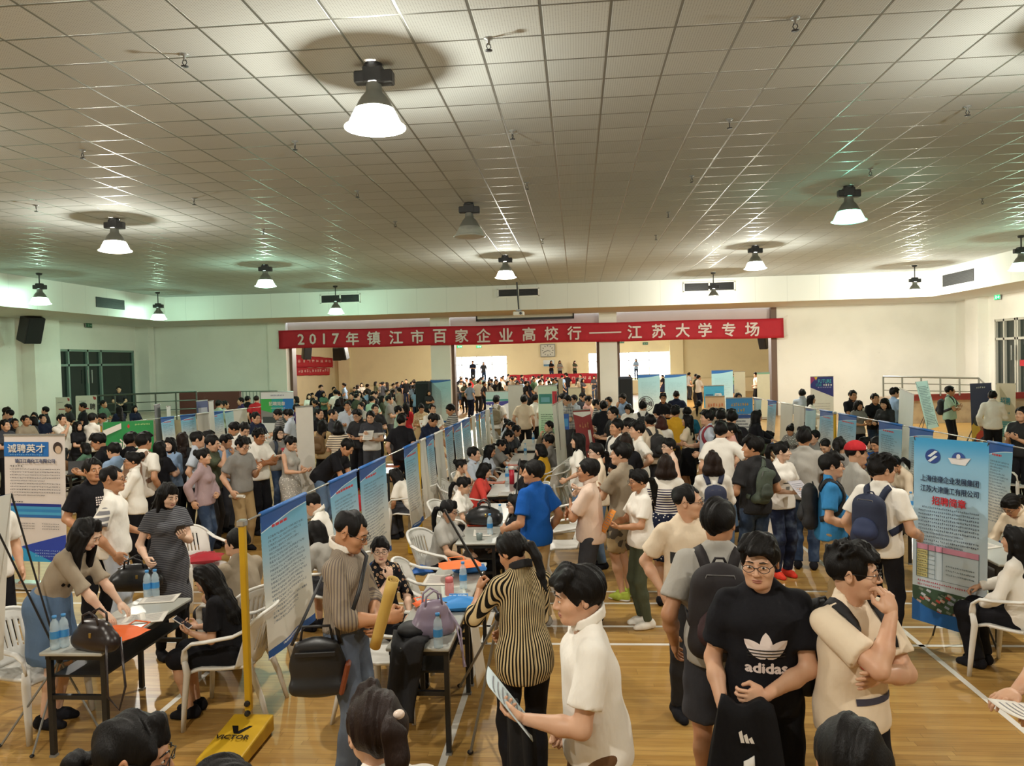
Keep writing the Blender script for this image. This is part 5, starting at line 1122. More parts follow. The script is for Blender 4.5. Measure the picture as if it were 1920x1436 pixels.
pa, pb = gp(1087, 15.3), gp(1120, 15.5); r, M, w, h = rollup('tilted_poster', pa, pb, .5, 1.62, ink('#8f2a2c'), 'tilted dark red poster in a white frame among the crowd', 'poster', lean=.3); patch(r, M, 0, 0, 0, 0, M_white, 'white_edge', .007, [(0, h), (w, h), (w * .98, h * .95), (w * .5, h * .9), (w * .02, h * .96)]); patch(r, M, w * .68, h * .42, w * .84, h * .66, M_white, 'white_label'); dashes(r, M, w * .2, w * .8, h * .75, h * .14, 4, ink('#b5764f'), 2); patch(r, M, w * .05, 0, w * .6, h * .2, ink('#b04a34'), 'picture')
# boards on the stage edge of the far hall
for (x0, x1, y0, Y, lab) in ((808, 846, 712, 32.5, 'blue and white notice board in front of the second pillar'), (1197, 1238, 702, 31, 'first of two blue and white notice boards behind the round fan'), (1247, 1288, 702, 31, 'second of two blue and white notice boards behind the round fan'), (1335, 1375, 694, 31.5, 'tall blue-headed notice board under the banner end')): board(x0, x1, y0, Y, print_mat('soft'), lab, name='notice_board')
for (x0, x1, y0, Y, lab) in ((1377, 1398, 697, 33, 'plain beige board right of the tall notice board'), (1420, 1444, 698, 32, 'plain beige board with green top edge beside the brown pillar'), (1048, 1056, 710, 37, 'pale board in the far hall left of the third pillar'), (1066, 1090, 727, 30, 'small grey board in the middle distance')):
    r, M, w, h = board(x0, x1, y0, Y, ink('#c3bda2'), lab, name='notice_board')
    if x0 == 1420: patch(r, M, 0, h * .96, w, h, ink('#6f9a7c'), 'green_edge')
r, M, w, h = board(1320, 1358, 723, 24, ink('#47a6cc'), 'turquoise recruitment sign held above the crowd', zb=1.05); put_text(r, M, '招聘', w * .7, h * .5, M_white, w=w * .36, h=h * .34, bold=.04); patch(r, M, w * .08, h * .38, w * .45, h * .62, ink('#1f5f86'), 'picture')
r, M, w, h = board(1323, 1360, 743, 22, ink('#d9b48c'), 'orange printed sign below the turquoise sign', zb=.9, lean=.1); dashes(r, M, w * .1, w * .92, h * .6, h * .2, 6, ink('#cf6a3e'), 3)
r, M, w, h = board(1361, 1411, 746, 16.2, print_mat('whitetext'), 'blue roll-up with gold title above grey text in the right crowd', name='roll_up_banner'); patch(r, M, 0, h * .8, w, h, ink('#3f8fca'), 'blue_head'); dashes(r, M, w * .18, w * .85, h * .92, h * .05, 8, ink('#d9a53a'), 1); dashes(r, M, w * .3, w * .72, h * .85, h * .05, 4, ink('#d9a53a'), 2); patch(r, M, 0, h * .75, w, h * .79, ink('#274f93'), 'blue_band')
patch(r, M, w * .55, h * .45, w * .85, h * .6, ink('#70767a'), 'building_picture'); patch(r, M, 0, h * .35, w, h * .38, ink('#274f93'), 'blue_band')
r, M, w, h = board(1520, 1563, 706, 26, ink('#d5d2cd'), 'poster with a dark blue FUTURE triangle by the bright wall', name='roll_up_banner'); patch(r, M, 0, 0, 0, 0, ink('#2b2f78'), 'blue_triangle', .006, [(0, h * .8), (w, h * .62), (w, h), (0, h)]); patch(r, M, 0, 0, 0, 0, ink('#8a2f6a'), 'coloured_corner', .008, [(0, h * .86), (w * .3, h), (0, h)]); patch(r, M, 0, 0, 0, 0, ink('#d9b03a'), 'coloured_corner', .009, [(w * .16, h), (w * .32, h), (w * .24, h * .93)])
put_text(r, M, 'FUTURE', w * .62, h * .915, ink('#55b8c8'), w=w * .58, h=h * .07, off=.014); put_text(r, M, 'STAR', w * .36, h * .845, ink('#2f97a8'), w=w * .26, h=h * .05, off=.014); dashes(r, M, w * .53, w * .95, h * .845, h * .05, 4, M_white, 6); dashes(r, M, w * .3, w * .92, h * .8, h * .03, 8, ink('#a8a9d0'), 7)
for i in range(7): dashes(r, M, w * .1, w * .85, h * (.5 - .05 * i), h * .02, 12, ink('#9a9aa0'), i + 9)
# right: X stands by the platform
pa, pb = gp(1822, 21.5), gp(1862, 21.8); r, M, w, h = rollup('x_banner_stand', pa, pb, .15, 1.72, ink('#262c56'), 'navy and yellow cross stand poster behind the man in white shirt', lean=.05, x_stand=True)
patch(r, M, 0, 0, 0, 0, ink('#d9b043'), 'yellow_field', .006, [(0, 0), (w, h * .5), (w, h * .78), (0, h * .28)]); patch(r, M, 0, 0, 0, 0, ink('#c43d33'), 'red_field', .007, [(w * .2, 0), (w, h * .22), (w, h * .42), (w * .2, h * .12)])
a = np.linspace(0, 2 * PI, 25)[:-1]; patch(r, M, 0, 0, 0, 0, M_dark, 'round_mark', .009, [(w * (.28 + .2 * math.cos(t)), h * (.36 + .09 * math.sin(t))) for t in a]); dashes(r, M, w * .25, w * .7, h * .93, h * .03, 5, M_white, 1)
pa, pb = gp(1866, 21.9), gp(1903, 21.5); r, M, w, h = rollup('x_banner_stand', pa, pb, .1, 1.7, ink('#d8d0b8'), 'cream poster with turquoise title on a cross stand at the right', lean=.05, x_stand=True); put_text(r, M, '招聘', w * .5, h * .7, ink('#3f97a8'), w=w * .5, h=h * .13, bold=.02); patch(r, M, 0, h * .1, w, h * .36, ink('#5fa9b0'), 'turquoise_field'); dashes(r, M, w * .3, w * .75, h * .5, h * .05, 4, ink('#4a8f9c'), 4)
for i in range(6): dashes(r, M, w * .1, w * .9, h * (.33 - .04 * i), h * .018, 12, ink('#cfe4e2'), i)
pa, pb = gp(1679, 16.2), gp(1704, 13.6); rollup('roll_up_banner', pa, pb, .1, 1.9, ink('#c9cfc8'), 'white roll-up seen at a steep angle beside the man in blue T-shirt', lean=.08)
pa, pb = gp(1738, 22.6), gp(1760, 23.4); rollup('x_banner_stand', pa, pb, .4, 1.75, print_mat('fulltext'), 'pale blue text poster leaning before the right railing', lean=.3, x_stand=True)
# floor loudspeakers at the stage edge and the round fan
for (x0, x1, y0, Y, lab, hx) in ((782, 808, 715, 32.2, 'black box loudspeaker before the second pillar', '#1c2226'), (1160, 1186, 706, 31.5, 'dark navy box loudspeaker right of the third pillar', '#232b38')):
    a, b = gp(x0, Y), gp(x1, Y); zt = atY(x0, y0, Y)[2]; r = empty('floor_loudspeaker', ((a[0] + b[0]) / 2, Y, 0), 0, lab, 'loudspeaker'); wd = b[0] - a[0]
    MB().box((0, 0, zt / 2), (wd, .6, zt), bev=.05).build('cabinet', plain(hx, .6), r); MB().box((0, -.31, zt / 2), (wd * .86, .03, zt * .9), bev=.01).build('grille', plain('#15181b', .9), r)
pc = atY(1211, 757, 27.5); r = empty('pedestal_fan', (pc[0], pc[1], 0), 0, 'large round pedestal fan with dark wire guard in the middle distance', 'fan'); z = pc[2]
m = MB()
for rr in (.26, .2, .13): m.tube([(rr * math.cos(t), -.02 - .05 * (1 - rr / .26), z + rr * math.sin(t)) for t in np.linspace(0, 2 * PI, 33)[:-1]], .006 if rr < .26 else .012, 6, closed=True)
for t in np.linspace(0, 2 * PI, 25)[:-1]: m.tube([(.04 * math.cos(t), -.09, z + .04 * math.sin(t)), (.26 * math.cos(t), -.02, z + .26 * math.sin(t))], .003, 4)
m.build('wire_guard', M_dark, r)
for k in range(3):
    t0 = k * 2.094; MB().grid(lambda u, v: ((.04 + .19 * v) * math.cos(t0 + (u - .5) * .9), .02 * (u - .5) * 2, z + (.04 + .19 * v) * math.sin(t0 + (u - .5) * .9)), 6, 4).build('fan_blade', M_grey, r, True, solid=.004)
MB().lathe([(0, -.08), (.06, -.06), (.07, .08), (0, .1)], 14, (0, .06, z), Matrix.Rotation(-PI / 2, 3, 'X')).build('motor', M_black, r, True); MB().tube([(0, .06, z - .05), (0, .06, .06)], .02, 8).build('pole', M_dark, r); MB().lathe([(0, .06), (.06, .06), (.22, .02), (.22, 0)], 20, (0, .06, 0)).build('base', M_dark, r, True)
# ------------------------------------------------------------------ white plastic chairs
M_chair = plain('#e3e1da', .38, 0, .5)
CHP = None
def chair(x, y, rz, label, grp='white plastic armchairs'):
    """rz: direction the sitter faces, local +Y"""
    global CHP
    if CHP is not None: return copy_tree(CHP, (x, y, 0), rz, label)
    r = CHP = empty('plastic_armchair', (x, y, 0), rz, label, 'chair', grp)
    def seat(u, v): X = (u - .5) * (.46 - .05 * (1 - v)); Y = -.2 + .45 * v; return (X, Y, .425 + .012 * (2 * u - 1) ** 2 - .012 * math.sin(PI * v) + (-.03 * max(0, v - .85) / .15))
    MB().grid(seat, 14, 12).build('seat', M_chair, r, True, solid=.02)
    def back(u, v):
        a = (u - .5) * 2.2; R = .27 + .03 * v; return (R * math.sin(a) * (1 - .06 * (1 - v)), .02 - R * math.cos(a) * .86 - .1 * v + .0, .43 + .4 * v - .1 * v * abs(2 * u - 1) ** 3)
    slot = lambda u, v: .26 < v < .76 and .2 < u < .8 and (int(u * 45) % 3 == 1)
    MB().grid(back, 45, 14, skip=slot).build('backrest', M_chair, r, True, solid=.014)
    rim = [np.array(back(u, 1.)) for u in np.linspace(0, 1, 21)]; MB().tube([q + [0, 0, .004] for q in rim], .016, 8, flat=.8).build('back_rim', M_chair, r, True)
    for s in (-1, 1):
        e = rim[-1] if s > 0 else rim[0]
        P = [e, e + [s * .012, .1, -.045], (s * .285, .1, .655), (s * .285, .2, .645), (s * .28, .255, .6), (s * .272, .262, .5)]
        P2 = []
        for a, b in zip(P[:-1], P[1:]): P2 += [np.array(a) * (1 - t) + np.array(b) * t for t in (0, .5)]
        P2.append(np.array(P[-1])); MB().tube(P2, [.026] * len(P2), 10, flat=.5, up=(0, 0, 1)).build('armrest', M_chair, r, True)
        MB().tube([(s * .272, .262, .52), (s * .262, .25, .42), (s * .275, .27, .2), (s * .285, .285, .0)], [.03, .036, .03, .024], 8, flat=.65, up=(0, 1, 0)).build('leg', M_chair, r, True)
        MB().tube([(s * .235, -.2, .5), (s * .22, -.2, .42), (s * .235, -.28, .2), (s * .245, -.33, .0)], [.026, .038, .03, .023], 8, flat=.65, up=(0, 1, 0)).build('leg', M_chair, r, True)
    return r
# ------------------------------------------------------------------ narrow folding tables
M_top = plain('#b9bab2', .22, 0, .5); M_frame = plain('#17181a', .4)
TBP = None
def table(x, y0, y1, label, w=.43, z=.75, rz=0):
    global TBP
    L = y1 - y0; r = empty('folding_table', (x, (y0 + y1) / 2, 0), rz, label, 'table', 'narrow folding tables of the recruiters')
    MB().box((0, 0, z - .012), (w, L, .025), bev=.006).build('table_top', M_top, r); m = MB()
    for s in (-1, 1): m.box((s * (w / 2 - .025), 0, z - .045), (.03, L - .1, .04)); m.box((0, s * (L / 2 - .07), z - .05), (w - .05, .03, .04)); m.box((0, s * (L / 2 - .07), .42), (w - .06, .03, .03))
    m.build('apron_frame', M_frame, r)
    for sx in (-1, 1):
        for sy in (-1, 1):
            l = MB().box((sx * (w / 2 - .03), sy * (L / 2 - .07), (z - .03) / 2 + .01), (.034, .034, z - .05)).build('leg', M_frame, r); MB().box((sx * (w / 2 - .03), sy * (L / 2 - .07), .008), (.042, .042, .016)).build('foot_cap', M_grey, l)
    MB().box((0, 0, .56), (w - .08, L - .16, .015)).build('under_shelf', M_frame, r); return r
# ------------------------------------------------------------------ the people
HAIRS = ('short', 'fringe', 'spiky', 'crop', 'buzz', 'long', 'wavy', 'bob', 'pony', 'lowpony', 'bun', 'curtain')
TOPS = ('tee', 'polo', 'shirt', 'sweater', 'roll', 'dress', 'tank', 'short', 'half'); BOTS = ('trousers', 'slim', 'shorts', 'jeans', 'skirt', 'longskirt')
GRP = 'people in the front hall'
def Pp(px, py, face, s, label, lod=1, **k):
    a = dict(sex='m', H=1.69, group=GRP, lod=lod, bc=random.choice(['black', 'dgrey', 'jean', 'char']), skin=random.choice('aab'))
    for t in s.split():
        h = t.split(':')
        if t in 'mf': a['sex'] = t; a['H'] = 1.58 if t == 'f' else 1.69
        elif t in HAIRS: a['hair'] = t
        elif h[0] in TOPS: a['top'] = h[0]; a['tc'] = h[1]; a['tp'] = h[2] if len(h) > 2 else 'plain'
        elif h[0] in BOTS: a['bot'] = h[0]; a['bc'] = h[1]; a['bp'] = h[2] if len(h) > 2 else 'plain'
        elif t == 'glasses': a['glasses'] = True
        elif t == 'sit': a['sit'] = 1.
        elif '=' in t:
            q, v = t.split('=')
            if q == 'arms': v = v.split(','); a[q] = (v[0], v[-1])
            elif q in ('hc', 'skin', 'shoe', 'cap'): a[q] = v
            else: a[q] = float(v)
    a.update(k)
    if lod and not isinstance(px, np.ndarray):
        H0 = a['H']; f = .745 if a.get('sit') else .99
        for dh in (0, .03, -.03, .05, -.05, .07, -.07, .09, -.1):
            q = atz(px, py, (H0 + dh) * f)
            if all((q[0] - g_['org'][0]) ** 2 + (q[1] - g_['org'][1]) ** 2 > .19 for g_ in FIG): a['H'] = H0 + dh; break
    r = figure((px, py) if not isinstance(px, np.ndarray) else px, face, label=label, **a); r['px'] = px; return r
N = lambda *a, **k: Pp(*a, lod=0, **k)
# --- nearest people
cream = N(1592, 1019, 30, 'm spiky tee:cream trousers:black arms=face,fold glasses H=1.755 ht=34 skin=a', 'man in cream printed T-shirt covering his mouth with his hand, black backpack')
adi = N(1424, 1000, -6, 'm fringe tee:black trousers:black arms=bent,belly glasses H=1.78 ht=-16 hp=6 skin=a', 'man in black T-shirt with white three-leaf print, looking aside', armfix={1: (.2, .16, .93)})
bpm = N(1345, 934, 172, 'm short tee:lgrey shorts:dgrey arms=down H=1.85 ht=-14 skin=b', 'tall man seen from behind in grey T-shirt with maroon backpack and knee-length shorts')
blur = N(1082, 1060, -82, 'm fringe polo:white trousers:brown arms=carry,hold H=1.75 ht=4 hp=8 lean=4 step=.16', 'man in white polo walking left with papers in front of him')
strw = N(950, 996, -152, 'f lowpony roll:white:vstripe slim:black arms=belly,pole H=1.66 ht=22 hp=30 lean=3', 'woman from behind in black and cream striped shirt holding a thin black pole', untuck=True, hem=.8)
bagm = N(668, 958, 84, 'm crop roll:stone:pin jeans:greyjean arms=roll,belly H=1.77 hp=24 glasses skin=b', 'man in thin-striped shirt with black shoulder bag holding a yellow paper roll', untuck=False)
flw = N(712, 1004, 52, 'f lowpony half:black:floral trousers:black sit arms=chin,lap H=1.6 ht=-34 glasses skin=d', 'seated woman in dark floral blouse with her hand at her chin')
lean_w = N(176, 972, 96, 'f curtain half:stone skirt:ljean arms=reach,reach H=1.66 lean=30 hp=26 skin=d', 'woman with long straight black hair leaning over the table')
blk_w = N(372, 1062, -84, 'f long tee:black skirt:black sit arms=phone,phone H=1.6 lean=14 hp=36', 'seated woman in black dress looking at her phone on a white chair')
gry_m = N(446, 990, -118, 'm short tee:stone trousers:dgrey sit arms=write,write H=1.68 lean=8 ht=18 glasses', 'seated man from behind with grey back and black sleeves behind the woman in black')
wav_w = N(318, 904, 42, 'f wavy dress:dgrey:hgrey slim:black arms=bent,phone H=1.64 hp=20 ht=18 skin=d', 'woman with long wavy hair in dark striped dress holding a phone, black handbag on arm')
wht_m = N(207, 873, 112, 'm crop tee:white:bands jeans:pale arms=down,bent H=1.75 glasses ht=-8', 'man in white T-shirt with grey sleeve bands and glasses, facing right')
prt_m = N(172, 858, 58, 'm short tee:black trousers:black arms=bent,down H=1.74 skin=b', 'man in black T-shirt with white block print behind the sleeve-band man')
blu_m = N(1002, 862, -128, 'm short tee:blue trousers:beige arms=down,bent H=1.67 ht=34 skin=b shoe=lgrey', 'man in bright blue T-shirt and beige trousers, seen from behind left')
pnk_m = N(1105, 859, -98, 'm short short:pinkw trousers:dgrey arms=fold2,fold H=1.67 glasses skin=b', 'man in pale pink short-sleeved shirt with folded arms, facing left')
gry2 = N(1166, 829, -118, 'm fringe tee:stone shorts:khaki:camo arms=fold,fold2 H=1.73 glasses ht=20 shoe=#a9b84a', 'man in grey T-shirt, camouflage shorts and yellow-green shoes', sole=True)
org_g = N(1196, 878, -72, 'f lowpony tee:white slim:olive arms=hold,hold H=1.57 glasses shoe=white hp=8', 'young woman in white T-shirt and olive trousers holding an orange paper')
free = N(1285, 907, 14, 'm crop tee:cream slim:char arms=pocket,down H=1.72 glasses ht=58 skin=a', 'man in cream T-shirt with FREEDOM print, hand in pocket, looking right')
hst = N(1248, 851, 176, 'f bob tee:white:hstripe skirt:navy:dots arms=down,bent H=1.62 hc=b', 'woman from behind in white top with thin navy stripes')
stp = N(1336, 845, 178, 'f bob half:white trousers:dgrey arms=hold,hold H=1.63 hc=b', 'woman from behind in white blouse with navy backpack straps forming a V')
slg = N(1414, 817, -158, 'm fringe tee:char jeans:jean arms=bent,bent H=1.74 ht=52', 'man in charcoal T-shirt with a green sling bag on his back')
pon = N(1463, 827, 28, 'f pony tee:white jeans:navy arms=hold,bent H=1.62 ht=44 shoe=#d8402f skin=d', 'woman with ponytail in white T-shirt, jeans and red shoes')
gy3 = N(1507, 802, 164, 'm fringe tee:lgrey jeans:jean arms=bent,down H=1.74', 'man from behind in light grey T-shirt and blue jeans, right of the red-shoed woman')
sky_m = N(1556, 849, 74, 'm fringe tee:sky trousers:khaki arms=bent,fold H=1.68 glasses ht=6', 'man in sky blue shirt with glasses and black backpack strap')
nvb = N(1650, 853, 132, 'm spiky tee:white slim:black arms=bent,down H=1.75 ht=-28 glasses', 'man in white T-shirt with navy backpack, facing away to the right')
wrt = N(1888, 930, -66, 'f lowpony shirt:cream trousers:black sit arms=write,write H=1.6 lean=16 hp=36 glasses', 'woman in cream top writing with lowered head at the right edge')
sit_r = N(1908, 986, -138, 'f long sweater:white trousers:black sit arms=write,lap H=1.62 lean=4', 'woman with long hair in white sweater seated on a white chair at the right edge')
arm_r = N(np.array([2.42, 3.72]), None, -78, 'm short tee:dgrey trousers:black arms=reach,reach H=1.72', 'person at the right edge of whom only an arm with papers reaches into view', armfix={1: (.1, .4, 1.04), -1: (.06, .36, 1.03)})
h1 = N(252, 1334, 112, 'f lowpony tee:dgrey trousers:black arms=down H=1.68 glasses ht=-6 hp=10', 'dark-haired head with glasses cut off at the bottom edge beside the yellow post base')
h2 = N(705, 1291, -146, 'f pony tee:white trousers:black arms=hold H=1.7 hc=k', 'head with a brown ponytail and pearl hair clip at the bottom edge')
h3 = N(1598, 1346, 176, 'm short tee:dgrey trousers:black arms=down H=1.7', 'round black-haired head at the bottom edge below the man covering his mouth')
h4 = N(408, 1424, 170, 'm short tee:black trousers:black arms=down H=1.62', 'top of a black-haired head at the bottom edge by the yellow base')
# --- seated recruiters of the central row (facing right) and their visitors
C_ = [(843, 936, 74, 'f lowpony tee:lgrey trousers:black sit arms=write glasses lean=12 hp=10 H=1.6', 'seated woman with ponytail and glasses in a grey T-shirt, closest of the central recruiters'), (872, 893, 80, 'f lowpony tee:white trousers:black sit arms=write lean=14 hp=14', 'seated woman in white T-shirt with ponytail behind the grey T-shirt woman'), (912, 867, 84, 'f bob half:coral trousers:black sit arms=write lean=16 hp=14', 'seated woman in coral red blouse at the table'),
 (865, 860, 84, 'f bun half:cream:floral skirt:black sit arms=ear,lap lean=6 hp=8', 'seated woman with hair bun in patterned blouse on the phone'), (887, 837, 78, 'm short short:pale trousers:black sit arms=lap lean=4', 'seated man in pale blue shirt behind the hair bun woman'), (921, 833, 84, 'f long tee:pale trousers:black sit arms=lap hp=16 lean=6', 'seated woman with long hair in white blouse looking down'),
 (941, 823, 84, 'f lowpony tee:grey trousers:black sit arms=reach lean=18 hp=10', 'seated woman in grey T-shirt reaching across the table'), (959, 806, 88, 'm short tee:black trousers:black sit arms=write lean=22 hp=22', 'seated man in black T-shirt bent over the far table'), (971, 797, 86, 'm short tee:dgrey trousers:black sit arms=write lean=16 hp=18', 'seated man in dark grey beside the bent man in black'),
 (962, 790, 80, 'f lowpony tee:black trousers:black sit arms=write lean=20 hp=26', 'woman in black bent low at the far end of the central row'), (953, 785, 60, 'f bun tee:pale trousers:dgrey sit arms=write lean=10 hp=20', 'last seated recruiter at the far end of the central row'),
 (1030, 789, -64, 'm short shirt:stone trousers:dgrey sit arms=chin,lap', 'seated visitor in beige jacket with a dark backpack by the white roll-up'), (1029, 814, -98, 'm short tee:grey trousers:dgrey sit arms=write glasses lean=8', 'seated man in grey T-shirt with glasses facing the recruiters'), (1012, 831, -104, 'f bob tee:yellow trousers:black sit arms=write lean=10 hp=8', 'seated woman with short hair in mustard yellow top'),
 (983, 862, -76, 'f bob tee:black trousers:black sit arms=write glasses lean=4', 'seated dark-haired woman with glasses half hidden behind the blue T-shirt man'), (968, 925, -72, 'f bob tee:black trousers:black sit arms=write glasses lean=8', 'seated person mostly hidden behind the blue T-shirt man'),
 (734, 879, -110, 'f long tee:white trousers:dgrey sit arms=write lean=34 hp=30', 'seated woman in white bending forward behind the third blue poster'), (577, 925, -84, 'm buzz short:white trousers:dgrey sit arms=write lean=12 hp=26', 'seated man with cropped hair in white shirt behind the closest poster'), (584, 976, -118, 'f long tee:lgrey skirt:dgrey sit arms=write lean=26 hp=28', 'seated woman with long hair bending between the first two posters'),
 (659, 825, 84, 'm short tee:black jeans:ljean lean=44 arms=reach hp=30 H=1.72 skin=b', 'man in black T-shirt and jeans bending over a table'), (486, 803, 62, 'm spiky tee:white trousers:black arms=fold,fold2 hp=14 skin=c H=1.7', 'tanned man in white T-shirt with folded arms and black trousers'), (457, 819, 68, 'm spiky polo:grey trousers:khaki arms=down,phone hp=22 glasses H=1.68', 'man in grey polo and khaki trousers holding a white paper roll'),
 (522, 799, 50, 'f long half:grey jeans:jean arms=phone,hold glasses H=1.6 skin=d', 'woman with long hair and glasses in grey top holding a red folder'), (547, 817, 74, 'f bun tank:lgrey longskirt:lgrey:dots arms=hold hp=18 H=1.6', 'woman in grey patterned sleeveless dress looking down by the white roll-up'), (379, 840, 98, 'f bun sweater:rosegrey jeans:jean arms=back,belly H=1.58', 'woman with pink hooded grey jacket and hair tied back, facing right'),
 (371, 808, 112, 'm short tee:pale trousers:black arms=down,bent H=1.72 hp=8', 'man in pale T-shirt leaning forward behind the pink hood woman'), (391, 806, 104, 'm short tee:navy trousers:black arms=bent', 'man in navy behind the pale T-shirt man at the left'), (400, 815, 92, 'm short tee:olive trousers:dgrey arms=face,bent hp=16', 'man in olive T-shirt touching his face in the left crowd'), (424, 814, 84, 'm fringe tee:lblue trousers:dgrey arms=chin,fold hp=10', 'man in light blue T-shirt with hand at his mouth'),
 (436, 791, -70, 'm short tee:stone trousers:dgrey arms=hold hp=16', 'man in beige T-shirt facing left below the pale posters'), (461, 793, 50, 'm short tee:white trousers:dgrey arms=hold hp=34', 'man in white looking down behind the grey polo man'), (480, 772, 62, 'm short tee:navy trousers:dgrey arms=hold hp=12 H=1.72', 'man in navy T-shirt holding a paper under the bright green roll-up'),
 (518, 767, -70, 'm short tee:grey:hwide trousers:dgrey arms=hold glasses hp=20', 'man with glasses in striped grey reading under the green roll-up'), (538, 767, -80, 'm fringe short:pale jeans:jean arms=hold hp=20 H=1.72', 'man in pale blue shirt facing left under the green roll-up'), (556, 757, 80, 'm short tee:purple trousers:dgrey arms=hold', 'man in purple right of the green roll-up'), (566, 790, -60, 'f long tee:white trousers:black arms=hold', 'woman in white partly hidden behind the white roll-up'),
 (604, 786, 170, 'f long sweater:beige slim:black arms=hold', 'woman from behind in beige cardigan with a bag strap'), (597, 765, 70, 'm short tee:black trousers:black arms=hold', 'man in black behind the beige cardigan woman'), (623, 766, 92, 'm crop tee:dgrey trousers:black arms=hold', 'man in dark grey facing right behind the striped top woman'), (634, 789, -160, 'f bob tee:cream:hwide slim:black arms=hold H=1.62', 'woman from behind in cream top with wide dark stripes'),
 (651, 752, 14, 'm short shirt:pale trousers:dgrey arms=hold,chin H=1.74', 'man in pale blue shirt with hands raised facing the camera'), (677, 754, -30, 'm short tee:lgrey trousers:dgrey arms=hold H=1.6', 'man facing the camera beside the pale blue shirt man'), (669, 767, -20, 'm fringe polo:char trousers:black arms=hold glasses hp=16 H=1.74', 'man in dark polo with glasses looking down'), (694, 770, 4, 'm short tee:dgrey:twotone trousers:dgrey arms=phone,hold hp=18 H=1.72', 'man in dark and white T-shirt looking down at white paper'),
 (752, 776, 176, 'm fringe tee:black trousers:black arms=down H=1.72', 'man in black T-shirt seen from behind in the middle distance'), (729, 741, 96, 'm short tee:grey trousers:dgrey arms=hold H=1.74', 'man in grey T-shirt in profile before the far crowd'), (697, 742, 160, 'm short tee:mint trousers:dgrey arms=hold', 'man in pale green seen from behind near the pale railing'), (703, 757, 30, 'm short tee:char trousers:black arms=hold', 'man in charcoal leaning by the pale railing'), (747, 760, 100, 'm short tee:mint trousers:black arms=hold', 'man in mint green left of the woman in red'),
 (761, 754, 168, 'f long half:red jeans:jean arms=hold H=1.62', 'woman from behind in red top with long hair'), (790, 757, 20, 'f bun half:beige:dots skirt:beige arms=hold hp=22 H=1.62', 'woman in beige reading a sheet of paper'), (810, 757, 30, 'm short tee:white trousers:black arms=hold', 'man in white beside the beige reading woman'), (841, 758, -64, 'm short tee:lgrey:hwide trousers:dgrey arms=hold hp=26 H=1.74', 'man in grey striped T-shirt looking down by the notice board'), (816, 776, 62, 'm fringe tee:navy trousers:navy arms=reach lean=22 hp=26 H=1.74', 'man in navy bending toward the posters'),
 (930, 742, 176, 'm fringe tee:white trousers:khaki arms=down H=1.74', 'man from behind in white T-shirt before the purple swoosh roll-up'), (982, 741, 168, 'm fringe tee:cream slim:black arms=down H=1.76', 'man from behind in cream T-shirt and black trousers before the grey reverse'), (1004, 739, 130, 'm short tee:white slim:black arms=down H=1.74', 'man in white T-shirt beside the green roll-up'), (995, 744, 160, 'f long tee:black trousers:black arms=hold', 'woman in black between the two men in white'),
 (1052, 738, -70, 'm short tee:dgrey trousers:dgrey arms=hold hp=18 H=1.74', 'dark-haired man left of the plaid shirt man'), (1062, 741, -60, 'm short short:lgrey:plaid trousers:dgrey arms=down,hold hp=14 H=1.76', 'man in checked shirt looking left by the green roll-up'), (1076, 740, -50, 'm short tee:pale trousers:black arms=hold glasses', 'man in pale blue with glasses behind the checked shirt man'), (1094, 736, 50, 'm short shirt:dgrey trousers:black arms=hold hp=20', 'man in dark grey above the red tilted poster'), (1105, 742, 70, 'm short tee:pink trousers:black arms=hold hp=20', 'man with rosy T-shirt right of the red poster top'),
 (1118, 748, 80, 'm short tee:lgrey:hwide trousers:black arms=hold', 'man in grey striped T-shirt above the red poster'), (1132, 751, 160, 'm short tee:black trousers:black arms=bent H=1.74', 'man from behind in black right of the red poster'), (1141, 744, -30, 'm short tee:teal trousers:black arms=hold', 'man with dark teal T-shirt at the foot of the third pillar'), (1150, 762, -70, 'm short tee:char trousers:black arms=hold glasses H=1.72', 'man in charcoal with glasses facing left in the centre crowd'), (1166, 738, -40, 'm short tee:lblue jeans:jean arms=chin,hold hp=20 H=1.74', 'man in light blue looking down before the navy loudspeaker'),
 (1176, 758, -30, 'f bob half:white trousers:black arms=hold hp=26', 'woman in white reading below the navy loudspeaker'), (1205, 751, 172, 'm short tee:white trousers:dgrey arms=bent H=1.72', 'man from behind in white with black backpack straps under the round fan'), (1219, 776, -150, 'm short tee:cream trousers:dgrey arms=bent', 'man in cream below the round fan'), (1243, 737, 0, 'm fringe tee:black trousers:black arms=hold glasses H=1.72', 'man in black T-shirt with glasses facing the camera before the notice boards'), (1268, 732, 176, 'm crop tee:navy:twotone trousers:black arms=bent H=1.74', 'man from behind in navy and white before the second notice board'),
 (1266, 761, 168, 'm spiky tee:yellow trousers:black arms=hold H=1.7', 'man from behind in yellow below the second notice board'), (1288, 762, 174, 'm short tee:teal trousers:black arms=hold', 'man from behind in teal right of the yellow T-shirt man'), (1240, 778, 176, 'f bob half:white skirt:purple:dots arms=hold H=1.62 hc=r', 'woman from behind with reddish bob, white top and purple patterned skirt'), (1290, 776, -110, 'f long tee:cream skirt:black arms=down,hold H=1.6', 'woman with long hair in cream top and black skirt'),
 (1255, 820, -66, 'f lowpony tank:pinkw slim:black arms=bent glasses H=1.58 skin=d', 'woman with glasses in pale pink sleeveless top looking left'), (1196, 789, -78, 'm spiky tee:white trousers:dgrey arms=hip H=1.74', 'man in white T-shirt with hand on his hip facing left'), (1157, 785, -58, 'm short tee:white trousers:black arms=bent H=1.74', 'man in white with black straps facing left in the centre'), (1179, 783, -100, 'm short tee:stone trousers:black arms=bent H=1.74', 'man in beige behind the hand-on-hip man'),
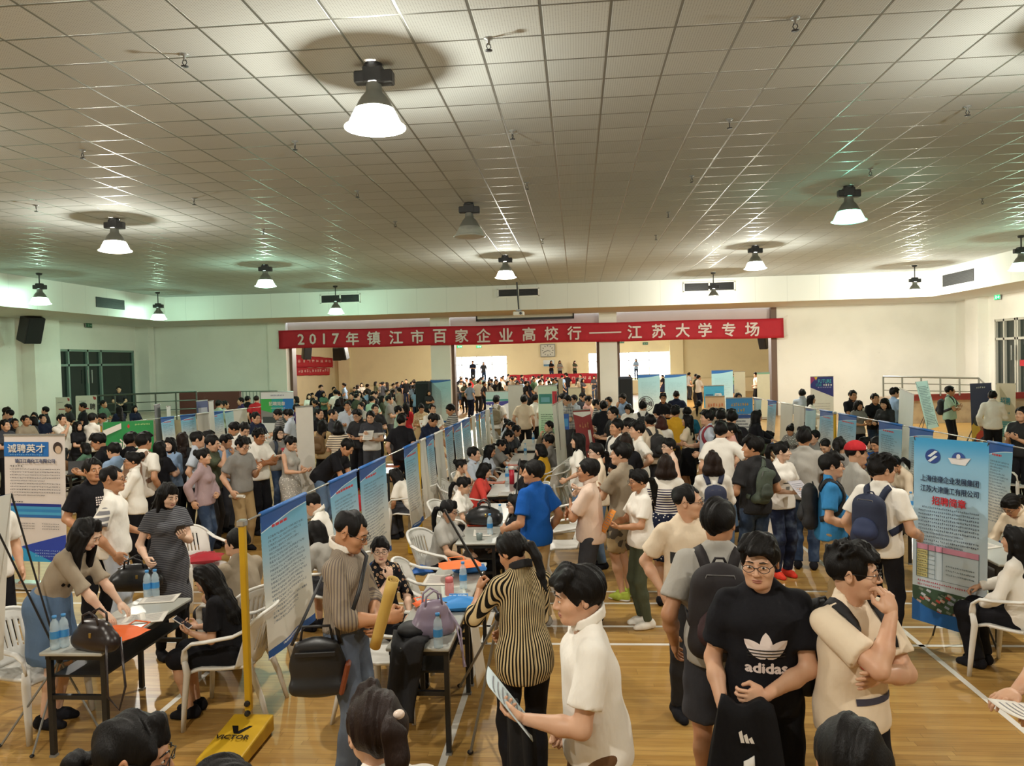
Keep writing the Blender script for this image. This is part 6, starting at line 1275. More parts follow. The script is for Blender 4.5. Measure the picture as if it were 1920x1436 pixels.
 (1085, 811, -90, 'f long tee:white jeans:ljean arms=down,bent H=1.6', 'woman with long black hair, white T-shirt and blue jeans facing left'), (1119, 829, -72, 'f lowpony half:cream jeans:ljean arms=bent,hold glasses H=1.6 skin=d', 'woman with glasses in cream top behind the pink shirt man'), (1173, 811, 176, 'f bob tee:black trousers:black arms=hold H=1.6 hc=b', 'dark brown haired woman between the beige and grey T-shirt men'),
 (1327, 769, -84, 'm spiky tee:pale trousers:dgrey arms=hold,bent H=1.74', 'man in pale blue T-shirt with a red backpack, facing left'), (1338, 764, -120, 'm short tee:stone trousers:black arms=hold', 'man behind the red backpack man'), (1352, 767, 176, 'm fringe shirt:white trousers:black arms=bent H=1.74', 'man from behind in white collared shirt below the orange sign'), (1372, 768, 178, 'm fringe tee:black trousers:black arms=bent H=1.78', 'large man from behind in black T-shirt before the gold title roll-up'),
 (1351, 790, 172, 'm fringe tee:white jeans:ljean arms=hip,down H=1.76', 'man from behind in white T-shirt with hand on hip'), (1370, 791, -80, 'f lowpony tee:pink jeans:ljean arms=bent', 'woman in pink T-shirt facing left beside the white T-shirt back'), (1310, 750, 150, 'f lowpony tee:beige trousers:black arms=hold', 'woman in beige left of the orange sign'), (1384, 736, 10, 'm short tee:black trousers:black arms=hold', 'dark figure above the gold title roll-up'),
 (1418, 768, 100, 'f long shirt:black trousers:black lean=10 arms=hold,reach H=1.62', 'woman in black with long hair reaching out beside the gold title roll-up'), (1446, 808, 60, 'f bob tee:olive trousers:black sit arms=write lean=20 hp=26', 'seated woman with lowered head and olive top in the right row'), (1480, 797, -40, 'f bun tee:grey:dots trousers:black sit arms=write hp=26 lean=10', 'seated woman with hair bun and grey dotted top in the right row'), (1527, 806, -60, 'm short tee:grey trousers:black sit arms=write', 'seated man behind the light grey T-shirt back'), (1543, 824, -50, 'm buzz tee:dgrey trousers:black sit arms=write hp=34 lean=14', 'man with cropped hair looking down at the right row table'),
 (1573, 819, 150, 'f pony tee:grey trousers:black arms=bent H=1.62', 'woman with high ponytail left of the red cap'), (1603, 827, 88, 'm crop tee:lgrey trousers:dgrey arms=bent cap=red H=1.72', 'man wearing a red cap with a white front'), (1621, 818, 60, 'f bob tee:white trousers:black sit arms=write lean=6', 'woman with dark hair in white behind the red cap'), (1641, 819, -60, 'm short tee:blue trousers:black sit arms=write lean=10 hp=20', 'man in blue behind the red cap, by the wide blue poster'), (1668, 857, -84, 'f lowpony sweater:cream trousers:black sit arms=write lean=34 hp=30 H=1.68', 'woman in white sweater bending over the right table'),
 (1504, 729, 170, 'm short shirt:pale trousers:black arms=hold H=1.72', 'man from behind in white shirt left of the FUTURE poster'), (1520, 740, 70, 'f long shirt:white trousers:black arms=hold H=1.6', 'woman with long hair facing right before the FUTURE poster'), (1506, 757, 150, 'm short tee:dgrey trousers:black sit arms=write', 'seated person behind the right poster rope below the FUTURE poster'), (1599, 731, 8, 'm short polo:black trousers:navy arms=fold,hold H=1.74 hp=6', 'man in black V-neck facing the camera beside the bright wall'), (1611, 750, 20, 'f long tee:grey trousers:black arms=hold hp=16', 'woman partly behind the black V-neck man'), (1640, 737, 4, 'm short tee:black jeans:jean arms=hold H=1.7', 'man in black printed T-shirt in front of the bright wall'),
 (1657, 746, -50, 'f long sweater:char jeans:jean arms=hold hp=20 H=1.66', 'woman in black jacket with long hair by the bright wall'), (1676, 727, 96, 'm spiky tee:lblue trousers:navy arms=hold H=1.74', 'man in blue T-shirt in front of the right railing'), (1780, 723, 50, 'm short tee:mint trousers:black arms=fold,fold2 H=1.74 ht=24', 'man in grey green T-shirt with backpack and folded arms by the railing'), (1861, 732, 152, 'm short shirt:white trousers:black arms=hold,down H=1.72 hp=8', 'man from behind in long-sleeved white shirt holding a sheet'), (1917, 762, -60, 'm short tee:char trousers:black arms=phone', 'person in black at the right edge before the marble platform'),
 (115, 776, 70, 'm short tee:white trousers:dgrey arms=face,bent H=1.72', 'man in white T-shirt with hand on face at the left'), (144, 789, 84, 'f wavy tee:black trousers:black arms=hold', 'woman in black beside the white T-shirt man at the left'), (173, 774, 170, 'm short tee:white trousers:black arms=hold H=1.74', 'man from behind in white T-shirt before the calligraphy posters'), (189, 775, -20, 'm short short:mint trousers:black arms=hold glasses hp=22 H=1.72', 'man in pale green shirt with glasses looking down before the calligraphy posters'),
 (118, 840, 160, 'f bob shirt:brown trousers:black sit arms=write lean=10', 'seated woman from behind in brown jacket beside the left roll-up'), (160, 829, -80, 'f bob tee:green trousers:black sit arms=write', 'seated woman in dark green facing left'), (180, 812, -66, 'm fringe tee:black trousers:black arms=hold glasses hp=20 H=1.74', 'man in black T-shirt with glasses looking left above the print T-shirt man'), (212, 829, -100, 'm short tee:lblue trousers:black arms=hold hp=10 H=1.6', 'man in light blue shirt seen from behind left'), (243, 811, 176, 'm fringe tee:black trousers:black arms=bent H=1.72', 'man from behind in black before the green banner'),
 (267, 811, 168, 'm fringe tee:white trousers:black arms=down H=1.72', 'man from behind in white with a patterned strap before the green banner'), (250, 846, -56, 'f bun shirt:white slim:black arms=hold,fold glasses H=1.62', 'woman in white blouse with glasses hugging white papers'), (298, 826, 170, 'f long tee:black trousers:black arms=hold', 'dark-haired woman from behind left of the light blue blouse woman'), (319, 819, -4, 'f wavy half:lblue slim:black arms=hold,hold H=1.63 skin=d', 'woman with wavy hair in light blue blouse holding a pale blue folder'), (341, 810, 176, 'f wavy tee:char trousers:black arms=hold hc=b H=1.66', 'brown-haired woman from behind right of the light blue blouse woman'),
 (8, 786, 80, 'm short tee:dgrey trousers:black arms=hold', 'head at the left photo edge above the glossy roll-up'), (27, 784, 60, 'm short tee:black trousers:black arms=hold H=1.58', 'second head from the left edge above the glossy roll-up'), (47, 778, 70, 'm short tee:stone trousers:black arms=hold', 'man in beige above the glossy roll-up'), (63, 780, -40, 'f bob tee:dgrey trousers:black arms=hold', 'woman with dark hair above the glossy roll-up'), (79, 776, 66, 'm short tee:navy trousers:black arms=hold H=1.6', 'man in navy facing right above the right corner of the glossy roll-up'), (104, 797, 80, 'f bob tee:pink trousers:black sit arms=write', 'seated woman right beside the glossy roll-up corner'),
 (-28, 905, 60, 'm short tee:white trousers:black arms=down H=1.72', 'person in white hidden behind the glossy roll-up, one arm visible'), (410, 750, 160, 'm short tee:mint trousers:black arms=hold H=1.74', 'man in pale green before the vertical bar fence'), (421, 751, 120, 'm short tee:lgrey trousers:black arms=hold', 'man in light grey before the vertical bar fence'), (452, 745, -50, 'm short tee:purple trousers:black arms=hold', 'man in purple before the vertical bar fence'), (464, 742, 170, 'm short tee:black trousers:black arms=hold', 'man in black right of the purple man at the fence')]
for px, py, fc, s_, lab in C_: Pp(px, py, fc, s_, lab)
# --- middle-distance crowd between the rows and the pillars: simpler figures, each its own place
TCOL = ['white', 'black', 'grey', 'lgrey', 'navy', 'black', 'stone', 'char', 'green', 'lblue', 'red', 'dgrey', 'dgrey', 'olive', 'navy', 'white']  # weighted dark: the crowd's backlit shade is put into the clothing colours
PRO = []
for i, (sx, hr, tp_, bt, ar, fc) in enumerate((('m', 'short', 'tee', 'trousers', ('hold', 'hold'), 0), ('m', 'fringe', 'tee', 'trousers', ('down', 'bent'), 0), ('f', 'long', 'half', 'slim', ('hold', 'hold'), 0), ('m', 'crop', 'polo', 'trousers', ('down', 'down'), 0), ('f', 'lowpony', 'tee', 'skirt', ('bent', 'down'), 0), ('f', 'bob', 'tee', 'slim', ('fold', 'fold2'), 0))):
    PRO.append((sx, hr, tp_, bt, ar))
def proto(i, xy, face, H, label, group):
    sx, hr, tp_, bt, ar = PRO[i]
    return figure(np.array(xy), face, H=H, sex=sx, hair=hr, top=tp_, bot=bt, arms=ar, lod=2, label=label, group=group, tc='white', bc='black', faceparts=False)['o']
FARLAB = 'distant person in the packed crowd of the far hall behind the pillars'; MIDLAB = 'distant person in the dense dark crowd between the rows and the left pillars'
SRC = [None] * 6
def crowd(x, y, face, label, group):
    i = RNG.randint(6); H = RNG.uniform(1.66, 1.78) if PRO[i][0] == 'm' else RNG.uniform(1.56, 1.64)
    if SRC[i] is None: o = SRC[i] = proto(i, (x, y), face, H, label, group)
    else:
        o = copy_tree(SRC[i], (x, y, 0), math.radians(face) + PI, label); o.scale = (H / 1.72,) * 3; o['group'] = group
    o.color = SKIN[random.choice('aabd')]
    for c in o.children:
        n = c.name.split('.')[0]
        if n == 'hair': c.color = HAIRC[random.choice('kkkb')]
        elif n in ('tshirt', 'blouse', 'polo_shirt'): c.color = PAL[random.choice(TCOL)]
        elif n in ('trousers', 'skirt'): c.color = PAL[random.choice(['black', 'dgrey', 'jean', 'navy', 'char'])]
    return o
placed = [(r['org'][0], r['org'][1]) for r in FIG]
def scatter(n, x0, x1, y0, y1, label, group, dmin=.5, bad=lambda x, y: False):
    k = 0; t = 0
    while k < n and t < 6000:
        t += 1; y = RNG.uniform(y0, y1); x = RNG.uniform(x0, x1)
        if bad(x, y) or any((x - a) ** 2 + (y - b) ** 2 < dmin ** 2 for a, b in placed): continue
        placed.append((x, y)); crowd(x, y, RNG.uniform(-180, 180), label, group); k += 1
pil = lambda x, y: 33 < y < 35.2
scatter(34, -12.2, -6.0, 23.5, 32.5, MIDLAB, 'crowd before the left pillars')
scatter(52, -12.5, -1, 35.5, 50, FARLAB, 'crowd in the far hall'); scatter(52, -9, 2.5, 36, 56, FARLAB, 'crowd in the far hall'); scatter(14, 3, 10, 36, 50, FARLAB, 'crowd in the far hall')
scatter(16, -19, -13, 15.5, 24, 'distant person in the left crowd below the glass doors', 'crowd below the left glass doors')
# ------------------------------------------------------------------ tables and chairs in use
for y0, y1, lab in ((5.0, 6.08, 'closest folding table, with the lavender handbag, dark jacket and bottle on it'), (6.1, 7.18, 'second folding table, with the pink cup and the orange and blue bags'), (7.95, 9.07, 'folding table before the seated grey T-shirt woman'), (9.09, 10.2, 'folding table with the black bucket bag'), (10.8, 11.9, 'folding table before the coral blouse woman'), (11.92, 13.0, 'folding table with the red thermos'), (13.5, 14.6, 'folding table with stacked orange and white papers'), (14.62, 15.7, 'folding table before the bent man in black'), (16.3, 17.4, 'folding table near the far end of the central row'), (17.42, 18.5, 'last folding table of the central row')):
    table(-1.11, y0, y1, lab)
table(-3.475, 4.88, 6.1, 'folding table at the left with two pairs of bottles and the dark handbag', w=.45)
for x, y0, lab in ((3.87, 7.05, 'folding table just behind the shipbuilding poster'), (3.87, 8.7, 'folding table with a water bottle beside the white sweater woman'), (3.5, 11.2, 'folding table of the right row below the hair bun woman'), (3.5, 12.45, 'second folding table of the right row below the hair bun woman'), (-3.55, 13.2, 'folding table with orange papers behind the third blue poster'), (-9.75, 13.6, 'folding table with a dark laptop behind the glossy roll-up')): table(x, y0, y0 + 1.2, lab)
ch_n = 0
for r_ in FIG:
    lb = r_['o']['label']
    if r_['o'].get('label') and r_['hpos'][2] < 1.4 and r_['lod'] < 2 and r_['up']((0, 0, 1.))[2] < .7:
        q = ' '.join(lb.split(',')[0].split()[:11]); chair(r_['org'][0], r_['org'][1], r_['th'], 'white plastic chair under the ' + q)
for px, py, Y, fc, lab in ((60, 1358, 5.42, 80, 'empty white plastic chair at the left edge behind the black stand'), (372, 1060, 8.35, 60, 'empty white chair with a red bag on it beside the wavy-haired woman'), (716, 1330, 5.75, 95, 'empty white chair at the closest table beside the shoulder bag man'), (1062, 1052, 10.1, -80, 'empty white chair right of the blue T-shirt man, the far one'), (1066, 1080, 9.2, -84, 'empty white chair right of the blue T-shirt man, the close one'), (1040, 945, 13.6, -70, 'empty white chair behind the yellow top woman'), (806, 1120, 7.0, 100, 'empty white chair between the floral blouse woman and the blue bag'), (1912, 800, 19.5, -30, 'grey white chair before the marble platform at the right edge'), (1905, 805, 13.2, 20, 'white chair behind the right poster rope')):
    p = atY(px, py, Y); chair(p[0], Y, math.radians(fc) + PI, lab)
# ------------------------------------------------------------------ things lying on tables
TZ = .752
def T(px, py, z=TZ): return atz(px, py, z)
M_water = NT('bottle_plastic', .08, 0, .5); M_water.b.inputs['Alpha'].default_value = .45; M_water = M_water.col(hexc('#cfe6f2')); M_wblue = plain('#3f8fd0', .35)
BOT = None
def bottle(p, label):
    global BOT
    if BOT is not None: return copy_tree(BOT, tuple(p), 0, label)
    r = BOT = empty('water_bottle', tuple(p), 0, label, 'bottle', 'plastic water bottles')
    MB().lathe([(0, 0), (.028, 0), (.032, .006), (.032, .05), (.03, .055), (.032, .06), (.032, .13), (.029, .14), (.031, .15), (.024, .185), (.013, .2), (.0125, .215), (0, .215)], 20).build('bottle_body', M_water, r, True)
    MB().lathe([(.0, .212), (.0155, .212), (.0155, .23), (0, .231)], 16).build('cap', M_wblue, r, True); MB().lathe([(.0328, .075), (.0328, .125)], 20).build('paper_label', M_wblue, r, True); return r
for px, py, lab in ((277, 1120, 'left bottle of the pair at the far end of the left table'), (292, 1118, 'right bottle of the pair at the far end of the left table'), (104, 1216, 'first of two bottles at the close end of the left table'), (121, 1212, 'second of two bottles at the close end of the left table, nearer the handbag'), (822, 1213, 'large-looking water bottle on the close corner of the closest table'), (869, 1104, 'water bottle beside the pink cup'), (938, 982, 'water bottle right of the black bucket bag'), (919, 1002, 'water bottle in front of the black bucket bag'), (951, 902, 'clear bottle beside the red thermos'), (985, 852, 'water bottle by the orange papers'), (1000, 830, 'small water bottle deep in the central row'), (1708, 958, 'water bottle on the table before the white sweater woman')):
    bottle(T(px, py), lab)
def lathe_thing(name, p, prof, hx, label, cat, parts=()):
    r = empty(name, tuple(p), 0, label, cat); MB().lathe(prof, 20).build('cup_body', plain(hx, .4), r, True)
    for nm, pr, c_ in parts: MB().lathe(pr, 20).build(nm, plain(c_, .35), r, True)
lathe_thing('drinking_cup', T(843, 1116), [(0, 0), (.034, 0), (.036, .01), (.036, .11), (0, .11)], '#d68f8c', 'pink drinking cup on the second folding table', 'cup', [('lid', [(.0, .11), (.034, .11), (.034, .14), (.028, .15), (0, .15)], '#d9706f')])
lathe_thing('thermos', T(960, 907), [(0, 0), (.04, 0), (.04, .22), (0, .22)], '#c01f38', 'tall red thermos on a table behind the blue T-shirt man', 'thermos', [('lid', [(0, .22), (.036, .22), (.034, .27), (0, .27)], '#d8d4cc')])
lathe_thing('small_cup', T(899, 1012), [(0, 0), (.03, 0), (.036, .07), (.033, .07), (.028, .01), (0, .01)], '#7d8a86', 'small grey green cup before the grey T-shirt woman', 'cup')
M_paper = plain('#e2ddd2', .6)
def paper(p, w, h, rz, label, hx=None, tilt=(0, 0), name='paper_sheet', cat='paper', curl=.012, lines=True):
    r = empty(name, tuple(p), rz, label, cat, 'papers and leaflets'); R = np.array(Matrix.Rotation(tilt[0], 3, 'X') @ Matrix.Rotation(tilt[1], 3, 'Y'))
    MB().grid(lambda u, v: R @ np.array([(u - .5) * w, (v - .5) * h, .003 + curl * (2 * u - 1) ** 2 * v]), 8, 8).build('sheet', plain(hx, .6) if hx else M_paper, r, True, solid=.003)
    if lines:
        m = MB()
        for i in range(7): y = h * (.36 - .11 * i); m.grid(lambda u, v: R @ np.array([(u - .5) * w * .76, y + (v - .5) * h * .025, .0065 + curl * (1.52 * (u - .5)) ** 2 * (y / h + .5)]), 6, 1)
        m.build('print_line', plain('#8a8a90', .6), r, True)
    return r
for px, py, w, h, rz, lab, hx in ((232, 1165, .3, .21, .6, 'white sheet under the leaning woman\'s hand', None), (272, 1160, .3, .22, .3, 'stack of white forms on the left table', None), (300, 1124, .28, .2, .2, 'white form at the far end of the left table', None), (820, 1088, .22, .3, 0, 'open white notebook with a dark pen on the second table', None), (850, 1110, .2, .28, .2, 'white leaflet beside the pink cup', '#d5dbd0'), (905, 1000, .2, .28, .1, 'white form before the grey T-shirt woman', None), (925, 962, .2, .28, .1, 'white form beside the white T-shirt woman', None), (949, 926, .21, .3, 0, 'white form before the coral blouse woman', None), (930, 905, .28, .2, 0, 'orange paper on the table behind the coral blouse woman', '#e5723a'), (968, 872, .3, .2, 0, 'orange and white paper pile in the central row', '#e56a34'), (962, 868, .28, .3, .2, 'white paper pile deep in the central row', None), (735, 874, .3, .3, .1, 'orange printed sheets behind the third blue poster', '#e5753c'), (1840, 1022, .2, .28, .4, 'white form the cream top woman writes on', None), (1690, 950, .3, .2, 0, 'white form on the table beside the white sweater woman', None)):
    paper(T(px, py), w, h, rz, lab, hx)
r = empty('laptop', T(146, 888), .5, 'dark laptop on a table behind the glossy roll-up', 'laptop'); MB().box((0, 0, .01), (.34, .24, .02), bev=.004).build('keyboard_half', M_dark, r); MB().box((0, .13, .12), (.34, .015, .22), Matrix.Rotation(-.3, 3, 'X'), .004).build('screen', M_black, r)
def FB_(px, q):
    f = [g_ for g_ in FIG if not isinstance(g_.get('px'), np.ndarray) and g_.get('px') == px][0]; return f['w'](f['hand'][-1][0] if q is None else q)
# crumpled non-woven bags
def softbag(p, w, h, rz, hx, label, puff=.05, name='tote_bag', up_=False, mark=None):
    r = empty(name, tuple(p), rz, label, 'bag', 'cloth and paper carrier bags'); sd = RNG.rand() * 9; mt = plain(hx, .6)
    def f(u, v, s_):
        b = math.sin(PI * min(max(u, 0), 1)) * math.sin(PI * min(max(v, 0), 1)); n = .3 * math.sin(9 * u + sd + 4 * v) + .3 * math.sin(13 * v - 6 * u + sd)
        a = (u - .5) * w * (1 + .05 * math.sin(7 * v + sd)); c = (v - .5) * h * (1 + .06 * math.sin(6 * u + sd)); d = s_ * puff * b ** .5 * (1 + .35 * n)
        return (a, d, c + h / 2) if up_ else (a, c, puff * .9 + d)
    m = MB(); m.grid(lambda u, v: f(u, v, 1), 16, 12, flip=up_); m.grid(lambda u, v: f(u, v, -1), 16, 12, flip=not up_); m.build('bag_body', mt, r, True)
    P = [f(.3, .99, 0), None, None, f(.7, .99, 0)]; k = h * .45
    ext = (lambda q, t: (q[0], 0, q[2] + t)) if up_ else (lambda q, t: (q[0], q[1] + t * .8, q[2] + .015))
    MB().tube([P[0], ext(P[0], k * .8), ext(P[3], k * .8), P[3]], .009, 6, flat=.4).build('handle', mt, r, True)
    if mark: dashes(r, frame(np.array([0, 0, puff * 1.9]), (1, 0, 0), (0, 1, 0)) if not up_ else frame(np.array([0, -puff * 1.3, h / 2]), (1, 0, 0), (0, 0, 1)), -w * .22, w * .22, 0, h * .14, 4, plain(mark, .6), 3)
    return r
softbag(T(224, 1193), .36, .26, -.3, '#e8692c', 'orange bag on the left table behind the dark handbag', .03); softbag(T(862, 1062, .86), .36, .26, .35, '#ea742e', 'orange bag lying on top of the blue one on the second table', .02); softbag(T(880, 1072), .3, .24, .2, '#1f6fb8', 'blue bag under the orange bag on the second table', .04)
softbag(T(858, 1142), .34, .24, .1, '#2a86d0', 'bright blue bag at the join of the two closest tables', .05, mark='#cfe0ee'); softbag(T(798, 1140), .16, .2, .6, '#ee6a33', 'small crumpled orange bag beside the floral blouse woman', .03); softbag(T(900, 985), .3, .16, .1, '#d9502a', 'flat orange red bag under the black bucket bag', .012)
p = atY(398, 1058, 8.35); softbag((p[0] - .1, p[1], .45), .4, .3, .3, '#b3202f', 'red bag lying on a white chair beside the wavy-haired woman', .06, mark='#d98a90'); p = FB_(659, None); softbag((p[0], p[1], p[2] - .27), .2, .26, .2, '#c4242f', 'red paper bag held by the bending man in black', .03, name='paper_bag', up_=True); p = atY(660, 1010, 7.6); softbag(FB_(843, (.2, -.14, .44)), .22, .2, .4, '#1f5fb0', 'blue bag on the chair beside the grey T-shirt woman', .05)
def handbag(p, rz, w, d, h, hx, label, strap=None, dome=.5, mat=None, clasp='#a58a4a'):
    r = empty('handbag', tuple(p), rz, label, 'handbag', 'handbags'); mt = plain(hx, .32); s = SDF((-w, -d, -.02), (w, d, h * 1.3), .009)
    s.rc((-w * .42, 0, d * .45), (w * .42, 0, d * .45), d * .48, k=.02); s.rc((-w * .3 * (1.3 - dome), 0, h - d * .4), (w * .3 * (1.3 - dome), 0, h - d * .4), d * .33, k=.02); s.ell((0, 0, h * .5), (w * .5, d * .46, h * .55), k=.05)
    s.plane((0, 0, 0), (0, 0, -1)); v, q = s.mesh(); obj('bag_body', nmesh('bag_body', smooth(v, q, 2), q, [mt]), r)
    for sg in (-1, 1): MB().tube([(-w * .24, sg * d * .25, h * .86), (-w * .2, sg * d * .3, h * 1.22), (0, sg * d * .3, h * 1.36), (w * .2, sg * d * .3, h * 1.22), (w * .24, sg * d * .25, h * .86)], .008, 7).build('handle', mt, r, True)
    MB().tube([(-w * .42, 0, h * .9), (-w * .1, 0, h * 1.02), (w * .1, 0, h * 1.02), (w * .42, 0, h * .9)], .004, 5).build('zipper', plain('#8a7a5a', .3, .8), r, True); MB().box((w * .1, -d * .5, h * .62), (.02, .012, .035), bev=.003).build('clasp', plain(clasp, .3, .8), r)
    if strap: MB().tube(strap, .009, 6, flat=.4).build('strap', mt, r, True)
    return r
handbag(T(180, 1218), -.25, .3, .14, .2, '#241a1a', 'dark brown dome handbag with gold tag on the left table', [(.1, 0, .15), (.2, -.1, .0), (.22, -.12, -.25), (.27, -.08, -.35), (.3, -.05, -.2), (.2, .02, .1)]); handbag(T(812, 1192), .5, .26, .13, .24, '#8d7f92', 'lavender grey handbag on the closest table', [(.1, 0, .2), (.17, -.1, .05), (.17, -.14, -.2), (.2, -.1, -.22), (.16, 0, .1)], dome=.8); handbag(T(908, 985), 0, .3, .2, .22, '#1d1e20', 'black bucket bag on the table of the white T-shirt woman', dome=.6)
w_ = wav_w['w']; hb = w_(wav_w['EL'][1] * .35 + wav_w['WR'][1] * .65); handbag((hb[0] - .05, hb[1] - .06, hb[2] - .3), .2, .36, .17, .22, '#16171a', 'glossy black handbag on the arm of the wavy-haired woman')
# dark jacket and white sheet hanging from the closest table
r = tag(MB().grid(lambda u, v: ((u - .5) * (.26 - .1 * v) + .03 * math.sin(v * 5), .22 - min(v, .4) * .62 - .02 * math.sin(u * 9) * v, .775 - .02 * math.sin(u * 7) - max(0, v - .38) * .85 + .02 * math.sin(v * 9 + u * 5)), 14, 20).build('jacket', cloth('plain'), None, True, (-1.2, 5.02, 0), color=PAL['char'], solid=.035), 'dark jacket draped over the close end of the closest table', 'jacket')
p = T(775, 1196); r = tag(MB().ell((0, 0, .06), (.11, .09, .06), 10).build('black_pouch', plain('#17171a', .6), None, True, tuple(p)), 'crumpled black cloth pouch beside the draped jacket', 'pouch')
r = empty('paper_sheet', (-.86, 5.75, .75), 0, 'white sheet hanging down from the side of the closest table', 'paper'); MB().grid(lambda u, v: (.02 + .05 * v + .03 * v * u, (u - .5) * .3 - .06 * v, .0 - v * .5), 6, 8).build('sheet', M_paper, r, True, solid=.003)
# ------------------------------------------------------------------ worn and held things
def backpack(rec, hx, label, hx2=None, w=.3, h=.44, d=.15, strap=True, sling=False, cutn=9):
    U, up, w_ = rec['U'], rec['up'], rec['w']; mt = plain(hx, .75); mt2 = plain(hx2 or hx, .7); v, q = rec['topV']; bv = BVHTree.FromPolygons([tuple(a) for a in v], [tuple(a) for a in q])
    r = empty('backpack', tuple(rec['org']), rec['th'], label, 'backpack', 'backpacks on backs'); r.scale = (rec['sc'],) * 3; res = .011 if rec['lod'] == 0 else .018
    hit = bv.ray_cast(Vector(up((0, -.6, 1.2))), Vector(U @ np.array([0, 1., 0])), 1.); yb = -.16
    if hit[0] is not None: yb = float((U.T @ (np.array(hit[0]) - up((0, 0, 1.2))))[1])
    c = (0, yb - d * .45, 1.19); C3 = up(c); s = SDF(C3 - .4, C3 + .4, res); sl = .06 if sling else 0
    for z0, rr, zz in ((-.36, .95, 1), (.3, .72, 1)): s.rc(up((-w * .3 * rr + (sl if z0 > 0 else -sl), c[1], 1.19 + h * z0)), up((w * .3 * rr + (sl if z0 > 0 else -sl), c[1], 1.19 + h * z0)), d * .5 * (1 if z0 < 0 else .8), k=.04)
    s.ell(C3, (w * .5, d * .54, h * .5), U, k=.06); vv, qq = s.mesh(); obj('pack_body', nmesh('pack_body', smooth(vv, qq, 2), qq, [mt]), r)
    s = SDF(C3 - .4, C3 + .4, res); s.rc(up((-w * .2, c[1] - d * .5, 1.19 - h * .22)), up((w * .2, c[1] - d * .5, 1.19 - h * .22)), d * .3, k=.03); s.ell(up((0, c[1] - d * .48, 1.19 - h * .16)), (w * .36, d * .26, h * .24), U, k=.03); vv, qq = s.mesh(); obj('front_pocket', nmesh('front_pocket', smooth(vv, qq, 2), qq, [mt2]), r)
    MB().tube([up((-.04, yb - .03, 1.19 + h * .44)), up((-.02, yb - .04, 1.19 + h * .53)), up((.02, yb - .04, 1.19 + h * .53)), up((.04, yb - .03, 1.19 + h * .44))], .007, 6).build('grab_handle', mt, r, True)
    MB().tube([up((-w * .36, c[1] - d * .3, 1.19 + h * .1)), up((-w * .2, c[1] - d * .42, 1.19 + h * .4)), up((w * .2, c[1] - d * .42, 1.19 + h * .4)), up((w * .36, c[1] - d * .3, 1.19 + h * .1))], .004, 5).build('zipper', plain('#5c5a58', .4), r, True)
    sw = rec['sw']
    for sg in ((1, -1) if strap and not sling else (1,) if sling else ()):
        G = [(.07, -.14, 1.36), (.085, -.1, 1.43), (.095, -.02, 1.46), (.1, .07, 1.42), (.105, .12, 1.32), (.125, .1, 1.23), (.145, .04, 1.15), (.14, -.04, 1.1), (.11, -.12, 1.06)] if not sling else [(.0, -.16, 1.3), (.07, -.1, 1.43), (.08, -.02, 1.46), (.06, .1, 1.4), (.0, .15, 1.28), (-.09, .14, 1.14), (-.14, .02, 1.06), (-.1, -.14, 1.05)]
        P = []; G = G[:cutn]
        for a, b in zip(G[:-1], G[1:]):
            for t in (0, .33, .66):
                qn = up((np.array(a) * (1 - t) + np.array(b) * t) * [sg, 1, 1]); n_ = bv.find_nearest(Vector(qn)); P.append(np.array(n_[0]) + np.array(n_[1]) * .009 if n_[0] is not None else qn)
        P = np.array(P)
        for _ in range(3): P[1:-1] = P[1:-1] * .4 + (P[:-2] + P[2:]) * .3
        m = MB(); n_ = len(P); wid = .027 if rec['lod'] == 0 else .03; d_ = np.gradient(P, axis=0); N_ = []
        for i in range(n_): h_ = bv.find_nearest(Vector(P[i])); N_.append(np.array(h_[1]) if h_[0] is not None else np.array([0, 1, 0]))
        S_ = np.cross(d_, np.array(N_)); S_ /= np.linalg.norm(S_, axis=1)[:, None] + 1e-9; N_ = np.array(N_)
        V = np.concatenate([P + S_ * wid + N_ * .004, P - S_ * wid + N_ * .004]); m.add(V, [[i, i + 1, n_ + i + 1, n_ + i] for i in range(n_ - 1)]); m.build('strap', mt, r, True, solid=.012)
    return r
FB = {}
for f_ in FIG: FB.setdefault(f_.get('px') if not isinstance(f_.get('px'), np.ndarray) else -1, f_)
backpack(cream, '#15161a', 'black backpack on the man covering his mouth', cutn=6); backpack(bpm, '#1b1518', 'maroon and black backpack on the tall man from behind', '#33181d', w=.32, h=.48); backpack(nvb, '#1d2742', 'navy backpack on the man in white T-shirt at the right', '#26345a'); backpack(sky_m, '#17181c', 'black backpack on the man in sky blue shirt'); backpack(stp, '#252d4a', 'small navy backpack on the woman in white blouse', w=.24, h=.3); backpack(slg, '#4a5548', 'green grey sling bag across a charcoal T-shirt back', '#414a40', w=.2, h=.4, d=.1, sling=True)
for px, hx, lab in ((1205, '#1b1c20', 'black backpack on the man in white under the round fan'), (1157, '#202126', 'black backpack on the centre man in white facing left'), (1327, '#8c2636', 'dark red backpack on the man in pale blue T-shirt'), (930, '#8a7f66', 'khaki backpack on the man before the purple swoosh roll-up'), (1780, '#22242a', 'black backpack on the man with folded arms by the railing'), (1219, '#2a2a2c', 'dark backpack on the man in cream below the fan'), (1030, '#26282c', 'dark backpack on the seated visitor by the white roll-up'), (267, '#8f6f5a', 'patterned brown backpack on the man before the green banner'), (604, '#7d5f3c', 'brown bag on the beige cardigan back'), (522, '#2b3648', 'dark blue backpack on the woman with glasses in grey top')): backpack(FB[px], hx, lab, w=.27, h=.38)
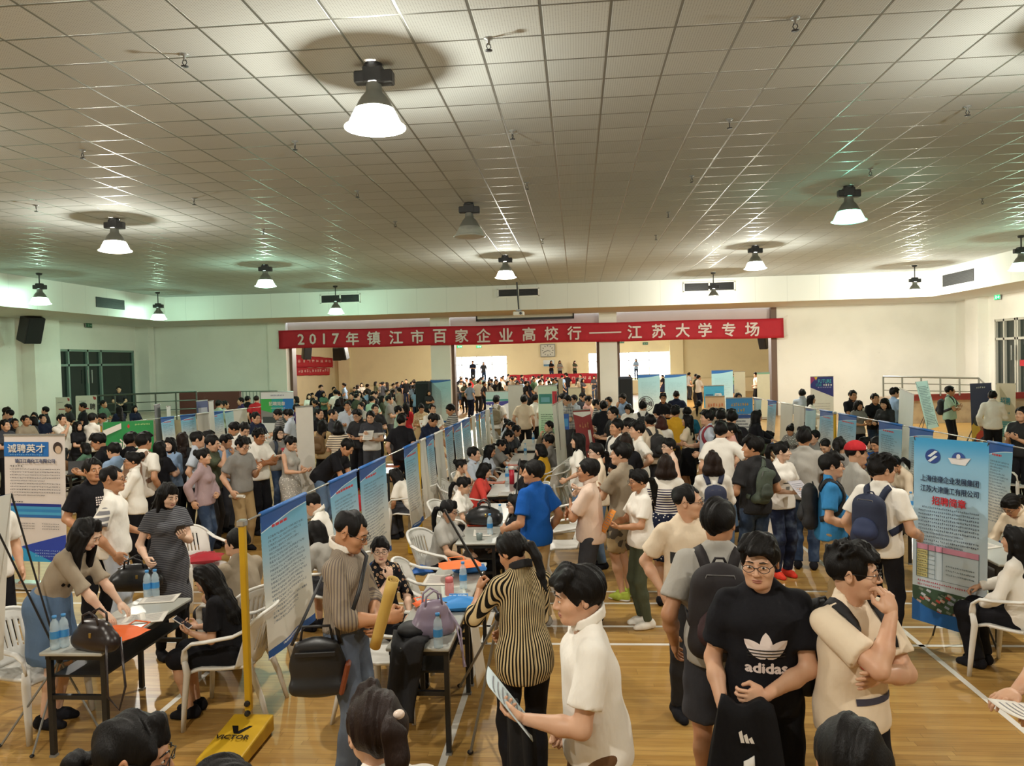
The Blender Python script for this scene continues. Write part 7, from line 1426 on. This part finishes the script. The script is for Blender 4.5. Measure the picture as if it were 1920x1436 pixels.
# shoulder bag of the man with the paper roll
w_ = bagm['w']; c = w_((.215, -.1, .83)); r = empty('shoulder_bag', tuple(c), bagm['th'] + .25, 'black shoulder bag with a rust side panel on the striped shirt man', 'handbag'); s = SDF((-.1, -.24, -.3), (.12, .24, .24), .009)
s.rc((0, -.13, -.13), (0, .13, -.13), .045, k=.03); s.rc((0, -.1, .12), (0, .1, .12), .022, k=.03); s.ell((0, 0, 0), (.04, .17, .18), k=.05); v, q = s.mesh(); obj('bag_body', nmesh('bag_body', smooth(v, q, 2), q, [plain('#1b1c1f', .38)]), r)
MB().box((.02, .165, -.07), (.08, .03, .2), Matrix.Rotation(-.25, 3, 'X'), .012).build('side_panel', plain('#7a3b1e', .45), r); MB().box((.06, 0, .09), (.012, .24, .03), bev=.004).build('belt', M_black, r); MB().tube([(0, -.1, .13), (0, -.08, .24), (0, .08, .24), (0, .1, .13)], .009, 7).build('handle', M_black, r, True)
Ri = np.array(Matrix.Rotation(-(bagm['th'] + .25), 3, 'Z')); loc = lambda q_: Ri @ (w_(q_) - c); MB().tube([(0, .14, .13), loc((.2, .02, 1.05)), loc((.2, .12, 1.15)), loc((.16, .155, 1.28)), loc((-.02, .13, 1.42)), loc((-.1, .02, 1.485)), loc((-.06, -.13, 1.38)), loc((.1, -.19, 1.15)), (0, -.15, .13)], .014, 8, flat=.35).build('strap', M_black, r, True)
a, b = atY(703, 1212, 4.32), atY(737, 1086, 4.2); r = empty('paper_roll', tuple((a + b) / 2), 0, 'rolled yellow paper in the hands of the striped shirt man', 'paper roll'); o = (a + b) / 2
P = [a - o + (b - a) * t for t in np.linspace(0, 1, 6)]; MB().tube(P, [.03, .03, .031, .031, .032, .033], 18, cap=False).build('outer_roll', plain('#cfae5c', .6), r, True, solid=.004); MB().tube([q + np.array([.004, 0, 0]) for q in P], .02, 14, cap=False).build('inner_roll', plain('#b8974a', .6), r, True, solid=.003)
def mid(rec): return (rec['w'](rec['hand'][1][0]) + rec['w'](rec['hand'][-1][0])) / 2
def held(rec, label, w=.2, h=.28, hx=None, at=None, tilt=-.7, name='paper_sheet', dz=.02):
    p = mid(rec) if at is None else rec['w'](rec['hand'][at][0]); return paper(p + np.array([0, 0, dz]), w, h, rec['th'], label, hx, (tilt, 0), name, lines=h > .2)
held(org_g, 'orange leaflet held by the young woman in olive trousers', .15, .24, '#dd8a2c', None, -1.1); held(blur, 'white blue papers held by the man walking left', .22, .3, '#c9d8de', -1, .9); held(pon, 'white paper held by the woman with red shoes', .2, .26, '#d3d0d8', 1); held(arm_r, 'white papers held by the arm at the right edge', .21, .3, None, -1, .15)
for px, hx, lab in ((319, '#a9c4dc', 'pale blue folder held by the woman in light blue blouse'), (250, None, 'white papers hugged by the woman in white blouse'), (790, None, 'sheet read by the woman in beige'), (694, None, 'white paper held by the dark and white T-shirt man'), (522, '#b0263c', 'red folder held by the woman with glasses in grey top'), (480, None, 'paper held by the man in navy under the green roll-up'), (518, None, 'white paper read under the green roll-up'), (1176, None, 'white leaflet read by the woman below the navy loudspeaker'), (1599, None, 'white leaflet held by the man in black V-neck'), (1640, '#c9a94e', 'yellow bag sheet held by the man in black printed T-shirt'), (1861, None, 'white sheet held by the man in long white shirt'), (841, None, 'paper read by the grey striped man'), (1166, None, 'white paper in the hands of the light blue man')):
    held(FB[px], lab, .2, .27, hx)
r_ = FB[457]; p = r_['w'](r_['hand'][1][0]); r = empty('paper_roll', tuple(p), r_['th'], 'white paper roll in the hand of the grey polo man', 'paper roll'); MB().tube([(0, -.12, 0), (0, .16, .01)], .022, 12, cap=False).build('roll', M_paper, r, True, solid=.003)
def phone(rec, at, label):
    p = rec['w'](rec['hand'][at][0]); r = empty('phone', tuple(p + np.array([0, 0, .03])), rec['th'], label, 'phone', 'phones in hands'); R = Matrix.Rotation(.6, 3, 'X'); MB().box((0, 0, 0), (.074, .15, .009), R, .003).build('case', plain('#d8d8d6', .3) if rec is blk_w else M_black, r); MB().box(np.array(R) @ np.array((0, 0, .005)), (.066, .135, .002), R).build('screen', plain('#1a2430', .1), r)
phone(blk_w, -1, 'phone of the seated woman in black'); phone(wav_w, -1, 'dark phone of the woman with wavy hair'); phone(FB[865], 1, 'phone at the ear of the hair bun woman')
# jackets carried over the arm
def drape(p, rz, w0, w1, h, hx, label, stripe=False):
    r = empty('jacket', tuple(p), rz, label, 'jacket', 'jackets carried in the hand'); f = lambda u, v: ((u - .5) * (w0 + (w1 - w0) * v ** .8), .03 * math.sin(u * 11 + 3 * v) * (v + .2), -h * v + .02 * math.sin(u * 8))
    MB().grid(f, 18, 14).build('cloth', cloth('plain'), r, True, color=hexc(hx), solid=.05)
    if stripe:
        g = lambda u, v: np.array(f(.4 + .16 * u, .28 + .6 * v)) + [0, .035, 0]
        MB().grid(g, 4, 10, flip=True).build('white_stripe', M_white, r, True, solid=.004); m = MB()
        for k in range(3): x0 = -.03 + .022 * k; m.add([[x0, .05, -h * .2], [x0 + .016, .05, -h * .2 - .0], [x0 + .026, .05, -h * .2 + .02 + .014 * k], [x0 + .012, .05, -h * .2 + .03 + .014 * k]], [[3, 2, 1, 0]])
        m.build('three_bar_emblem', M_white, r)
p = adi['w'](adi['hand'][-1][0]); drape(p + np.array([-.0, -.05, .0]), adi['th'], .22, .46, .85, '#121215', 'black jacket with a white stripe held by the leaf-print T-shirt man', True)
p = blur['w'](blur['hand'][1][0]); p2 = blur['w'](blur['hand'][-1][0]); drape(p2 + np.array([.05, .05, -.04]), blur['th'] + .4, .2, .36, .7, '#141416', 'black jacket carried by the man walking left')
# prints on T-shirts
def fan(P): return np.array(P), np.array([[0, i, i + 1] for i in range(1, len(P) - 1)])
def gridq(x0, z0, x1, z1, nx=6, nz=4): return np.array([(x0 + (x1 - x0) * i / nx, z0 + (z1 - z0) * j / nz) for j in range(nz + 1) for i in range(nx + 1)]), np.array([[j * (nx + 1) + i, j * (nx + 1) + i + 1, (j + 1) * (nx + 1) + i + 1, (j + 1) * (nx + 1) + i] for j in range(nz) for i in range(nx)])
def tx(rec, s_, x, z, w, h, mat, bold=.04, off=.005, flip=True):
    V, T_ = text_arr(s_, w, h, bold); V = V[:, :2] * ([-1, 1] if flip else [1, 1]) + [x, z]; decal(rec, V, T_[:, ::-1] if flip else T_, mat, 'print', off=off)
for a in (0, .88, -.88):
    c0 = np.array([.0, 1.165]); d = np.array([math.sin(a), math.cos(a)]); n_ = np.array([d[1], -d[0]]); L = .115 if a == 0 else .125
    pts = [c0 + d * L * .45] + [c0 + d * L * t + n_ * s_ * .03 * math.sin(PI * min(1, t ** .8)) ** .7 for s_, ts in ((1, np.linspace(.02, 1, 9)), (-1, np.linspace(1, .02, 9))) for t in ts]; pts.append(pts[1])
    V, T_ = fan(pts); decal(adi, V, T_, M_letter, 'leaf_print')
for z in (1.17, 1.184, 1.198): V, T_ = gridq(-.085, z, .085, z + .005, 8, 1); decal(adi, V, T_, M_black, 'leaf_stripe', off=.006)
tx(adi, 'adidas', 0, 1.118, .19, .05, M_letter)
V, T_ = gridq(-.04, 1.16, .15, 1.245, 8, 4); decal(free, V, T_, M_dark, 'print_block'); tx(free, 'FREEDOM', .055, 1.2, .15, .024, M_letter, .02, .007)
V, T_ = fan([(.05 + .035 * math.cos(t), 1.22 + .035 * math.sin(t)) for t in np.linspace(0, 2 * PI, 17)]); decal(cream, V, T_, plain('#c0353a', .7), 'red_flower_print'); tx(cream, 'ACK', -.05, 1.3, .1, .035, M_dark); V, T_ = gridq(-.06, 1.13, -.02, 1.27, 2, 5); decal(cream, V, T_, plain('#6f7f58', .7), 'green_print'); V, T_ = gridq(-.12, 1.03, .1, 1.06, 6, 2); decal(cream, V, T_, plain('#3b3a4a', .7), 'dark_print_line')
for i in range(6):
    for j in range(4): V, T_ = gridq(-.09 + .022 * i, 1.3 - .024 * j, -.075 + .022 * i, 1.315 - .024 * j, 1, 1); decal(prt_m, V, T_, M_letter, 'square_print')
V, T_ = gridq(-.06, 1.1, .04, 1.2, 4, 4); decal(prt_m, V, T_, plain('#8d8d8a', .7), 'grey_print')
V, T_ = gridq(-.07, 1.2, .07, 1.212, 6, 1); decal(pon, V, T_, M_dark, 'print_line'); V, T_ = gridq(-.03, 1.12, .03, 1.16, 3, 2); decal(pon, V, T_, M_grey, 'print_line')
s = SDF((-.05, -.05, -.05), (.05, .05, .05), .004); s.ell((0, 0, 0), (.018, .014, .014)); v, q = s.mesh(); obj('hair_clip', nmesh('hair_clip', v, q, [plain('#e3cfc0', .2)]), h2['o'], tuple(h2['hpos'] + h2['Rh'] @ np.array((.03, -.125, .085))))
for c_ in h2['o'].children:
    if c_.name.startswith('hair'): c_.color = hexc('#23150f')
# ------------------------------------------------------------------ stands without a visible print
r = empty('x_banner_stand', (-3.85, 5.1, 0), 0, 'cross stand with black rods and a white sheet at the left photo edge', 'roll-up banner'); o = np.array((-3.85, 5.1, 0)); W3 = lambda px, py, Y: atY(px, py, Y) - o
hub = W3(112, 1236, 5.15); a = W3(21, 925, 4.95); b = W3(-40, 940, 4.5); c = W3(0, 1235, 4.95); d = W3(-70, 1280, 4.6)
sheet(r, 'printed_sheet', b, a, d, c, print_mat('back'), print_mat('company'), wave=.004, bend=.02)
for q in (a, W3(-2, 1000, 4.75)): MB().tube([q, hub], .007, 6).build('stand_arm', M_black, r)
for px, py in ((0, 1400), (195, 1382), (60, 1420)): f = atz(px, py, .01) - o; MB().tube([hub, f], .008, 6).build('stand_foot', M_grey, r); MB().ell(f + [0, 0, .01], (.016, .016, .012), 6).build('foot_cap', M_black, r, True)
MB().ell(hub, (.025, .025, .03), 8).build('hub', M_black, r, True)
r = empty('stand_pole', (-.75, 4.6, 0), 0, 'half-assembled black stand in the hands of the striped shirt woman', 'stand'); o = np.array((-.75, 4.6, 0)); hub = atY(935, 1156, 4.65) - o; hh = strw['w'](strw['hand'][-1][0]) - o
MB().tube([atY(833, 955, 4.75) - o, hh, hub], .008, 6).build('stand_arm', M_black, r)
for px, py in ((882, 1413), (862, 1288), (990, 1400)): f = atz(px, py, .01) - o; MB().tube([hub, f], .01, 6).build('stand_foot', M_grey, r); MB().ell(f + [0, 0, .012], (.022, .022, .016), 6).build('foot_cap', M_black, r, True)
MB().ell(hub, (.025, .025, .03), 8).build('hub', M_black, r, True)
r = empty('stand_pole', (-.2, 9.0, 0), 0, 'black rod standing beside the blue T-shirt man', 'stand'); o = np.array((-.2, 9.0, 0)); MB().tube([atY(975, 860, 8.6) - o, atY(958, 1020, 8.4) - o, atz(955, 1150, .0) * [1, 1, 0] - o], .009, 6).build('rod', M_black, r); MB().lathe([(0, 0), (.05, 0), (.05, .02), (0, .03)], 10, atz(955, 1150, 0) - o).build('foot', M_dark, r)
# white trestle of dark figure on the ramp and far upper-level people
p = atY(224, 760, 28.8); Pp(np.array([p[0], p[1]]), None, 40, 'm short tee:char trousers:black sit arms=lap', 'dark figure sitting on the left ramp behind the railing', base=.8)
for px, lab in ((1034, 'tiny person standing on the upper level under the wall clock'), (1050, 'second tiny person on the upper level under the wall clock'), (1078, 'tiny person in white on the upper level near the second far window'), (887, 'first silhouette against the bright far window'), (907, 'second silhouette against the bright far window'), (1193, 'silhouette against the second bright far window')):
    p = atY(px, 700, 58.6); crowd(p[0], 58.6, RNG.uniform(-40, 40), lab, 'people on the upper level of the far hall').location.z = 1.0
struct('platform_far_floor', MB().box((.0, 58.7, .5), (34, 2.4, 1.0)), M_wallfar)
